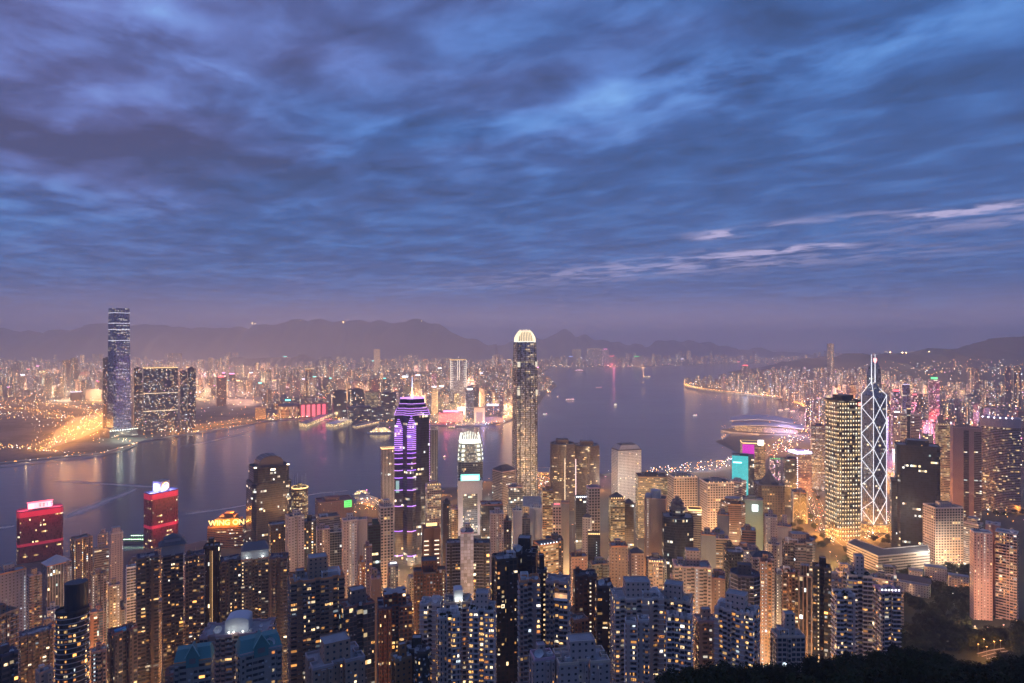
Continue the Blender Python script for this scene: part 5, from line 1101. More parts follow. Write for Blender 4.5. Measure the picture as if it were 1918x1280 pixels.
 (A, 'cream tower with a column of gold windows left of the exposed frame bank', 1432, 1456, 970, 800, 6, .9, 'rect', 'small', (.45, .39, .38), 1050, dict(stair=3, roof='plant', nick='gold column cream tower')),
 (O_, 'plain mauve block joined to the gold column cream tower', 1455, 1483, 988, 830, 4, .8, 'rect', 'blank', (.33, .31, .36), 1030, dict(roof='tallbox')),
 (A, 'brown pitched roof flats with open framed roof', 1461, 1525, 1022, 700, 18, .8, 'cross', 'resn', (.25, .175, .165), 1075, dict(wins=16, ledge=2, roof='bigbox frame', nick='brown framed roof flats')),
 (O_, 'narrow cream block with a small white sign, left of the brown framed roof flats', 1437, 1461, 1022, 740, 4, .9, 'rect', 'small', (.44, .38, .35), 1065, dict(roof='plant', stair=1)),
 (O_, 'lilac tower with green roof lights behind the concave pyramid tower', 1441, 1462, 862, 1500, 4, .9, 'rect', 'pinkf', (.30, .28, .36), 900, dict(roof='spots:green')),
 (O_, 'dim violet glass tower half hidden by the gold dotted tower', 1518, 1545, 800, 1650, 4, .9, 'rect', 'glassb', (.20, .16, .26), 910, dict(roof='plant')),
 # right
 (O_, 'white gridded corner block lit gold at its foot', 1728, 1804, 955, 1020, 38, .6, 'rect', 'grid', (.56, .47, .43), 1060, dict(roof='ac plant', roofm=ROOFD, nick='gold footed white block')),
 (O_, 'slatted pale stepped block left of the pink tower', 1805, 1842, 984, 960, -20, .8, 'rect', 'band', (.46, .42, .42), 1060, dict(roof='step')),
 (A, 'left half of the tall pink residential tower', 1816, 1859, 1000, 690, 16, .8, 'rect', 'small', (.80, .50, .42), 1190, dict(stair=2, wins=4, roof='ac', nick='pink residential tower')),
 (A, 'recessed middle of the pink tower, a higher dark slotted core', 1846, 1874, 984, 712, 0, 1, 'notch1', 'blank', (.6, .36, .30), 1190, dict(roof='', stair=1)),
 (A, 'right half of the tall pink residential tower with wide dark windows', 1864, 1908, 1000, 690, -6, .8, 'rect', 'resn', (.80, .50, .42), 1190, dict(wins=46, roof='dish')),
 # right foreground
 (A, 'white stepped tower with terraces above the dark trees', 1557, 1602, 1118, 430, 20, .8, 'notch1', 'resn', (.50, .47, .52), 1215, dict(wins=24, ledge=3, roof='garden', nick='white terraced tower')),
 (A, 'higher rear part of the white terraced tower with a water tower block', 1580, 1634, 1082, 455, 14, .8, 'notch1', 'resn', (.45, .43, .48), 1210, dict(wins=26, ledge=3, roof='tallbox garden')),
 (A, 'white lozenge tower with a lit roof court, right of the white terraced tower', 1634, 1687, 1112, 440, 26, .9, 'notch1', 'resn', (.46, .40, .42), 1210, dict(wins=28, ledge=3, roof='spots:white')),
 (A, 'black slab with a long string of stair lights', 1521, 1557, 1066, 470, 4, .8, 'notch1', 'resn', (.06, .055, .06), 1240, dict(stair=1, wins=14, roof='plant', nick='black stair light slab')),
 (A, 'tan slab with vertical ribs left of the black stair light slab', 1494, 1521, 1082, 520, 4, .9, 'notch1', 'strip', (.30, .25, .24), 1190, dict(roof='step')),
 (A, 'brown tower with a roof garden and gold windows', 1462, 1499, 1076, 540, 10, .9, 'cross', 'resn', (.26, .18, .16), 1190, dict(wins=26, ledge=2, roof='frame garden', nick='brown garden roof tower')),
 (A, 'low white villa block with steel frames at the edge of the trees', 1443, 1508, 1198, 400, 24, .6, 'rect', 'resg', (.46, .43, .46), 1235, dict(wins=4, roof='tallbox frame', nick='white villa block')),
 (A, 'curved dark glass tower with a lit terrace near the top', 1366, 1424, 1082, 500, 4, .8, 'oct', 'resg', (.16, .16, .19), 1180, dict(wins=14, ledge=1, roof='plant', nick='lit terrace tower')),
 (A, 'tower with tall amber stair columns right of the lit terrace tower', 1422, 1446, 1056, 560, 6, .9, 'notch1', 'resn', (.34, .25, .20), 1230, dict(stair=3, wins=20)),
 (A, 'white tower with a lit roof frame above the trees', 1338, 1422, 1152, 390, -14, .7, 'notch3', 'resn', (.56, .51, .55), 1225, dict(wins=34, ledge=3, roof='frame bigbox garden', nick='lit frame white tower')),
 (A, 'small cream block with a big dark window wall', 1298, 1344, 1168, 430, 18, .8, 'rect', 'resn', (.42, .36, .36), 1215, dict(wins=8, roof='plant')),
 (A, 'brown slab left of the lit terrace tower', 1328, 1358, 1086, 560, 2, .9, 'rect', 'small', (.24, .17, .16), 1140, dict(stair=1)),
 (A, 'white tower pair, left block with a cubic lift house', 1141, 1243, 1128, 400, 12, .6, 'notch3', 'resn', (.50, .47, .51), 1280, dict(wins=40, ledge=3, roof='bigbox frame', nick='cubic lift house tower')),
 (A, 'white tower pair, right block with a tall plain lift house', 1226, 1298, 1130, 410, -8, .7, 'notch3', 'resn', (.47, .44, .48), 1280, dict(wins=34, ledge=3, roof='bigbox ac')),
 (A, 'left of two slim white fronts before the cubic lift house tower', 1170, 1192, 1168, 370, 4, .9, 'rect', 'resn', (.52, .48, .52), 1280, dict(wins=10, ledge=3, roof='ac')),
 (A, 'right of two slim white fronts before the cubic lift house tower', 1194, 1216, 1165, 372, 4, .9, 'rect', 'resn', (.52, .48, .52), 1280, dict(wins=10, ledge=3, roof='ac')),
 (A, 'slim white front under the tall plain lift house', 1248, 1272, 1156, 378, 4, .9, 'notch1', 'resn', (.53, .49, .53), 1280, dict(wins=8, ledge=3, roof='ac')),
 (A, 'second slim white front nearest the dark trees', 1274, 1296, 1160, 376, -4, .9, 'notch1', 'resn', (.50, .46, .50), 1270, dict(wins=8, ledge=3, roof='ac')),
 (A, 'cream tower full of golden windows behind the white pair', 1213, 1242, 1056, 560, 6, .9, 'cross', 'resn', (.44, .38, .36), 1120, dict(wins=34, roof='spots:gold')),
 (A, 'tall grey twin fronted flats with a red balcony column', 1258, 1332, 1066, 560, 8, .6, 'notch3', 'resn', (.37, .35, .39), 1130, dict(wins=30, stair=1, roof='tallbox', nick='red balcony column flats')),
 (A, 'pinkish tower with a white string of lights behind the cream tower', 1141, 1176, 1026, 620, 8, .9, 'rect', 'small', (.36, .30, .29), 1100, dict(stair=3)),
 (A, 'brown slope roofed tower left of the sandstone slab', 1178, 1206, 1040, 640, 12, .9, 'rect', 'small', (.30, .20, .17), 1110, dict(roof='pyr', stair=1)),
 (A, 'black glazed cube with white edges among the flats', 1358, 1392, 1038, 620, 16, .9, 'rect', 'resg', (.10, .13, .14), 1070, dict(roof='frame', nick='white edged black cube')),
 (A, 'pale blue topped flats with a dark roof, right of the white edged black cube', 1404, 1450, 1048, 610, 10, .7, 'notch1', 'resn', (.34, .34, .40), 1100, dict(wins=22, roof='hip')),
 # centre foreground
 (A, 'tall dark tower with a golden lattice side and lit penthouse floor', 922, 969, 1052, 410, 14, .9, 'rect', 'lattice', (.11, .085, .075), 1280, dict(wins=30, roof='frame ac', nick='golden lattice tower')),
 (A, 'dark penthouse tower crowned by a jumble of roof frames and dishes', 958, 1008, 1040, 430, -6, .9, 'notch1', 'glassd', (.05, .05, .055), 1110, dict(roof='bigbox frame dish mast', nick='jumbled roof tower')),
 (A, 'tall mauve tower with open steel frame roof', 970, 1012, 1092, 375, 6, .9, 'notch1', 'resn', (.35, .31, .34), 1280, dict(wins=22, ledge=1, roof='frame tank')),
 (A, 'black core with two dotted light strings between mauve halves', 1005, 1024, 1072, 392, 4, 1, 'rect', 'blank', (.08, .07, .08), 1240, dict(stair=2, roof='bigbox')),
 (A, 'mauve tower with a brightly lit corner balcony at its top', 1022, 1068, 1094, 378, -8, .9, 'notch1', 'resn', (.36, .32, .35), 1240, dict(wins=26, ledge=1, roof='', balcony=1, nick='lit balcony mauve tower')),
 (A, 'left of the white cluster at bottom centre, pale side facing the city', 786, 830, 1136, 410, -10, .9, 'notch1', 'resn', (.50, .48, .53), 1270, dict(wins=18, ledge=3, roof='dish frame', nick='bottom centre white cluster')),
 (A, 'front of the white cluster at bottom centre with checkered balconies', 818, 862, 1158, 370, 8, .9, 'notch1', 'resn', (.50, .48, .53), 1280, dict(wins=40, ledge=3, roof='frame garden')),
 (A, 'rear of the white cluster at bottom centre under a curved white vault', 832, 884, 1132, 415, 4, .8, 'notch1', 'resn', (.46, .44, .50), 1200, dict(wins=20, ledge=3, roof='curved dish')),
 (A, 'right of the white cluster at bottom centre with roof garden', 878, 929, 1148, 375, -6, .9, 'notch1', 'resn', (.52, .49, .53), 1280, dict(wins=48, ledge=3, roof='garden bigbox')),
 (A, 'low dark cylinder block in front of the white cluster', 776, 806, 1226, 335, 0, 1, 'round', 'resn', (.06, .065, .07), 1280, dict(roof='ac')),
 (A, 'small terracotta flats with an orange roof lamp', 1065, 1102, 1166, 430, 24, .9, 'rect', 'resn', (.40, .22, .16), 1235, dict(wins=8, ledge=2, roof='ac', nick='small terracotta flats')),
 (A, 'dark brown tower with two parallel strings of white lights', 1073, 1118, 1082, 460, 6, .8, 'notch1', 'resn', (.13, .085, .08), 1240, dict(stair=2, wins=4, roof='plant2', nick='twin string brown tower')),
 (A, 'black flats with one thick light string and a white dish', 1115, 1148, 1102, 420, 8, .9, 'rect', 'resn', (.12, .095, .09), 1250, dict(stair=1, wins=8, roof='dish plant2')),
 (A, 'lavender roofed flats with a white dish at the bottom edge of centre', 992, 1040, 1240, 320, 16, .9, 'rect', 'small', (.42, .41, .48), 1280, dict(roof='dish plant tank', nick='lavender roofed flats')),
 (A, 'broad lavender roofed flats right of the dish at the bottom edge', 1034, 1142, 1250, 315, 14, .6, 'notch1', 'small', (.44, .43, .50), 1280, dict(roof='bigbox ac plant2 tank')),
 (O_, 'gold lit office front with a white beacon lamp, centre', 998, 1046, 1024, 640, 28, .8, 'rect', 'bandg', (.36, .22, .12), 1060, dict(roof='spots:white', nick='gold front with beacon')),
 (O_, 'dusky maroon block behind the twin string brown tower', 1066, 1100, 1046, 640, 10, .8, 'rect', 'small', (.24, .14, .12), 1080, dict(stair=1)),
]
def special(tok, rt, w, d, H, k):
    q = MB()
    if tok == 'bluetarp':
        m = plain('blue_tarpaulin', (.03, .24, .45), .6); q.prism([(-w*.4, -d*.42), (w*.05, -d*.42), (w*.1, -d*.1), (-w*.35, -d*.05)], 0, 2.2, m, m); q.build('tarpaulin', rt, None, (0, 0, H))
    if tok == 'pagoda':
        m = plain('penthouse_grey', (.30, .30, .32), .8); q.box(-w*.58, w*.58, -d*.4, d*.4, 0, 9, m, ROOF); q.build('penthouse', rt, None, (0, 0, H))
        q = MB(); rm = plain('tile_grey', (.10, .105, .12), .8)
        for (s, z0, z1, s2) in ((.72, 9, 11.5, .55), (.46, 14, 17.5, .05)): q.prism(rect(w*2*s, d*1.5*s), z0, z1, rm, rm, 9, 9, top=rect(w*2*s2, d*1.2*s2), bottom=True)
        q.box(-w*.4, w*.4, -d*.3, d*.3, 11.5, 14, m)
        for sx in (-1, 1): q.tube((sx*w*.44, -d*.3, 14), (sx*w*.60, -d*.42, 16.5), .5, rm, 4, .2)
        q.build('pagoda_roof', rt, None, (0, 0, H))
    if tok == 'gabled':
        m = plain('gabled_box', (.36, .36, .37), .8); q.box(-w*.5, w*.5, -d*.4, d*.4, 0, 8, m, ROOF); q.build('penthouse', rt, None, (0, 0, H))
        q = MB(); rm = plain('gable_slate', (.14, .135, .15), .8); q.prism(rect(w*1.04, d*.9), 8, 14, rm, None, 9, 9, top=[(-w*.36, -d*.02), (w*.36, -d*.02), (w*.36, d*.02), (-w*.36, d*.02)]); q.build('pitched_roof', rt, None, (0, 0, H))
        for sx in (-.28, .28): LAMPS.append((rt, (sx*w, -d*.62, H+3.5), (.9, 1, .92), 700, .35))
        g = glow('flood_cool', (.9, 1, .92), 9)
        for sx in (-.28, .28): q = MB(); q.prism(ngon(.7, .7, 6), 0, .7, g, g); q.build('floodlight', rt, None, (sx*w, -d*.5, H+2.2))
    if tok == 'drum': m = plain('drum_black', (.03, .03, .04), .5); q.prism(ngon(w*.70, d*.8, 20), 0, 17, m, ROOFD); q.build('plant_room', rt, None, (w*.12, d*.1, H))
    if tok == 'silo': q.prism(ngon(w*.5, w*.5, 18), 0, 10, CONC, CONC); q.build('drum', rt, None, (0, 0, H)); q = MB(); q.box(-w*.5, -w*.2, -d*.3, d*.3, 0, 4, CONC); q.build('plant_room', rt, None, (0, 0, H))
    if tok == 'tealgable':
        q.prism(rect(w*1.03, d*1.03), 0, 6, TEAL, None, 9, 9, top=rect(w*.9, d*.4)); q.face([(-w*.45, -d*.2, 6), (w*.45, -d*.2, 6), (w*.45, d*.2, 6), (-w*.45, d*.2, 6)], TEAL); q.build('tiled_mansard', rt, None, (0, 0, H+.3))
        q = MB(); a = w*.17; y0 = -d*.54; P = [(-a, y0, -2), (a, y0, -2), (a, y0, 4), (0, y0, 9.5), (-a, y0, 4)]; B2 = [(x, y0+d*.5, z) for x, y, z in P]
        q.face(P, TEAL)
        for i in range(5): j = (i+1) % 5; q.face([P[j], P[i], B2[i], B2[j]], TEAL)
        q.build('gable', rt, None, (0, 0, H)); q = MB(); t2 = plain('gable_trim', (.25, .5, .5), .6)
        for sx in (-1, 1): q.tube((sx*a*1.15, y0-.2, 3.4), (0, y0-.2, 10.1), .28, t2, 4)
        q.build('gable_trim', rt, None, (0, 0, H))
        q = MB(); g = CONCD; q.box(-a*.5, a*.5, y0-.15, y0, 0, 2.6, g); q.build('gable_window', rt, None, (0, 0, H))
    if tok == 'curved':
        n = 10; m = plain('vault_white', (.50, .50, .52), .7); r = w*.17
        for i in range(n):
            a, b = 3.14159*i/n, 3.14159*(i+1)/n; p = lambda t, y: (r*math.cos(t), y, 7+r*.35*math.sin(t))
            q.face([p(a, -d*.3), p(a, d*.3), p(b, d*.3), p(b, -d*.3)], m); q.face([p(a, -d*.3), p(b, -d*.3), (0, -d*.3, 7)], m)
        q.box(-r, r, -d*.3, d*.3, 0, 7, m); q.build('penthouse', rt, None, (0, 0, H))
        g = glow('flood_cool', (.9, 1, .92), 9)
        for sx in (-.1, -.03, .1): q = MB(); q.prism(ngon(.6, .6, 6), 0, .6, g, g); q.build('floodlight', rt, None, (sx*w, -d*.42, H+1.5))
        LAMPS.append((rt, (-.05*w, -d*.50, H+3), (.95, 1, .85), 500, .3)); LAMPS.append((rt, (.10*w, -d*.50, H+3), (.9, .97, 1), 300, .3))
def island_table():
    facade('wall_grey_tiles', .93, .93, 0, glass=(.30, .30, .33), gr=.6); facade('wall_lattice', .74, .74, .03, 'gold', 1.6, glass=(.03, .028, .026), gr=.15)
    base = FAC.__globals__
    for (nm, lab, x0, x1, yt, D, rot, asp, shp, fac, col, yb, k) in ROWS:
        k = dict(k); gl = k.pop('goldlines', 0); bl = k.pop('barlights', 0); bal = k.pop('balcony', 0); rf = k.get('roof', 'std').split()
        sp = [x for x in rf if x in ('bluetarp', 'pagoda', 'gabled', 'drum', 'silo', 'tealgable', 'curved')]; k['roof'] = ' '.join(x for x in rf if x not in sp) or ('' if sp or 'roof' in k else 'std')
        rt, w, d, H, poly = T(nm, lab, x0, x1, yt, D, rot, asp, shp, 'small' if fac in ('grey_tiles', 'lattice') else fac, col, yb, **k)
        if fac in ('grey_tiles', 'lattice'): [c for c in rt.children if c.name.startswith('wall')][0].data.materials[0] = MATS['wall_'+fac]
        for s in sp: special(s, rt, w, d, H, k)
        if gl:
            g = glow('gold_line', (1, .55, .20), .5)
            for x in (-.06, .10): q = MB(); q.box(w*x-.3, w*x+.3, -d*.5-.4, -d*.5-.05, 4, H-3, g); q.build('light_line', rt)
        if bl:
            g = glow('bar_light', (1, .74, .50), 1.6); q = MB()
            for i in range(16):
                for x in (-.32, .28): q = MB(); q.box(w*(x-.13), w*(x+.13), -d*.5-.5, -d*.5-.05, H-14-i*5.2, H-13-i*5.2, g); q.build('light_bar', rt)
        if bal:
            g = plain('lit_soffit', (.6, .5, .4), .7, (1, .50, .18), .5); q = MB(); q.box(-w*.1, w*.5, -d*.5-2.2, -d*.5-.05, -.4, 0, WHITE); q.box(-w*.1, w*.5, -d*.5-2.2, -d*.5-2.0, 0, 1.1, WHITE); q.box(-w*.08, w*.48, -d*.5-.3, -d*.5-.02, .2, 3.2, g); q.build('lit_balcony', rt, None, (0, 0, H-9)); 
            LAMPS.append((rt, (w*.2, -d*.5-1.6, H-6.5), (1, .60, .25), 160, .2))
island_table()
# ---------------------------------------------------------------- labels for the many: each is told by its look and its neighbours
ORD = ['second', 'third', 'fourth', 'fifth', 'sixth', 'seventh', 'eighth', 'ninth', 'tenth', 'eleventh', 'twelfth']
def auto_label(desc, kind, px, py, D, feats=()):
    c = sorted(NICKS, key=lambda n: math.hypot(n[1]-px, (n[2]-py)*.7)+160*abs(math.log(n[3]/D)))[:7]
    def rel(n):
        dx, q = px-n[1], n[3]/D
        if abs(dx) < 14: return 'directly behind' if q < .97 else 'directly in front of'
        s = 'left' if dx < 0 else 'right'; far = 'just ' if abs(dx) < 38 else ''
        if q < .8: return 'beyond and %s%s of' % (far, s)
        if q > 1.25: return 'before and %s%s of' % (far, s)
        return '%s%s of' % (far, s)
    art = [f'{desc} {kind} {rel(n)} the {n[0]}' for n in c[:3]]
    art += [f'{desc} {kind} {f}, {rel(c[0])} the {c[0][0]}' for f in feats]
    art += [f'{desc} {kind} {f}, {rel(c[1])} the {c[1][0]}' for f in feats]
    art += [f'{desc} {kind} between the {c[i][0]} and the {c[j][0]}' for i in range(4) for j in range(i+1, 4) if (c[i][1]-px)*(c[j][1]-px) < 0]
    art += [f'{desc} {kind} {rel(n)} the {n[0]}' for n in c[3:]]
    art += [f'{o} {desc} {kind} {rel(n)} the {n[0]}' for o in ORD for n in c[:2]]
    for a in art:
        if a not in LABELS and 4 <= len(a.replace('-', ' ').split()) <= 16: return a
    return art[0]
TONES = [('cream', (.50, .43, .36)), ('tan', (.40, .30, .23)), ('grey', (.30, .29, .31)), ('brown', (.22, .15, .125)), ('cream', (.46, .41, .36)), ('mauve', (.33, .28, .31)), ('dark', (.10, .09, .10)), ('pinkish', (.45, .34, .32)), ('white', (.52, .50, .52)), ('tan', (.36, .28, .22)), ('slate', (.20, .21, .25)), ('rust toned', (.33, .17, .12))]
def size_word(w, H): return 'slim tall' if H/w > 4.5 else 'tall' if H > 85 else 'squat' if H < w*1.3 else 'mid rise'

# ---------------------------------------------------------------- across the harbour: blocks one can tell apart
def kowloon_landmarks():
    K = lambda lab, x0, x1, yt, D, rot, asp, fac, col, yb, nick=None, roof='plant', shp='rect', nm=O_, **k: tower(nm, lab, x0, x1, yt, D, rot, asp, shp, fac, col, k.pop('cw', 4.5), k.pop('ch', 4.4), yb=yb, nick=nick, roof=roof, zbase=4, **k)
    rt, w, d, H, p = K('tall hotel tower outlined by white light edges across the harbour', 842, 873, 675, 3900, 6, .8, 'glassb', (.20, .20, .24), 795, 'white edged harbour tower', 'glow:gold')
    g = glow('white_edge', (1, .88, .72), 1.2)
    for x in (-.5, -.06, .06, .5): q = MB(); q.box(w*x-1.2, w*x+1.2, -d*.5-1.5, -d*.5-.2, H*.35 if abs(x) > .2 else H*.55, H, g); q.build('light_line', rt)
    for i in range(14):
        for x in (-.42, .42): q = MB(); q.box(w*(x-.08), w*(x+.08), -d*.5-1.2, -d*.5-.2, H*.4+i*H*.041, H*.4+i*H*.041+2, g); q.build('light_bar', rt)
    K('grey harbour tower under a dazzling white square sign', 871, 888, 732, 3200, 6, .9, 'glassb', (.22, .22, .26), 790, 'dazzling sign tower', 'sign:white')
    K('dark wide block behind the dazzling sign tower', 886, 897, 728, 3300, 4, 1, 'mixed', (.14, .13, .16), 780)
    K('wide curved block carrying a long white rooftop screen', 905, 942, 762, 3120, -10, .5, 'mixed', (.30, .26, .28), 795, 'long white screen block', 'sign:lav')
    rt, w, d, H, p = K('golden glowing gateway shaped hotel on the far shore', 888, 908, 764, 3010, 0, .4, 'blank', (.45, .32, .2), 795, 'golden gateway hotel', '')
    g = glow('gate_gold', (1, .52, .18), .8); q = MB(); q.box(-w*.5, -w*.3, -d*.5-1.2, -d*.5-.2, 4, H, g); q.box(w*.3, w*.5, -d*.5-1.2, -d*.5-.2, 4, H, g); q.box(-w*.3, w*.3, -d*.5-1.2, -d*.5-.2, H*.72, H, g); q.build('lit_portal', rt)
    K('pink lit shopping block along the far shore', 822, 868, 774, 3040, -4, .5, 'gridl', (.46, .34, .30), 795, 'pink lit shopping block', 'sign:pink')
    K('low cream museum block with pale walls right of the golden gateway hotel', 908, 942, 783, 3030, 0, .4, 'blank', (.58, .48, .42), 797)
    K('cream slab with a white slanted screen on top', 808, 820, 727, 3350, -8, .8, 'gridl', (.50, .40, .26), 775, 'slanted screen slab', 'sign:lav')
    K('dark red lit slim tower behind the slanted screen slab', 809, 818, 700, 3800, 0, 1, 'pinkf', (.30, .16, .18), 720)
    K('dark tower with bright white billboard behind the violet neon tower', 749, 768, 708, 3900, 4, .8, 'mixed', (.16, .15, .17), 760, 'white billboard tower', 'sign:white')
    K('first of the dark glass harbour blocks, with lit lower floors', 622, 649, 733, 3160, 8, .7, 'glassd', (.06, .07, .08), 778, 'dark harbour block left')
    K('second dark glass harbour block, widest, speckled with white lights', 651, 681, 731, 3170, 8, .7, 'mixed', (.045, .05, .07), 778, 'dark harbour block middle', ch=6, cw=6)
    K('third dark glass harbour block beside the violet neon tower', 712, 742, 737, 3120, 8, .7, 'glassd', (.045, .06, .075), 778, 'dark harbour block right')
    K('pale green lit block between the dark glass harbour blocks', 683, 709, 735, 3250, 8, .7, 'gridl', (.24, .26, .22), 778)
    K('low dark glass block with lit sign floor on the far quay', 650, 694, 763, 3090, 8, .5, 'glass', (.10, .10, .11), 778)
    K('low dark teal block at the right end of the far quay', 694, 740, 766, 3080, 8, .5, 'glass', (.06, .09, .09), 779)
    rt, w, d, H, p = K('round golden hall with a shallow dark dome on the far shore', 520, 562, 762, 3200, 0, 1, 'gridl', (.55, .40, .24), 778, 'golden domed hall', '', 'round', cw=9, ch=14)
    q = MB(); q.dome(0, 0, 0, w*.52, 12, CONCD, 20, 4); q.build('dome', rt, None, (0, 0, H))
    rt, w, d, H, p = K('long terminal building with five glowing red panels', 560, 614, 757, 3240, 10, .3, 'blank', (.30, .16, .14), 778, 'red panelled terminal', '')
    for i in range(5): q = MB(); q.box(w*(-.46+.19*i), w*(-.34+.19*i), -d*.5-1.5, -d*.5-.2, 6, H-4, glow('red_panel_lit', (1, .10, .16), 1.0)); q.build('red_panel', rt)
    K('squat golden lit hall at the end of the orange highway', 478, 498, 764, 3160, 0, .7, 'gridl', (.5, .36, .2), 778, 'squat golden hall')
    K('brown tower with an orange crown lamp far across the water', 571, 585, 692, 4100, 6, .9, 'resf', (.20, .12, .10), 770, 'orange crowned brown tower', 'glow:gold', nm=A)
    K('brown tower with a red round logo near its top', 404, 424, 708, 3800, 6, .8, 'resf', (.24, .15, .14), 765, 'red logo brown tower', 'sign:red', nm=A)
    K('dark towers pair in the left crowd, taller one', 117, 132, 676, 4700, 6, .8, 'resf', (.11, .09, .10), 745, 'dark crowd tower', nm=A)
    K('dark towers pair in the left crowd, shorter right one', 132, 146, 672, 4800, 6, .8, 'resf', (.10, .085, .095), 745, None, nm=A)
    K('flat black cube with a white lit roof rim near the orange highway', 131, 153, 735, 4150, 10, .8, 'blank', (.06, .055, .065), 765, 'flat black cube', 'glow:lav')
    K('wide low dark block left of the lone tall harbour skyscraper', 157, 190, 730, 4200, 10, .6, 'small', (.10, .09, .10), 765)
    K('narrow white lit block left in the dense far housing', 700, 712, 655, 6900, 0, 1, 'gridl', (.5, .42, .36), 680, 'far white lit block', nm=A)
    # far shore neon
    for (lab, x0, x1, yt, D, tone, rf) in (('far cream lit block alone on the eastern shore', 1040, 1047, 669, 9900, 'gridl', 'plant'), ('far block with red round neon sign on the eastern shore', 1140, 1152, 668, 9950, 'mixed', 'sign:red'), ('far dark block with long green neon sign', 1185, 1200, 669, 9980, 'mixed', 'sign:green'),
         ('far wide block with two gold roof lines', 1100, 1126, 654, 10600, 'mixed', 'glow:gold'), ('far block with pink neon roof right of the gold roof lines', 1127, 1140, 655, 10500, 'pinkf', 'sign:pink'), ('far slim pinkish lit tower at the eastern waterline', 1113, 1118, 674, 9850, 'pinkf', 'plant'), ('far gold framed block left of the gold roof lines', 1072, 1088, 656, 10400, 'gridl', 'glow:gold'), ('far dark slab with bluish screen near the waterline', 1064, 1074, 669, 9900, 'glassb', 'sign:blue')):
        K(lab, x0, x1, yt, D, 0, .6, tone, (.3, .25, .27), 690, None, rf, cw=9, ch=8)
kowloon_landmarks()
FARM = FAC('stuff'); FARX = FAC('stuffm')
def far_city():
    r = random.Random(11); S = MB(); S2 = MB(); S3 = MB(); n_ind = 0; Y = 3150
    rows = []
    while Y < 12500:
        st = 62 if Y < 6500 else 82 if Y < 9000 else 120
        X = -.86*Y
        while X < min(.86*Y, 9000):
            rows.append((X+r.uniform(-.35, .35)*st, Y+r.uniform(-.4, .4)*st)); X += st*r.uniform(.8, 1.25)
        Y += st*1.15
    P = np.array(rows); sd = sdist(P, KOWL)
    occ = [(p[5], p[6], p[7]) for p in PLACED if p[4] > 2400]
    ind = 0
    for (X, Y), s in zip(rows, sd):
        if s < 45: continue
        lim = 4350 if X < -1450 else 3560 if X < -820 else 3170
        if Y < lim: continue
        rg = random.Random((int(X//260)*7919+int(Y//220)*104729) & 0xffffff); gap, bh, rn = rg.random(), rg.lognormvariate(math.log(74), .40), rg.randrange(len(TONES))
        if gap < .13 or r.random() < .10: continue
        if r.random() < .28: H = r.uniform(22, 45)
        else: H = min(190, bh*r.uniform(.86, 1.14))
        if Y > 7000: H *= 1.15
        w = r.uniform(20, 48)*(1 if Y < 8000 else 1.5); d = r.uniform(16, 26)
        if H < 45: w *= 1.5; d *= 1.4
        if any((X-a)**2+(Y-b)**2 < (c+w*.7)**2 for a, b, c in occ): continue
        px = CX+X/Y*F; yt = CY+(CAMZ-4-H)*F/Y
        cap = 655 if Y > 6500 else 668
        if 940 < px < 1030: cap = 672
        if yt < cap: H = max(20, CAMZ-4-(cap+r.uniform(0, 14)-CY)*Y/F)
        nm, c = TONES[rn] if r.random() < .6 else r.choice(TONES); c = tuple(q*r.uniform(.75, 1.1) for q in c)
        if (Y < lim+560 and H > 48 and ind < 120 and r.random() < .62):
            ind += 1; hw = w/2*F/Y; yt = CY+(CAMZ-4-H)*F/Y
            roof = r.choices(('plant', 'plant mast', 'sign:gold', 'sign:pink', 'sign:white', 'step', 'plant tank', 'glow:gold', 'sign:red', 'sign:cyan'), (9, 3, 1, 1, .7, 2, 3, .7, .6, .6))[0]
            f = {'plant': 'with a boxy lift house', 'plant mast': 'with a thin roof mast', 'step': 'with a stepped top', 'plant tank': 'with a roof tank', 'glow:gold': 'with a gold lit rim'}.get(roof, 'with a lit roof sign')
            lab = auto_label('hazy '+nm+' '+size_word(w, H), 'block', px, yt, Y, (f,))
            tower('harbour_block', lab, px-hw, px+hw, yt, Y-d/2, r.uniform(-25, 25), d/w, r.choice(('rect', 'rect', 'notch1', 'cut')), r.choice(('resf', 'resf', 'mixed', 'gridl' if r.random() < .3 else 'resf')), c, 5, 4.6, yb=int(yt+60), roof=roof, zbase=4, cat='city block', group='hazy blocks across the harbour')
            continue
        a = r.uniform(-.5, .5); ca, sa = math.cos(a), math.sin(a)
        poly = [(X+x*ca-y*sa, Y+x*sa+y*ca) for x, y in rect(w, d)]
        M = FARX if r.random() < (.5 if -900 < X < 400 and Y < 5200 else .22) else FARM
        cw, ch = (5, 4.8) if Y < 5500 else (8, 7) if Y < 8500 else (11, 10)
        b = S if Y < 9300 else S3
        b.prism(poly, 3, 4+H, M, ROOFD, cw, ch, u0=r.randrange(3000), tint=c)
        if Y < 6500: b.prism(scale([(x-X, y-Y) for x, y in poly], .5) and [((x-X)*.5+X, (y-Y)*.5+Y) for x, y in poly], 4+H, 8+H, M, ROOFD, 50, 50, tint=tuple(q*.8 for q in c))
        if r.random() < .02: 
            c2, s2 = GL[r.choice(('red', 'white', 'gold', 'pink', 'cyan', 'lav'))]; b.box(X-w*.4, X+w*.4, Y-d*.6, Y-d*.5, 4+H, 10+H, glow('far_sign_%.1f%.1f' % c2[:2], c2, 4), tint=(1, 1, 1))
    o = S.build('distant_city'); tag(o, 'dense hazy city of countless small lit blocks across the harbour', 'distant city', kind='stuff')
    o = S3.build('distant_city'); tag(o, 'faint lit blocks along the farthest eastern shore', 'distant city', kind='stuff')
far_city()

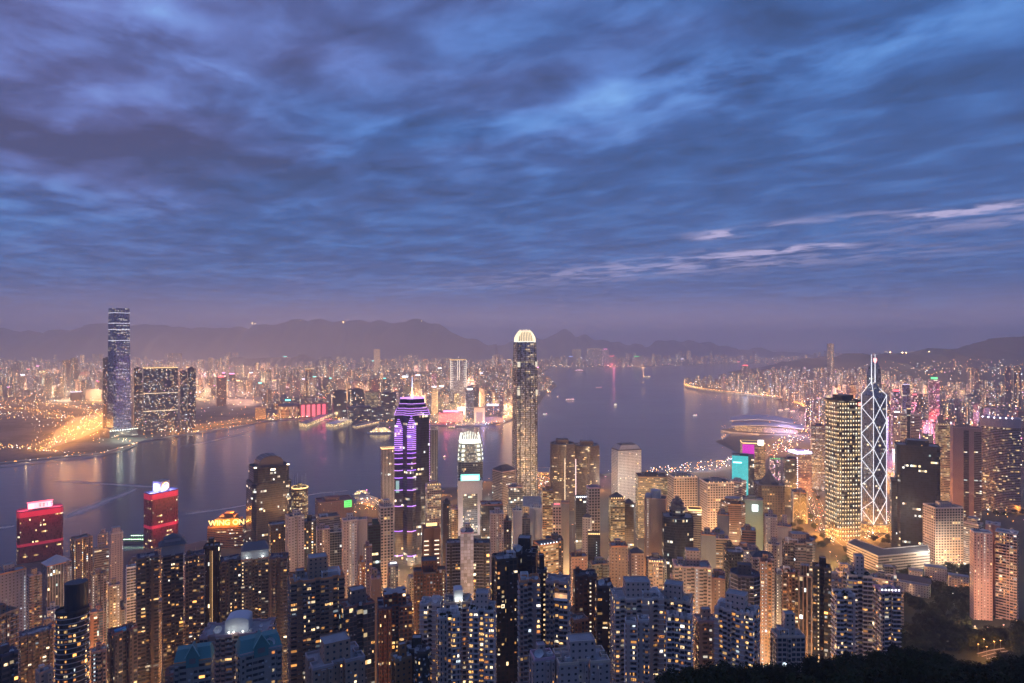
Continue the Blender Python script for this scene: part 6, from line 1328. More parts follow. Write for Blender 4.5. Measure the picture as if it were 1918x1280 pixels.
def far_island():
    """Districts along the island shore to the right."""
    K = lambda lab, x0, x1, yt, D, rot, asp, fac, col, yb, nick=None, roof='plant', shp='rect', nm=O_, **k: tower(nm, lab, x0, x1, yt, D, rot, asp, shp, fac, col, 3.6, 4, yb=yb, nick=nick, roof=roof, **k)
    K('pinkish red glowing tower with a green neon crown line', 1738, 1760, 712, 2300, 8, .9, 'pinkf', (.55, .20, .20), 775, 'green crowned red tower', 'sign:green')
    K('violet tower topped with a round white violet lamp', 1690, 1704, 722, 2100, 4, 1, 'glassb', (.30, .22, .36), 790, 'violet lamp tower', 'spots:lav plant')
    rt, w, d, H, p = K('tower covered in red zigzag neon strokes', 1706, 1720, 742, 2000, 4, 1, 'pinkf', (.40, .18, .22), 785, 'red zigzag neon tower', 'sign:red')
    g = glow('zig_red', (1, .22, .35), 2); segs = [((-w*.4, -d*.5-1, H*.9), (w*.2, -d*.5-1, H*.9)), ((w*.2, -d*.5-1, H*.9), (-w*.3, -d*.5-1, H*.72)), ((-w*.3, -d*.5-1, H*.72), (w*.35, -d*.5-1, H*.60)), ((w*.35, -d*.5-1, H*.6), (w*.35, -d*.5-1, H*.42)), ((-w*.3, -d*.5-1, H*.55), (w*.2, -d*.5-1, H*.42))]
    for s in segs: bars(rt, 'neon_stroke', [s], .8, g)
    K('white striped slim tower left of the white striped twin', 1686, 1698, 776, 1600, 4, .9, 'bandg', (.55, .50, .52), 825, 'white striped slim tower', 'plant')
    K('dark slab with a yellow lamp between the white striped towers', 1698, 1706, 768, 1650, 4, 1.2, 'glassd', (.14, .12, .15), 825, None, 'spots:gold')
    K('white striped tower with thick horizontal ribs', 1705, 1722, 778, 1610, 4, .9, 'band', (.58, .52, .54), 825, 'thick ribbed white tower', 'plant')
    K('golden pointed tower glowing above the gold dotted tower', 1592, 1603, 724, 2500, 0, 1, 'gridl', (.6, .4, .2), 750, 'golden pointed tower', 'pyr spots:gold')
    K('cream flat topped tower behind the golden pointed tower', 1586, 1600, 704, 2900, 0, 1, 'resf', (.44, .36, .32), 730, None, 'plant')
    K('dim pink block with red sign behind the white diagonal tower', 1668, 1688, 735, 2200, 6, .8, 'pinkf', (.34, .24, .28), 790, 'pink sign block', 'sign:red')
    K('bright white screen block low behind the white diagonal tower', 1672, 1688, 775, 1900, 0, .7, 'mixed', (.4, .34, .36), 800, None, 'sign:white')
    K('golden domed small tower behind the mauve twin slab', 1755, 1772, 782, 1850, 6, .9, 'resf', (.36, .28, .24), 800, None, 'dome')
    K('cream tower with slender flanking antennas, right of the thick ribbed white tower', 1788, 1798, 758, 1900, 4, 1, 'resf', (.30, .26, .30), 800, None, 'masts plant')
    K('tall hillside twin, left tower, far right', 1881, 1894, 689, 2600, 6, .9, 'resf', (.20, .17, .20), 770, 'hillside twin towers', nm=A)
    K('tall hillside twin, right tower, far right', 1898, 1912, 690, 2600, 6, .9, 'resf', (.20, .17, .20), 770, None, nm=A)
    K('tall pair standing high before the ridge, left one', 1813, 1824, 690, 3300, 6, .9, 'resf', (.24, .20, .24), 715, 'pair before the ridge', nm=A)
    K('tall pair standing high before the ridge, right one', 1824, 1834, 692, 3320, 6, .9, 'resf', (.24, .20, .24), 715, None, nm=A)
    K('distant pencil tower rising alone before the right hills', 1549, 1562, 645, 5200, 0, 1, 'resf', (.12, .10, .14), 675, 'distant pencil tower', nm=A)
    K('block with bright white lamp above the curved shore road', 1386, 1404, 716, 4900, 0, .8, 'resf', (.16, .14, .18), 735, 'shore lamp block', 'plant')
    K('block with a red rooftop light beyond the shore lamp block', 1388, 1404, 686, 6300, 0, .8, 'resf', (.12, .10, .14), 705, None, 'sign:red')
    K('gold lit slab above the curved shore road', 1447, 1457, 716, 4700, 0, 1, 'gridl', (.45, .34, .2), 740, 'gold lit shore slab')
    K('block with a pink glowing sign above the bay', 1494, 1508, 722, 4300, 0, 1, 'pinkf', (.4, .28, .36), 745, 'pink glowing bay block', 'sign:pink')
    r = random.Random(5); S = MB(); rows = []; Y = 1720
    while Y < 8200:
        st = 50 if Y < 3000 else 62 if Y < 5500 else 80
        X = .25*Y
        while X < .88*Y+60: rows.append((X+r.uniform(-.3, .3)*st, Y+r.uniform(-.4, .4)*st)); X += st*r.uniform(.85, 1.25)
        Y += st*1.1
    P = np.array(rows); sd = sdist(P, ISLAND); gz = ground_np(P); ind = 0
    occ = [(p[5], p[6], p[7]) for p in PLACED if p[4] > 1300]
    for (X, Y), s, g0 in zip(rows, sd, gz):
        px = CX+X/Y*F
        if s < (95 if Y < 3200 else 50) or s > 1650: continue
        if px < 1440 and Y < 3200: continue
        if px < 1545 and Y < 2500: continue
        if px > 1515 and Y < 2100 and px < 1690: continue
        if 1730 < px and Y < 1850: continue
        H = r.uniform(30, 55) if r.random() < .28 else r.uniform(62, 150)
        H *= 1 if Y < 5000 else .9
        w = r.uniform(17, 30); d = r.uniform(15, 24)
        if any((X-a)**2+(Y-b)**2 < (c+w*.7)**2 for a, b, c in occ): continue
        yt = CY+(CAMZ-g0-H)*F/Y; cap = np.interp(px, [1280, 1330, 1440, 1540, 1640, 1760, 1918], [705, 700, 668, 672, 690, 716, 704])+r.uniform(0, 26)
        if px > 1660 and Y < 2600: cap = max(cap, 735+r.uniform(0, 30))
        if yt < cap: H = CAMZ-g0-(cap-CY)*Y/F
        if H < 18: continue
        yt = CY+(CAMZ-g0-H)*F/Y
        nm, c = r.choice(TONES); c = tuple(q*r.uniform(.8, 1.1) for q in c)
        if Y < 3000 and px < 1935 and ind < 62 and r.random() < .75:
            ind += 1; hw = w/2*F/Y; roof = r.choices(('plant', 'plant mast', 'sign:pink', 'sign:white', 'sign:red', 'step', 'plant tank', 'glow:gold', 'sign:gold'), (9, 3, 1.2, 1, 1.2, 2, 3, .7, 1))[0]
            f = {'plant': 'with a boxy lift house', 'plant mast': 'with a thin roof mast', 'step': 'with a stepped top', 'plant tank': 'with a roof tank', 'glow:gold': 'with a gold lit rim'}.get(roof, 'with a lit roof sign')
            lab = auto_label(nm+' '+size_word(w, H), 'tower', px, yt, Y, (f,))
            tower('city_tower', lab, px-hw, px+hw, yt, Y-d/2, r.uniform(-25, 25), d/w, r.choice(('rect', 'notch1', 'cut')), r.choice(('resf', 'mixed', 'mixed', 'pinkf' if r.random() < .35 else 'resf', 'band')), c, 4, 4, yb=int(yt+50), roof=roof, cat='city tower', group='towers beyond the white diagonal tower'); continue
        a = r.uniform(-.5, .5); ca, sa = math.cos(a), math.sin(a); poly = [(X+x*ca-y*sa, Y+x*sa+y*ca) for x, y in rect(w, d)]
        M = FARX if r.random() < .45 else FARM; cw, ch = (4.5, 4.4) if Y < 4500 else (7, 6.5)
        S.prism(poly, g0-4, g0+H, M, ROOFD, cw, ch, u0=r.randrange(3000), tint=c)
    o = S.build('distant_city'); tag(o, 'dense lit towers crowding the far island shore at right', 'distant city', kind='stuff')
far_island()

# ---------------------------------------------------------------- lesser blocks that fill the streets of the near city
def fillers():
    r = random.Random(21); sky = lambda x: np.interp(x, [0, 60, 130, 250, 400, 470, 540, 600, 735, 800, 860, 1000, 1100, 1200, 1300, 1420, 1515, 1560, 1918], [1090, 1085, 1040, 1035, 1012, 1008, 1000, 985, 962, 955, 985, 955, 955, 950, 965, 955, 1000, 1065, 1110])
    cand = []; Y = 470
    while Y < 1560:
        st = 34 if Y < 800 else 40; X = -.84*Y
        while X < .84*Y: cand.append((X+r.uniform(-.25, .25)*st, Y+r.uniform(-.3, .3)*st)); X += st*r.uniform(.9, 1.3)
        Y += st*1.05
    P = np.array(cand); sd = sdist(P, ISLAND); gz = ground_np(P); n = 0
    for (X, Y), s, g0 in zip(cand, sd, gz):
        px = CX+X/Y*F
        if s < 30 or (1685 < px < 1815 and Y < 1150) or (1510 < px < 1690 and 860 < Y) or (px > 1690 and Y < 1300) or px > 1800 or px < -20: continue
        if px > 1180 and Y < 480: continue
        w = r.uniform(15, 25); d = r.uniform(13, 20); rr = max(w, d)*.55; hw = w/2*F/Y
        if any((X-p[5])**2+(Y-p[6])**2 < (rr+p[7]*.93)**2 for p in PLACED): continue
        lim = sky(px)
        for p in PLACED:
            if p[0]-1 < px+hw and p[1]+1 > px-hw and p[4] > Y-10: lim = max(lim, p[3]-6)
        lim += r.random()**2*36
        H = CAMZ-g0-(lim-CY)*Y/F; H = min(H, r.uniform(45, 125) if r.random() < .75 else r.uniform(20, 45))
        if H < 14: continue
        yt = CY+(CAMZ-g0-H)*F/Y
        if yt > 1272: continue
        if n >= 175: break
        n += 1; nm, c = r.choice(TONES); c = tuple(q*r.uniform(.8, 1.1) for q in c); near = Y < 720
        roof = r.choices(('plant', 'plant plant2 tank', 'plant mast', 'plant dish', 'step', 'plant ac', 'frame plant', 'spots:gold'), (5, 4, 2, 2, 1, 4, 1.5, .6))[0]
        f = {'plant': 'with a boxy lift house', 'plant plant2 tank': 'with stair house and tank', 'plant mast': 'with a thin roof mast', 'plant dish': 'with a white dish', 'step': 'with a stepped top', 'plant ac': 'with roof coolers', 'frame plant': 'with a roof frame', 'spots:gold': 'with gold roof lamps'}[roof]
        lab = auto_label(nm+' '+size_word(w, H), 'flats' if near else 'block', px, yt, Y, (f,))
        fac = r.choice(('resn', 'resn', 'small', 'notuse')) if near else r.choice(('res', 'band', 'small', 'res', 'grid', 'glass'))
        if fac == 'notuse': fac = 'res'
        tower('apartment_tower' if near or fac == 'res' else 'office_tower', lab, px-hw, px+hw, yt, Y-d/2, r.uniform(-8, 30), d/w, r.choice(('rect', 'notch1', 'notch1', 'cut')), fac, c, yb=int(min(1280, yt+70)), roof=roof, wins=(r.randrange(8, 22) if near else 0), stair=(1 if r.random() < .45 else 0), ledge=(2 if near and r.random() < .4 else 0), group='lesser blocks of the near city')
fillers()
# ---------------------------------------------------------------- low buildings, piers, boats, trees
def pick(x, y):
    """where the ray through a photo pixel meets the ground of the island"""
    ds = np.arange(150, 5200, 8.0); P = np.stack([(x-CX)/F*ds, ds], 1); z = np.maximum(ground_np(P), 0); ray = CAMZ-(y-CY)/F*ds
    i = int(np.argmax(ray <= z)); return (P[i][0], P[i][1], float(z[i]))
def poly_block(name, label, pts, z0, h, fac, col, cat, roofm=ROOF, nick=None, cw=5, ch=4.5, extra=None):
    cx_, cy_ = sum(p[0] for p in pts)/len(pts), sum(p[1] for p in pts)/len(pts); loc = [(p[0]-cx_, p[1]-cy_) for p in pts]
    if sum(a[0]*b[1]-a[1]*b[0] for a, b in zip(loc, loc[1:]+loc[:1])) < 0: loc.reverse()
    t = thing(name, label, cat, (cx_, cy_, z0)); b = MB(); b.prism(loc, 0, h, FAC(fac), None, cw, ch, u0=random.randrange(300)); b.build('wall', t, col)
    q = MB(); q.face([(*p, h) for p in loc], roofm); q.build('roof', t); q = MB(); inn = inset(loc, 1); n = len(loc)
    for i in range(n): j = (i+1) % n; q.face([(*loc[i], h), (*loc[j], h), (*loc[j], h+1.2), (*loc[i], h+1.2)], CONC); q.face([(*loc[i], h+1.2), (*loc[j], h+1.2), (*inn[j], h+1.2), (*inn[i], h+1.2)], CONC); q.face([(*inn[j], h), (*inn[i], h), (*inn[i], h+1.2), (*inn[j], h+1.2)], CONC)
    q.build('parapet', t); return t, loc
def piers():
    G = lambda *ps: [gp(x, y, 4)[:2] for x, y in ps]
    poly_block('ferry_terminal', 'long golden lit pier terminal jutting out below the red panelled terminal', G((560, 797), (574, 799), (622, 779), (606, 778)), -2, 17, 'pierlit', (.55, .40, .22), 'pier terminal')
    poly_block('ferry_terminal', 'second long lit pier terminal, cream roofed, right of the golden one', G((610, 797), (626, 799), (694, 778), (678, 777)), -2, 15, 'pierlit', (.52, .46, .34), 'pier terminal', WHITE)
    poly_block('ferry_terminal', 'narrow orange lit finger pier left of the moored white liner', G((660, 798), (666, 800), (724, 787), (718, 786)), -2, 7, 'pierlit', (.5, .3, .16), 'pier terminal')
    poly_block('ferry_terminal', 'lit ferry pier roofs on the near shore behind the brown block with green sign', [pick(x, y)[:2] for x, y in ((668, 944), (700, 952), (708, 938), (676, 930))], 0, 9, 'gridl', (.55, .42, .28), 'pier terminal')
    poly_block('ferry_terminal', 'low cream ferry piers right of the claw crowned tower foot', [P3(x, 0, D)[:2] for x, D in ((1006, 1830), (1028, 1830), (1030, 1900), (1008, 1900))], 0, 12, 'gridl', (.55, .42, .3), 'pier terminal')
    t, loc = poly_block('podium_mall', 'low glowing mall roof at the foot of the claw crowned tower', [P3(x, 0, D)[:2] for x, D in ((975, 1330), (1016, 1330), (1020, 1420), (978, 1420))], 4, 40, 'gridl', (.5, .38, .26), 'mall')
    t, loc = poly_block('government_offices', 'long low bent office building with flat pale roof under the black glass slab', [P3(x, 0, D)[:2] for x, D in ((1586, 1041), (1645, 974), (1742, 997), (1738, 1030), (1655, 1010), (1600, 1062))], 30, 30, 'band', (.42, .37, .34), 'office building', ROOFD)
    # governor's mansion
    X, Y, z = P3(1700, 0, 800)[0], 800, ground(P3(1700, 0, 800)[0], 800)
    z = ZY(1102, 790)-1
    t = thing('mansion', 'white tiled roof mansion with a square lookout tower among the trees', 'mansion', (X, Y, z), -.55)
    q = MB(); q.box(-24, 24, -9, 9, -6, 10, FAC('small'), ROOF); q.box(-10, 22, -16, -9, -6, 9, FAC('small'), ROOF); q.build('wall', t, (.56, .48, .42))
    q = MB(); q.prism(rect(50, 20), 10, 14, plain('tiled_roof', (.12, .10, .10), .8), ROOFD, top=rect(34, 3), bottom=True); q.build('roof', t)
    q = MB(); q.box(-22, -13, -6, 3, -6, 21, FAC('small'), ROOF); q.prism([(-22.6, -6.6), (-12.4, -6.6), (-12.4, 3.6), (-22.6, 3.6)], 21, 23.5, plain('tiled_roof', (.1, .1, .1)), None, top=[(-17.6, -1.6), (-17.4, -1.6), (-17.4, -1.4), (-17.6, -1.4)]); q.build('lookout_tower', t, (.56, .48, .42))
    LAMPS.append((t, (4, -19, 1), (1, .55, .3), 700, .4)); LAMPS.append((t, (26, -12, 1), (.8, 1, .45), 600, .4)); LAMPS.append((t, (-8, -13, 1), (1, .5, .35), 500, .4))
    for i, (x, y, w, l, lab) in enumerate(((1752, 1062, 26, 12, 'low white school block beside the mansion trees'), (1795, 1078, 22, 9, 'low white colonnaded wing right of the school block'), (1640, 1085, 20, 12, 'dark hipped roof house left of the mansion'), (1715, 1068, 16, 9, 'small flat white lodge above the mansion'))):
        D = 905-(y-1062)*4; X = (x-CX)/F*D; zz = ZY(y, D); rt = thing('low_house', lab, 'house', (X, D, zz-8), -.5)
        q = MB(); q.box(-w/2, w/2, -l/2, l/2, -12, 8, FAC('small'), None); q.build('wall', rt, (.5, .45, .43)); q = MB()
        q.prism(rect(w+1, l+1), 8, 11 if i == 2 else 8.8, ROOFD if i == 2 else ROOF, ROOF, top=rect(w*.6, 1) if i == 2 else None, bottom=True); q.build('roof', rt)
    # flyover pier with green lamps at the left shore
    x0, x1 = P3(232, 0, 1225), P3(272, 0, 1235)
    t = thing('lit_sports_pier', 'dark pier deck edged with rows of green white lamps, left shore', 'pier', (x0[0], x0[1], 0)); L = x1[0]-x0[0]
    q = MB(); q.box(0, L, 0, 26, -2, 4.5, CONCD, plain('green_turf', (.03, .06, .03))); q.build('deck', t); g = glow('green_lamp', (.55, 1, .55), 8)
    for i in range(11):
        for y in (1, 25): q = MB(); q.tube((L*i/10, y, 4.5), (L*i/10, y, 8), .15, METAL, 4); q.dome(L*i/10, y, 8, .9, .9, g, 6, 2); q.build('lamp', t)
piers()

def boat(label, px, py, L, ang, decks, hull, cabin, lit, name='ferry', es=2.2, mast=True):
    X, Y, _ = gp(px, py, 0); t = thing(name, label, 'boat', (X, Y, 0), R(ang)); W2 = L*.2
    hp = [(-L*.5, -W2*.42), (L*.30, -W2*.5), (L*.42, -W2*.3), (L*.5, 0), (L*.42, W2*.3), (L*.30, W2*.5), (-L*.5, W2*.42)]
    hm = plain('hull_%s' % hull, {'white': (.62, .62, .64), 'dark': (.05, .055, .06), 'green': (.04, .14, .09), 'red': (.3, .05, .04)}[hull], .4)
    b = MB(); b.prism(scale(hp, .92, .88), -1, L*.045+1, hm, CONC, 50, 50, top=hp); b.build('hull', t)
    c2, s2 = GL[lit]; fm = facade('cabin_'+lit, .78, .55, .9, {'gold': 'gold', 'white': 'office', 'pink': 'pink', 'cyan': 'office'}[lit], es, chunk=0, glass=(.1, .1, .1)); z = L*.045+1
    for i in range(decks):
        s = .84-.13*i; q = MB(); h = max(2.6, L*.04); q.prism([(-L*.46*s, -W2*.42*s), (L*.36*s, -W2*.42*s), (L*.42*s, 0), (L*.36*s, W2*.42*s), (-L*.46*s, W2*.42*s)], z, z+h, fm, WHITE, 2.2, h, u0=i*40); q.build('deck_house', t, cabin); z += h
    if mast: q = MB(); q.tube((L*.08, 0, z), (L*.08, 0, z+L*.10), .25, METAL, 5); q.tube((-L*.12, 0, z), (-L*.12, 0, z+L*.06), L*.022, hm, 8); q.build('mast_and_funnel', t)
    q = MB(); q.dome(L*.3, 0, z, .8, .8, glow('nav_lamp', c2, 14), 6, 2); q.build('lamp', t)
    return t
def boats():
    W1 = (.6, .58, .56)
    boat('white two decked ferry glowing in mid harbour, left of the middle boats', 1068, 750, 70, 4, 2, 'white', W1, 'pink', es=3)
    boat('white ferry seen end on in mid harbour, mirrored in the water', 1153, 760, 62, 70, 3, 'white', W1, 'white', es=4)
    boat('small yellow lit cruise boat far out on the right of the harbour', 1213, 707, 90, 8, 2, 'white', (.6, .55, .4), 'gold', es=4)
    boat('distant liner with red and gold lights near the far eastern shore', 1085, 696, 150, 2, 3, 'red', W1, 'pink', 'liner', es=3)
    boat('dark junk without lights, just right of the claw crowned tower', 1044, 744, 30, 70, 1, 'dark', (.1, .1, .1), 'gold', 'junk', es=.1)
    boat('tiny white boat right of the claw crowned tower', 1021, 777, 26, 10, 1, 'white', W1, 'white', 'motor_boat', es=5)
    boat('moored white liner crowded with lamps beside the violet neon tower', 714, 812, 118, 8, 4, 'white', W1, 'gold', 'liner', es=3.2)
    boat('small harbour ferry before the pink lit shopping block', 846, 802, 40, 5, 2, 'dark', (.3, .25, .25), 'gold', es=1.2)
    boat('dark buoy boat in the red reflection left of the floodlit spiked tower', 832, 857, 14, 60, 1, 'dark', (.1, .1, .1), 'gold', 'motor_boat', es=.2)
    boat('orange lit barge at the left end of the far piers', 507, 788, 46, 5, 1, 'dark', (.5, .3, .15), 'gold', 'barge', es=3)
    boat('jetfoil berthed with a rounded white roof on the near shore', 677, 927, 44, 24, 3, 'white', W1, 'gold', es=2.4)
    boat('thin white speed boat out on the right of the harbour', 1302, 779, 26, 12, 1, 'white', W1, 'white', 'motor_boat', es=1.5)
    boat('small launch by the wing roofed hall', 1417, 782, 40, 10, 1, 'dark', (.2, .2, .2), 'white', 'motor_boat', es=2)
    for (x, y, lab) in ((1462, 770, 'gold lit moored yacht at the left of the bay basin'), (1474, 768, 'second moored yacht in the bay basin, with a taller mast'), (1484, 772, 'rightmost moored yacht in the bay basin')): boat(lab, x, y, 40, 20, 2, 'white', W1, 'gold', 'yacht', es=4)
    boat('long red lit barge in the middle of the harbour', 1122, 727, 60, 2, 1, 'red', (.4, .1, .1), 'pink', 'barge', es=3)
    # wakes: foam trails lying on the water
    m = bpy.data.materials.new('foam'); m.use_nodes = True; t = NT(m.node_tree); o = t.n('ShaderNodeOutputMaterial'); b = t.n('ShaderNodeBsdfDiffuse'); tr = t.n('ShaderNodeBsdfTransparent'); mx = t.n('ShaderNodeMixShader')
    b.inputs[0].default_value = (.9, .74, .62, 1); x = t.xyz(t.n('ShaderNodeUVMap').outputs[0]); e = t.m('SUBTRACT', 1.0, t.m('ABSOLUTE', t.m('SUBTRACT', t.m('MULTIPLY', x[1], 2.0), 1.0)))
    nz = t.noise(t.vec(t.m('MULTIPLY', x[0], 9), t.m('MULTIPLY', x[1], 4)), 1, 5, .65); en = t.m('MULTIPLY', t.step(x[0], 0, .12), t.step(x[0], 1, .75))
    t.put(mx.inputs[0], t.m('MULTIPLY', t.m('MULTIPLY', t.m('MULTIPLY', t.m('MULTIPLY', e, e), en), t.m('ADD', .1, t.m('MULTIPLY', nz, 1.3))), .95)); t.put(mx.inputs[1], tr.outputs[0]); t.put(mx.inputs[2], b.outputs[0]); t.put(o.inputs[0], mx.outputs[0])
    for pts, w in ((((90, 900), (180, 906), (270, 912), (330, 914)), 9), (((262, 912), (200, 938), (150, 958), (100, 978)), 16), (((480, 806), (430, 818), (380, 830), (335, 838)), 12), (((32, 984), (0, 989), (-40, 995)), 12), (((470, 944), (430, 952), (370, 960), (330, 965)), 8), (((660, 918), (600, 924), (540, 932)), 6)):
        P = [Vector(gp(x_, y_, 0)) for x_, y_ in pts]; q = MB(); n = len(P); L = [0]
        for i in range(1, n): L.append(L[-1]+(P[i]-P[i-1]).length)
        E = []
        for i in range(n): d_ = (P[min(n-1, i+1)]-P[max(0, i-1)]).normalized(); nn = Vector((-d_.y, d_.x, 0)); k = w*2.6*(.5+.8*L[i]/L[-1]); E.append((P[i]+nn*k, P[i]-nn*k))
        for i in range(n-1): q.face([(*E[i][1][:2], .12), (*E[i+1][1][:2], .12), (*E[i+1][0][:2], .12), (*E[i][0][:2], .12)], m, [(L[i]/L[-1], 0), (L[i+1]/L[-1], 0), (L[i+1]/L[-1], 1), (L[i]/L[-1], 1)])
        tag(q.build('wake'), 'pale foam wake trailing across the harbour', 'wake', kind='stuff')
boats()

def trees():
    r = random.Random(4); n = 0
    tops = lambda x: np.interp(x, [1200, 1260, 1320, 1400, 1480, 1560, 1650, 1700, 1760, 1830, 1918, 2000], [1290, 1262, 1238, 1240, 1235, 1222, 1212, 1216, 1226, 1232, 1224, 1215])
    for row, (D, dy) in enumerate(((260, 2), (205, 22), (160, 45))):
        x = 1195 if row < 2 else 1270
        while x < 1945:
            s = r.uniform(.8, 1.25); D2 = D+r.uniform(-14, 14); yt = tops(x)+dy+r.uniform(-8, 16); X = (x-CX)/F*D2; z = ZY(yt, D2)-11.5*s
            px = 'leftmost' if x < 1240 else ''
            tree('dark leafy tree on the near slope at bottom right', X, D2, z, s, 'dark trees of the near slope'); n += 1
            x += r.uniform(26, 40)*(1 if row == 0 else 1.25)
    # public gardens between the mansion and the pink tower
    for i in range(125):
        x, y = (r.uniform(1680, 1818), r.uniform(1105, 1225)) if i < 72 else (r.uniform(1690, 1835), r.uniform(1075, 1130)) if i < 98 else (r.uniform(1690, 1918), r.uniform(1200, 1265))
        if 1825 < x < 1905 and 1222 < y < 1248: continue
        X, Y, z = pick(x, y); s = r.uniform(1.2, 1.8)
        tree('dim tree in the dark public gardens left of the pink tower', X, Y, z-1.5, s, 'trees of the public gardens')
    for i in range(72):
        x, y = r.choice(((r.uniform(1490, 1545), r.uniform(930, 1030)), (r.uniform(1470, 1560), r.uniform(985, 1030)), (r.uniform(1570, 1740), r.uniform(1035, 1075)), (r.uniform(1800, 1918), r.uniform(940, 985)), (r.uniform(1620, 1720), r.uniform(1005, 1025)), (r.uniform(1820, 1918), r.uniform(1195, 1225))))
        if 1640 < x < 1700 and 960 < y < 1010: continue
        X, Y, z = pick(x, y); tree('dark street tree among the right hand towers', X, Y, z-1, r.uniform(.8, 1.3), 'street trees at right')
    for i in range(26):                                # crowns in the gaps at the foot of the right towers
        x, y = r.uniform(1290, 1530), r.uniform(1215, 1250); D = r.uniform(300, 380); X = (x-CX)/F*D; tree('dark tree below the white villa block', X, D, ground(X, D)-1, r.uniform(.9, 1.3), 'trees below the white towers')
trees()

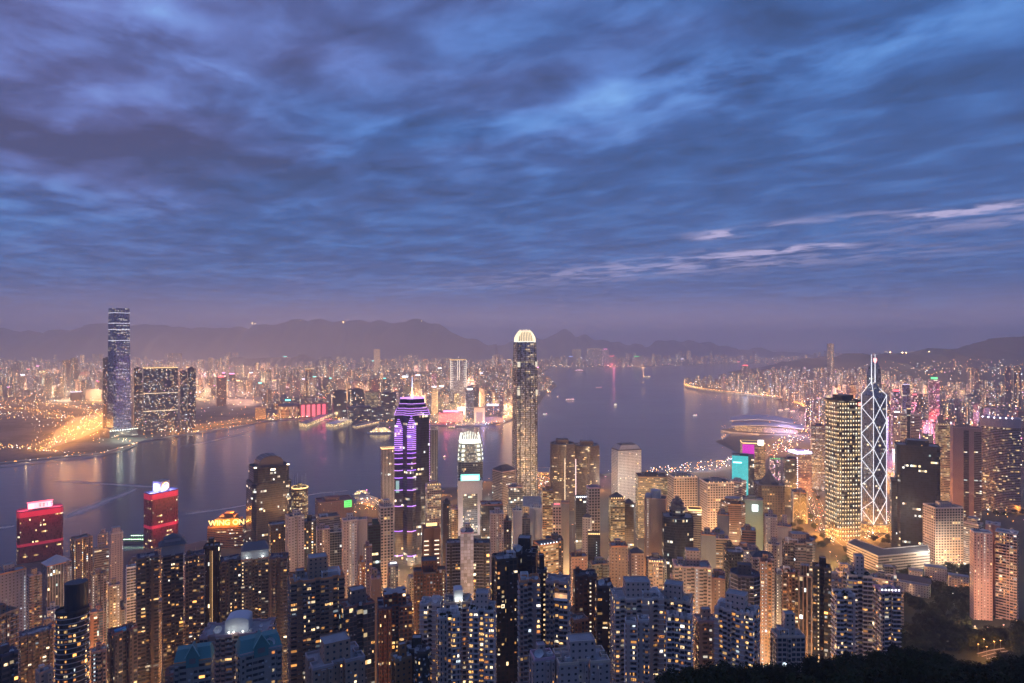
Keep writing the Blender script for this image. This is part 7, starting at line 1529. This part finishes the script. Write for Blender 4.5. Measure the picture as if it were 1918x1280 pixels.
# ---------------------------------------------------------------- roads and street lamps
def streets():
    r = random.Random(9)
    g = lambda *ps: [gp(x, y, 4.3) for x, y in ps]
    wk = [g((-60, 762), (40, 767), (95, 776), (140, 786), (192, 796)), g((-40, 752), (60, 756), (120, 760), (175, 772), (200, 786)), g((192, 779), (165, 797), (120, 818), (72, 846)), g((205, 782), (190, 800), (150, 815), (110, 832), (85, 846)), g((-20, 846), (30, 842), (70, 836), (110, 820)),
          g((263, 812), (330, 803), (400, 795), (480, 785), (540, 779)), g((263, 818), (340, 809), (430, 797), (490, 787)), g((-30, 874), (60, 866), (130, 858), (190, 852), (232, 842), (255, 832)), g((265, 825), (330, 817), (420, 804), (470, 796)), g((745, 789), (820, 794), (880, 797), (930, 792), (945, 786), (952, 775))]
    for i, p in enumerate(wk): road(p, 22 if i < 7 else 12, z=4.3+.05*i)
    pz = MB(); P = [gp(x, y, 4.6) for x, y in ((85, 842), (105, 806), (138, 783), (196, 773), (196, 800), (150, 822))]; pz.face(P, plain('pale_paving', (.30, .29, .27), .9, scale=.03)); o = pz.build('toll_plaza'); tag(o, kind='structure')
    for i, p in enumerate(wk):
        step = (105, 120, 80, 80, 120, 115, 130, 95, 115, 110)[i]
        for q in along(p, step): LAMPS.append((None, (q[0], q[1]+13, 4), ORA if i < 7 else WRM, (60000, 60000, 80000, 80000, 26000, 80000, 60000, 9000, 9000, 30000)[i], 22 if i < 7 else 10))
    for i in range(15):
        a, b = r.random(), r.random(); q = P[0]; e = [P[1][k]+(P[3][k]-P[1][k])*a for k in (0, 1)]; f = [P[5][k]+(P[4][k]-P[5][k])*a for k in (0, 1)]
        LAMPS.append((None, (e[0]+(f[0]-e[0])*b, e[1]+(f[1]-e[1])*b, 4.4), (1, .36, .04), 150000, 26))
    # elevated corridor along the eastern shore
    c = [P3(x, 0, D) for x, D in ((1283, 5500), (1290, 5250), (1315, 4950), (1350, 4720), (1400, 4480), (1440, 4280), (1475, 4150))]; c = [(x, y, 16) for x, y, z in c]
    road(c, 26, z=16, name='elevated_road', slab=3)
    for q in along(c, 75): LAMPS.append((None, (q[0]-8, q[1], 16), (1, .50, .14), 90000, 12))
    c2 = [(x, y, 5) for x, y, z in (P3(x, 0, D) for x, D in ((1475, 4100), (1500, 3850), (1520, 3560), (1540, 3400)))]; road(c2, 30, z=5)
    for q in along(c2, 80): LAMPS.append((None, (q[0], q[1], 5), ORA, 44000, 12))
    for (x, y, cl, pw) in ((1440, 838, ORA, 60000), (1455, 848, ORA, 50000), (1470, 828, ORA, 70000), (1488, 818, ORA, 60000), (1500, 836, ORA, 60000), (1460, 812, (1, .5, .35), 50000), (1432, 852, ORA, 50000), (1512, 806, ORA, 60000), (1524, 800, ORA, 60000), (1478, 842, ORA, 50000), (1447, 826, ORA, 50000), (1518, 822, (.8, .5, 1), 50000), (1500, 858, (.8, .5, 1), 40000),
                           (1522, 930, ORA, 42000), (1530, 945, ORA, 40000), (1525, 965, ORA, 40000), (1535, 985, ORA, 52000), (1548, 1006, ORA, 42000), (1562, 1014, ORA, 42000), (1516, 985, ORA, 34000), (1528, 1005, ORA, 42000), (1622, 1012, ORA, 36000), (1640, 1004, ORA, 46000), (1655, 1000, ORA, 46000), (1664, 985, ORA, 46000), (1668, 968, ORA, 42000), (1662, 1008, ORA, 40000), (1672, 1000, ORA, 40000), (1600, 1018, ORA, 30000),
                           (1738, 1050, WRM, 12000), (1760, 1062, WRM, 14000), (1782, 1070, WRM, 16000), (1806, 1070, WRM, 16000), (1806, 1045, ORA, 16000), (1815, 1020, ORA, 16000), (1830, 1062, ORA, 12000), (1848, 948, ORA, 16000), (1880, 945, ORA, 14000), (1800, 968, ORA, 12000), (1910, 962, ORA, 12000),
                           (1742, 1102, ORA, 5000), (1736, 1120, ORA, 3000), (1790, 1115, ORA, 2500), (1812, 1116, ORA, 2500), (1757, 1132, WHT, 1500), (1785, 1132, WHT, 1500), (1690, 1100, ORA, 3000), (1770, 1090, ORA, 2500), (1826, 1196, (1, .5, .28), 26000), (1850, 1200, (1, .5, .28), 26000), (1880, 1200, (1, .5, .28), 26000), (1905, 1195, (1, .5, .28), 26000), (1745, 1066, WRM, 40000), (1772, 1076, WRM, 40000), (1796, 1074, WRM, 40000), (1832, 1236, ORA, 3600), (1848, 1240, ORA, 4200), (1862, 1232, ORA, 4200), (1874, 1226, ORA, 3600), (1843, 1226, ORA, 3000), (1688, 1136, ORA, 1500),
                           (1008, 905, ORA, 60000), (1016, 915, ORA, 60000), (1022, 898, ORA, 60000), (1024, 930, ORA, 40000), (1134, 902, (1, .35, .4), 60000), (1140, 890, WHT, 40000), (1130, 920, ORA, 60000), (908, 912, ORA, 60000), (916, 905, ORA, 60000), (925, 900, ORA, 40000), (830, 930, ORA, 40000), (845, 940, ORA, 40000),
                           (1300, 887, WRM, 30000), (1316, 884, WHT, 30000), (1332, 880, (.7, .7, 1), 30000), (1345, 876, ORA, 36000), (1358, 872, WRM, 36000), (1366, 880, (.6, .8, 1), 36000), (1285, 891, WRM, 30000), (1268, 893, (1, .6, .8), 30000), (1230, 895, (.8, .6, 1), 30000), (1340, 888, ORA, 30000),
                           (680, 950, ORA, 34000), (696, 956, ORA, 34000), (704, 944, ORA, 34000), (664, 955, ORA, 30000), (688, 938, WRM, 20000), (690, 964, ORA, 34000), (703, 966, ORA, 30000)):
        X, Y, z = pick(x, y); LAMPS.append((None, (X, Y, max(z, 3)), cl, pw*(.35 if 990 < x < 1240 and y < 935 else 2.2 if 1500 < x < 1690 and 920 < y < 1030 else 1.0 if 990 < x < 1700 and y < 1030 else .5 if x > 990 else .22), 12))
    # lamps down in the street canyons
    n = 0
    for i in range(4000):
        if n >= 430: break
        D = r.uniform(430, 740) if r.random() < .5 else r.uniform(740, 1050) if r.random() < .7 else r.uniform(1050, 1900); x = r.uniform(10, 1570)
        if D > 860 and x < 660: continue
        if x < 950 and r.random() < .35: continue
        X = (x-CX)/F*D
        if any((X-p[5])**2+(D-p[6])**2 < (p[7]*.8+3)**2 for p in PLACED): continue
        z = ground(X, D)
        if sdist([(X, D)], ISLAND)[0] < 30: continue
        n += 1; LAMPS.append((None, (X, D, z), r.choice((ORA, ORA, ORA, (1, .46, .12), WRM, WRM, WHT, (1, .70, .30), (1, .80, .55))), r.uniform(9000, 40000)*(.28 if D > 1050 else .95 if D > 640 else 1.05)*(1.2 if x > 980 else .9 if x > 660 else .7), r.uniform(10, 28) if D > 640 else r.uniform(9, 22)))
    for (x, D, cl, pw, zz) in ((1150, 1440, WHT, 60000, 60), (1172, 1400, WHT, 70000, 80), (1200, 1420, WHT, 60000, 60), (1256, 1095, WRM, 40000, 30), (1290, 1085, WRM, 40000, 30), (1318, 1045, WRM, 40000, 30), (1350, 1035, WRM, 45000, 30), (1228, 800, (1, .6, .35), 24000, 30), (725, 1250, WHT, 46000, 40), (812, 1265, WHT, 40000, 40), (880, 1235, (.95, .9, 1), 16000, 40), (866, 1235, WHT, 9000, 26), (895, 1235, WHT, 9000, 26), (1740, 990, WHT, 70000, 30), (1770, 985, WHT, 80000, 30), (1795, 995, WRM, 40000, 20)):
        X = (x-CX)/F*D; LAMPS.append((None, (X, D, ground(X, D)), cl, pw*.5, zz))  # floodlight masts added in front of pale facades to brighten them
    # pole lamps added to give the glow of signs over the water
    for (x, y, D, cl, pw, zz) in ((836, 800, 3000, (1, .10, .14), 900000, 22), (868, 800, 2960, (1, .7, .75), 500000, 20), (905, 798, 2940, (.35, .35, 1), 500000, 18), (880, 795, 3000, WRM, 500000, 20), (605, 790, 3130, (1, .12, .25), 500000, 26), (580, 790, 3120, ORA, 300000, 20), (1396, 742, 4420, (.9, .92, 1), 2600000, 40), (225, 826, 2500, (.85, 1, .75), 420000, 30), (248, 826, 2480, (.95, 1, .8), 260000, 26), (510, 785, 3150, ORA, 300000, 14), (640, 792, 3080, WRM, 350000, 18), (700, 786, 3080, WRM, 300000, 18), (760, 792, 2980, WRM, 350000, 18), (940, 790, 2970, ORA, 350000, 20), (1420, 744, 4380, ORA, 700000, 18), (1365, 738, 4700, ORA, 600000, 20), (1470, 775, 3350, ORA, 300000, 14), (1150, 686, 9640, (1, .2, .3), 3000000, 40), (1205, 686, 9650, (1, .5, .2), 3000000, 30)):
        X = (x-CX)/F*D; LAMPS.append((None, (X, D, 4), cl, pw*.22, zz))
    for (x, D, cl, pw, zz) in ((1700, 2080, (.75, .5, 1), 900000, 95), (1716, 1960, (1, .2, .35), 900000, 80), (1746, 2240, (1, .2, .2), 1000000, 70), (1676, 1900, (1, .75, .85), 700000, 60), (1600, 2350, (1, .5, .2), 600000, 70), (1665, 1750, ORA, 160000, 16), (1668, 1850, ORA, 160000, 16), (1670, 1650, ORA, 140000, 16), (1730, 1950, ORA, 160000, 16), (1500, 2900, (1, .4, .6), 500000, 50), (1540, 3300, (1, .45, .65), 700000, 60), (1620, 3000, (1, .5, .6), 700000, 60), (1480, 2600, (.8, .6, 1), 300000, 40)):
        X = (x-CX)/F*D; LAMPS.append((None, (X, D, ground(X, D)), cl, pw*.9, zz))  # coloured lamps added for neon glow in the haze, beside ordinary street lamps
    for i in range(95):                                # strong tall lamps added through the far districts to brighten the haze
        if i < 62: D = r.uniform(3250, 7500); X = r.uniform(-.82*D, min(.05*D, 500)); pl = KOWL
        else: D = r.uniform(2000, 6000); X = r.uniform(.44*D, .84*D); pl = ISLAND
        if sdist([(X, D)], pl)[0] < 40 or (X < -900 and D < 4000) or (pl is ISLAND and (ground(X, D) > 25 or D < 2800)): continue
        LAMPS.append((None, (X, D, 4 if pl is KOWL else ground(X, D)), r.choice(((1, .52, .22), (1, .6, .32), (1, .5, .36), (1, .68, .42))), 1250000, 55))
    # the sparkle of countless far lamps
    amb = glow('corridor_amber', (1, .40, .07), 4.5); x0_ = lambda q: q in (1206, 1440); S = MB(); ms = [glow('far_lamp_'+n, c, s) for n, c, s in (('amber', (1, .38, .06), 14), ('gold', (1, .60, .22), 13), ('white', (1, .9, .78), 14), ('cool', (.8, .92, 1), 14), ('rose', (1, .4, .5), 14))]
    def dot(x, y, z, s, m): S.face([(x-s, y, z), (x, y-s, z), (x+s, y, z)], m); S.face([(x-s, y, z), (x, y-s*.5, z+s*1.3), (x, y-s, z)], m); S.face([(x, y-s, z), (x, y-s*.5, z+s*1.3), (x+s, y, z)], m); S.face([(x-s, y, z), (x, y-s, z-s), (x+s, y, z)], m)
    for i in range(5200):
        if r.random() < .7: Y = r.uniform(3000, 10500); X = r.uniform(-.84*Y, min(.84*Y, 7000)); poly = KOWL
        else: Y = r.uniform(1900, 7000); X = r.uniform(.38*Y, .84*Y); poly = ISLAND
        if sdist([(X, Y)], poly)[0] < 8: continue
        g0 = 4 if poly is KOWL else ground(X, Y)
        if g0 > 170: continue
        dot(X, Y, g0+r.choice((9, 9, 12, 25, 45, 70)), (.8 if Y < 3600 else 1.3 if Y < 6000 else 2.0)*r.uniform(.6, 1.25), r.choices(ms, (6, 5, 2.5, 1, .7))[0])
    for pl in (c, c2):
        for q in along(pl, 16):
            for k in (-10, 10): dot(q[0]+k+r.uniform(-4, 4), q[1]+r.uniform(-6, 6), q[2]+9, r.uniform(1.2, 2.4), amb)
    for p in wk:
        for q in along(p, 22): dot(q[0]+r.uniform(-9, 9), q[1]+r.uniform(-9, 9), 4+r.uniform(6, 11), r.uniform(.5, 1.0), r.choices(ms, (7, 4, 1.5, .3, 0))[0])
    for (xa, ya, xb, yb, n) in ((60, 775, 195, 830, 130), (0, 745, 195, 785, 150), (0, 835, 260, 865, 130), (262, 800, 480, 822, 120), (480, 775, 945, 797, 520), (200, 812, 262, 836, 60), (1040, 685, 1330, 688, 130), (1330, 680, 1420, 690, 40), (1290, 716, 1460, 742, 150), (1010, 716, 1034, 740, 40)):
        for i in range(n):
            u = r.random(); x = xa+(xb-xa)*u; y = r.uniform(ya, yb) if yb-ya > 30 or n == 520 else ya+(yb-ya)*u+r.uniform(-3, 3)
            X, Y, _ = gp(x, max(y, 684), 8); sd = max(sdist([(X, Y)], KOWL)[0], sdist([(X, Y)], ISLAND)[0])
            if sd < -30: continue
            dot(X, Y, r.uniform(7, 14), .00028*Y*r.uniform(.6, 1.3), r.choices(ms, (6, 4, 3, .6, .5))[0])
    for (xa, ya, xb, yb, n, wd) in ((1206, 893, 1372, 868, 150, 9), (1000, 915, 1034, 890, 46, 14), (1440, 852, 1535, 800, 110, 16), (1500, 940, 1560, 1000, 60, 26), (1620, 1000, 1685, 965, 50, 18), (1700, 1050, 1830, 1068, 40, 9), (1695, 1095, 1815, 1125, 34, 20), (1820, 950, 1918, 975, 26, 14), (660, 955, 712, 945, 40, 12), (1760, 955, 1830, 990, 26, 16)):
        for i in range(n):
            u = r.random(); X, Y, z = pick(xa+(xb-xa)*u, ya+(yb-ya)*u+r.uniform(-wd, wd)); dot(X, Y, z+r.uniform(4, 10), .00035*Y*r.uniform(.6, 1.25), r.choices(ms, (5, 4, 3, 1.5, 1.2 if x0_(xa) else .3))[0])
    for (x, y, D, s) in ((472, 606, 11300, 11), (478, 607, 11300, 7), (562, 601, 11300, 8), (643, 604, 11300, 10), (783, 600, 11300, 10), (789, 602, 11300, 7), (1667, 660, 6700, 6), (1690, 661, 6700, 8), (1697, 661, 6700, 6), (1740, 659, 6700, 5)):
        p = P3(x, y, D); dot(p[0], p[1], p[2], s, ms[1])
    o = S.build('distant_lamps'); tag(o, 'countless tiny street lamps twinkling across the far city', 'street lamps', kind='stuff')
streets()
def island_roads():
    r = random.Random(31); body = MB()
    for z0, z1, a, b_ in ((.35, .95, (-2.2, 2.2, -.88, .88), (-2.15, 2.1, -.84, .84)), (.95, 1.45, (-1.5, 1.2, -.80, .80), (-1.0, .7, -.66, .66))):
        R4 = lambda q: [(q[0], q[2]), (q[1], q[2]), (q[1], q[3]), (q[0], q[3])]
        body.prism(R4(a), z0, z1, plain('car_paint', (.22, .22, .24), .3) if z0 < .9 else plain('car_glass', (.03, .03, .035), .15), plain('car_paint', (.22, .22, .24), .3), 9, 9, top=R4(b_), bottom=True)
    bm = body.mesh('body'); wh = MB(); wh.tube((0, -.1, 0), (0, .1, 0), .33, plain('tyre', (.02, .02, .02), .9), 10); wm = wh.mesh('wheel')
    hl = MB(); hl.box(-.06, .06, -.26, .26, -.14, .14, glow('headlight', (1, .93, .8), 9)); hm = hl.mesh('headlight'); tl = MB(); tl.box(-.06, .06, -.26, .26, -.12, .12, glow('tail_light', (1, .05, .03), 6)); tm = tl.mesh('tail_light')
    for pts, w, lab in (([(1512, 880), (1520, 925), (1532, 960), (1545, 995), (1580, 1026)], 26, 'car on the amber lit road beside the gold dotted tower'), ([(1618, 1016), (1640, 1004), (1662, 990), (1680, 962), (1688, 930)], 22, 'car on the golden road below the white diagonal tower'), ([(1716, 1046), (1745, 1058), (1780, 1072), (1812, 1074), (1850, 1066)], 16, 'car on the lit road in front of the gold footed white block'), ([(1436, 856), (1452, 845), (1470, 832), (1492, 820), (1518, 810)], 30, 'car on the pinkish orange highway by the wing roofed hall'), ([(1000, 930), (1012, 912), (1022, 890)], 24, 'car on the orange road beside the claw crowned tower'), ([(1822, 1246), (1845, 1236), (1870, 1228), (1905, 1222)], 9, 'car on the orange lit bend among the bottom right trees')):
        P = [pick(*p) for p in pts]; P = [(x, y, z+.9) for x, y, z in along([tuple(p) for p in P], 14)]; P = [(x, y, ground(x, y)+.9) for x, y, z in P]
        if len(P) < 3: continue
        road(P, w, z=4); Q = along(P, 17)
        for i, q in enumerate(Q[:-1]):
            d = Vector(Q[i+1])-Vector(q); a = math.atan2(d.y, d.x); n = Vector((-math.sin(a), math.cos(a)))
            for side in (-1, 1):
                if r.random() < .45: continue
                o = side*w*r.choice((.14, .34)); t = thing('parked_car' if False else 'car', lab, 'car', (q[0]+n.x*o, q[1]+n.y*o, q[2]+.1), a+(0 if side < 0 else math.pi), lab.replace('car on', 'cars on'))
                inst('body', bm, t)
                for x in (-1.35, 1.35):
                    for y in (-.86, .86): inst('wheel', wm, t, (x, y, .33))
                for y in (-.58, .58): inst('headlight', hm, t, (2.2, y, .68)); inst('tail_light', tm, t, (-2.22, y, .72))
island_roads()
def _pole(): b = MB(); b.tube((0, 0, 0), (0, 0, 1), .012, METAL, 6, .008); b.tube((0, 0, .985), (0, -.1, 1.0), .006, METAL, 4); return b.mesh('lamp_pole')
def lamps():
    own = set(id(l) for l in sorted((l for l in LAMPS if l[0] is None), key=lambda l: l[1][1])[:295]); S = MB(); loose = []
    pole = _pole(); heads = {}; ld = {}
    for i, L0 in enumerate(LAMPS):
        par, pos, col, pw, size = L0
        hgt = size if par is None else 0
        k = (tuple(round(c, 2) for c in col), round(pw/1000)*1000 if pw > 3000 else pw, par is None)
        if k not in ld:
            L = bpy.data.lights.new('lamp_light', 'POINT'); L.energy = pw*(3.2 if par is None else .5); L.color = col; L.shadow_soft_size = .5 if par is None else max(.3, size); ld[k] = L
        o = bpy.data.objects.new('lamp_light', ld[k]); COL.objects.link(o)
        if par is None and id(L0) not in own:
            h = max(8, hgt); x, y, z = pos; S.tube((x, y, z-1), (x, y, z+h), .14, METAL, 5); S.prism([(x+a, y+b) for a, b in ngon(3.4, 3.4, 8)], z+h+.3, z+h+.8, METAL, METAL); S.prism([(x+a, y+b) for a, b in ngon(2.4, 2.4, 8)], z+h+.05, z+h+.29, glow('lamp_head_far_%.1f_%.1f' % (col[1], col[2]), col, 12), None); o.location = (x, y, z+h-.6); loose.append(o)
        elif par is None:
            h = max(8, hgt); t = thing('street_lamp', 'tall street lamp pole with a glowing head standing by the road', 'street lamp', pos, 0, 'street lamps')
            big = h > 40; inst('pole', pole, t, (0, 0, -1), 0, (h, h, h+1)); hk = tuple(round(c, 1) for c in col)
            if hk not in heads: q = MB(); q.prism(ngon(1.7, 1.7, 10), .35, .8, METAL, METAL, top=ngon(.7, .7, 10)); q.prism(ngon(1.2, 1.2, 8), .1, .33, glow('lamp_head_%.1f_%.1f_%.1f' % hk, col, 12), None, bottom=False); heads[hk] = q.mesh('lamp_head')
            inst('lamp_head', heads[hk], t, (0, 0, h), 0, (1.0, 1.0, 1.0)); o.parent = t; o.location = (0, 0, h-.55)
        else: o.parent = par; o.location = pos
    s = S.build('far_street_and_added_lamps'); tag(s, 'many far street lamps and added glow lamps on poles throughout the distant districts', 'street lamps', kind='stuff')  # mesh also holds the poles of lamps added to brighten haze and facades
    for o in loose: o.parent = s
lamps()

# ---------------------------------------------------------------- haze over the whole scene
def haze():
    m = bpy.data.materials.new('haze'); m.use_nodes = True; t = NT(m.node_tree)
    v = t.n('ShaderNodeVolumePrincipled'); v.inputs['Color'].default_value = (.93, .945, 1, 1); v.inputs['Density'].default_value = HAZE; v.inputs['Anisotropy'].default_value = .0
    o = t.n('ShaderNodeOutputMaterial'); t.put(o.inputs['Volume'], v.outputs[0]); m.cycles.homogeneous_volume = True
    s = MB(); s.box(-39500, 39500, -8500, 39500, -32, 860, m, m, bottom=True); h = s.build('haze'); tag(h, kind='stuff'); h['label'] = 'pale haze lying over the city and harbour'; h['category'] = 'haze'
HAZE = 1.02e-4
haze()
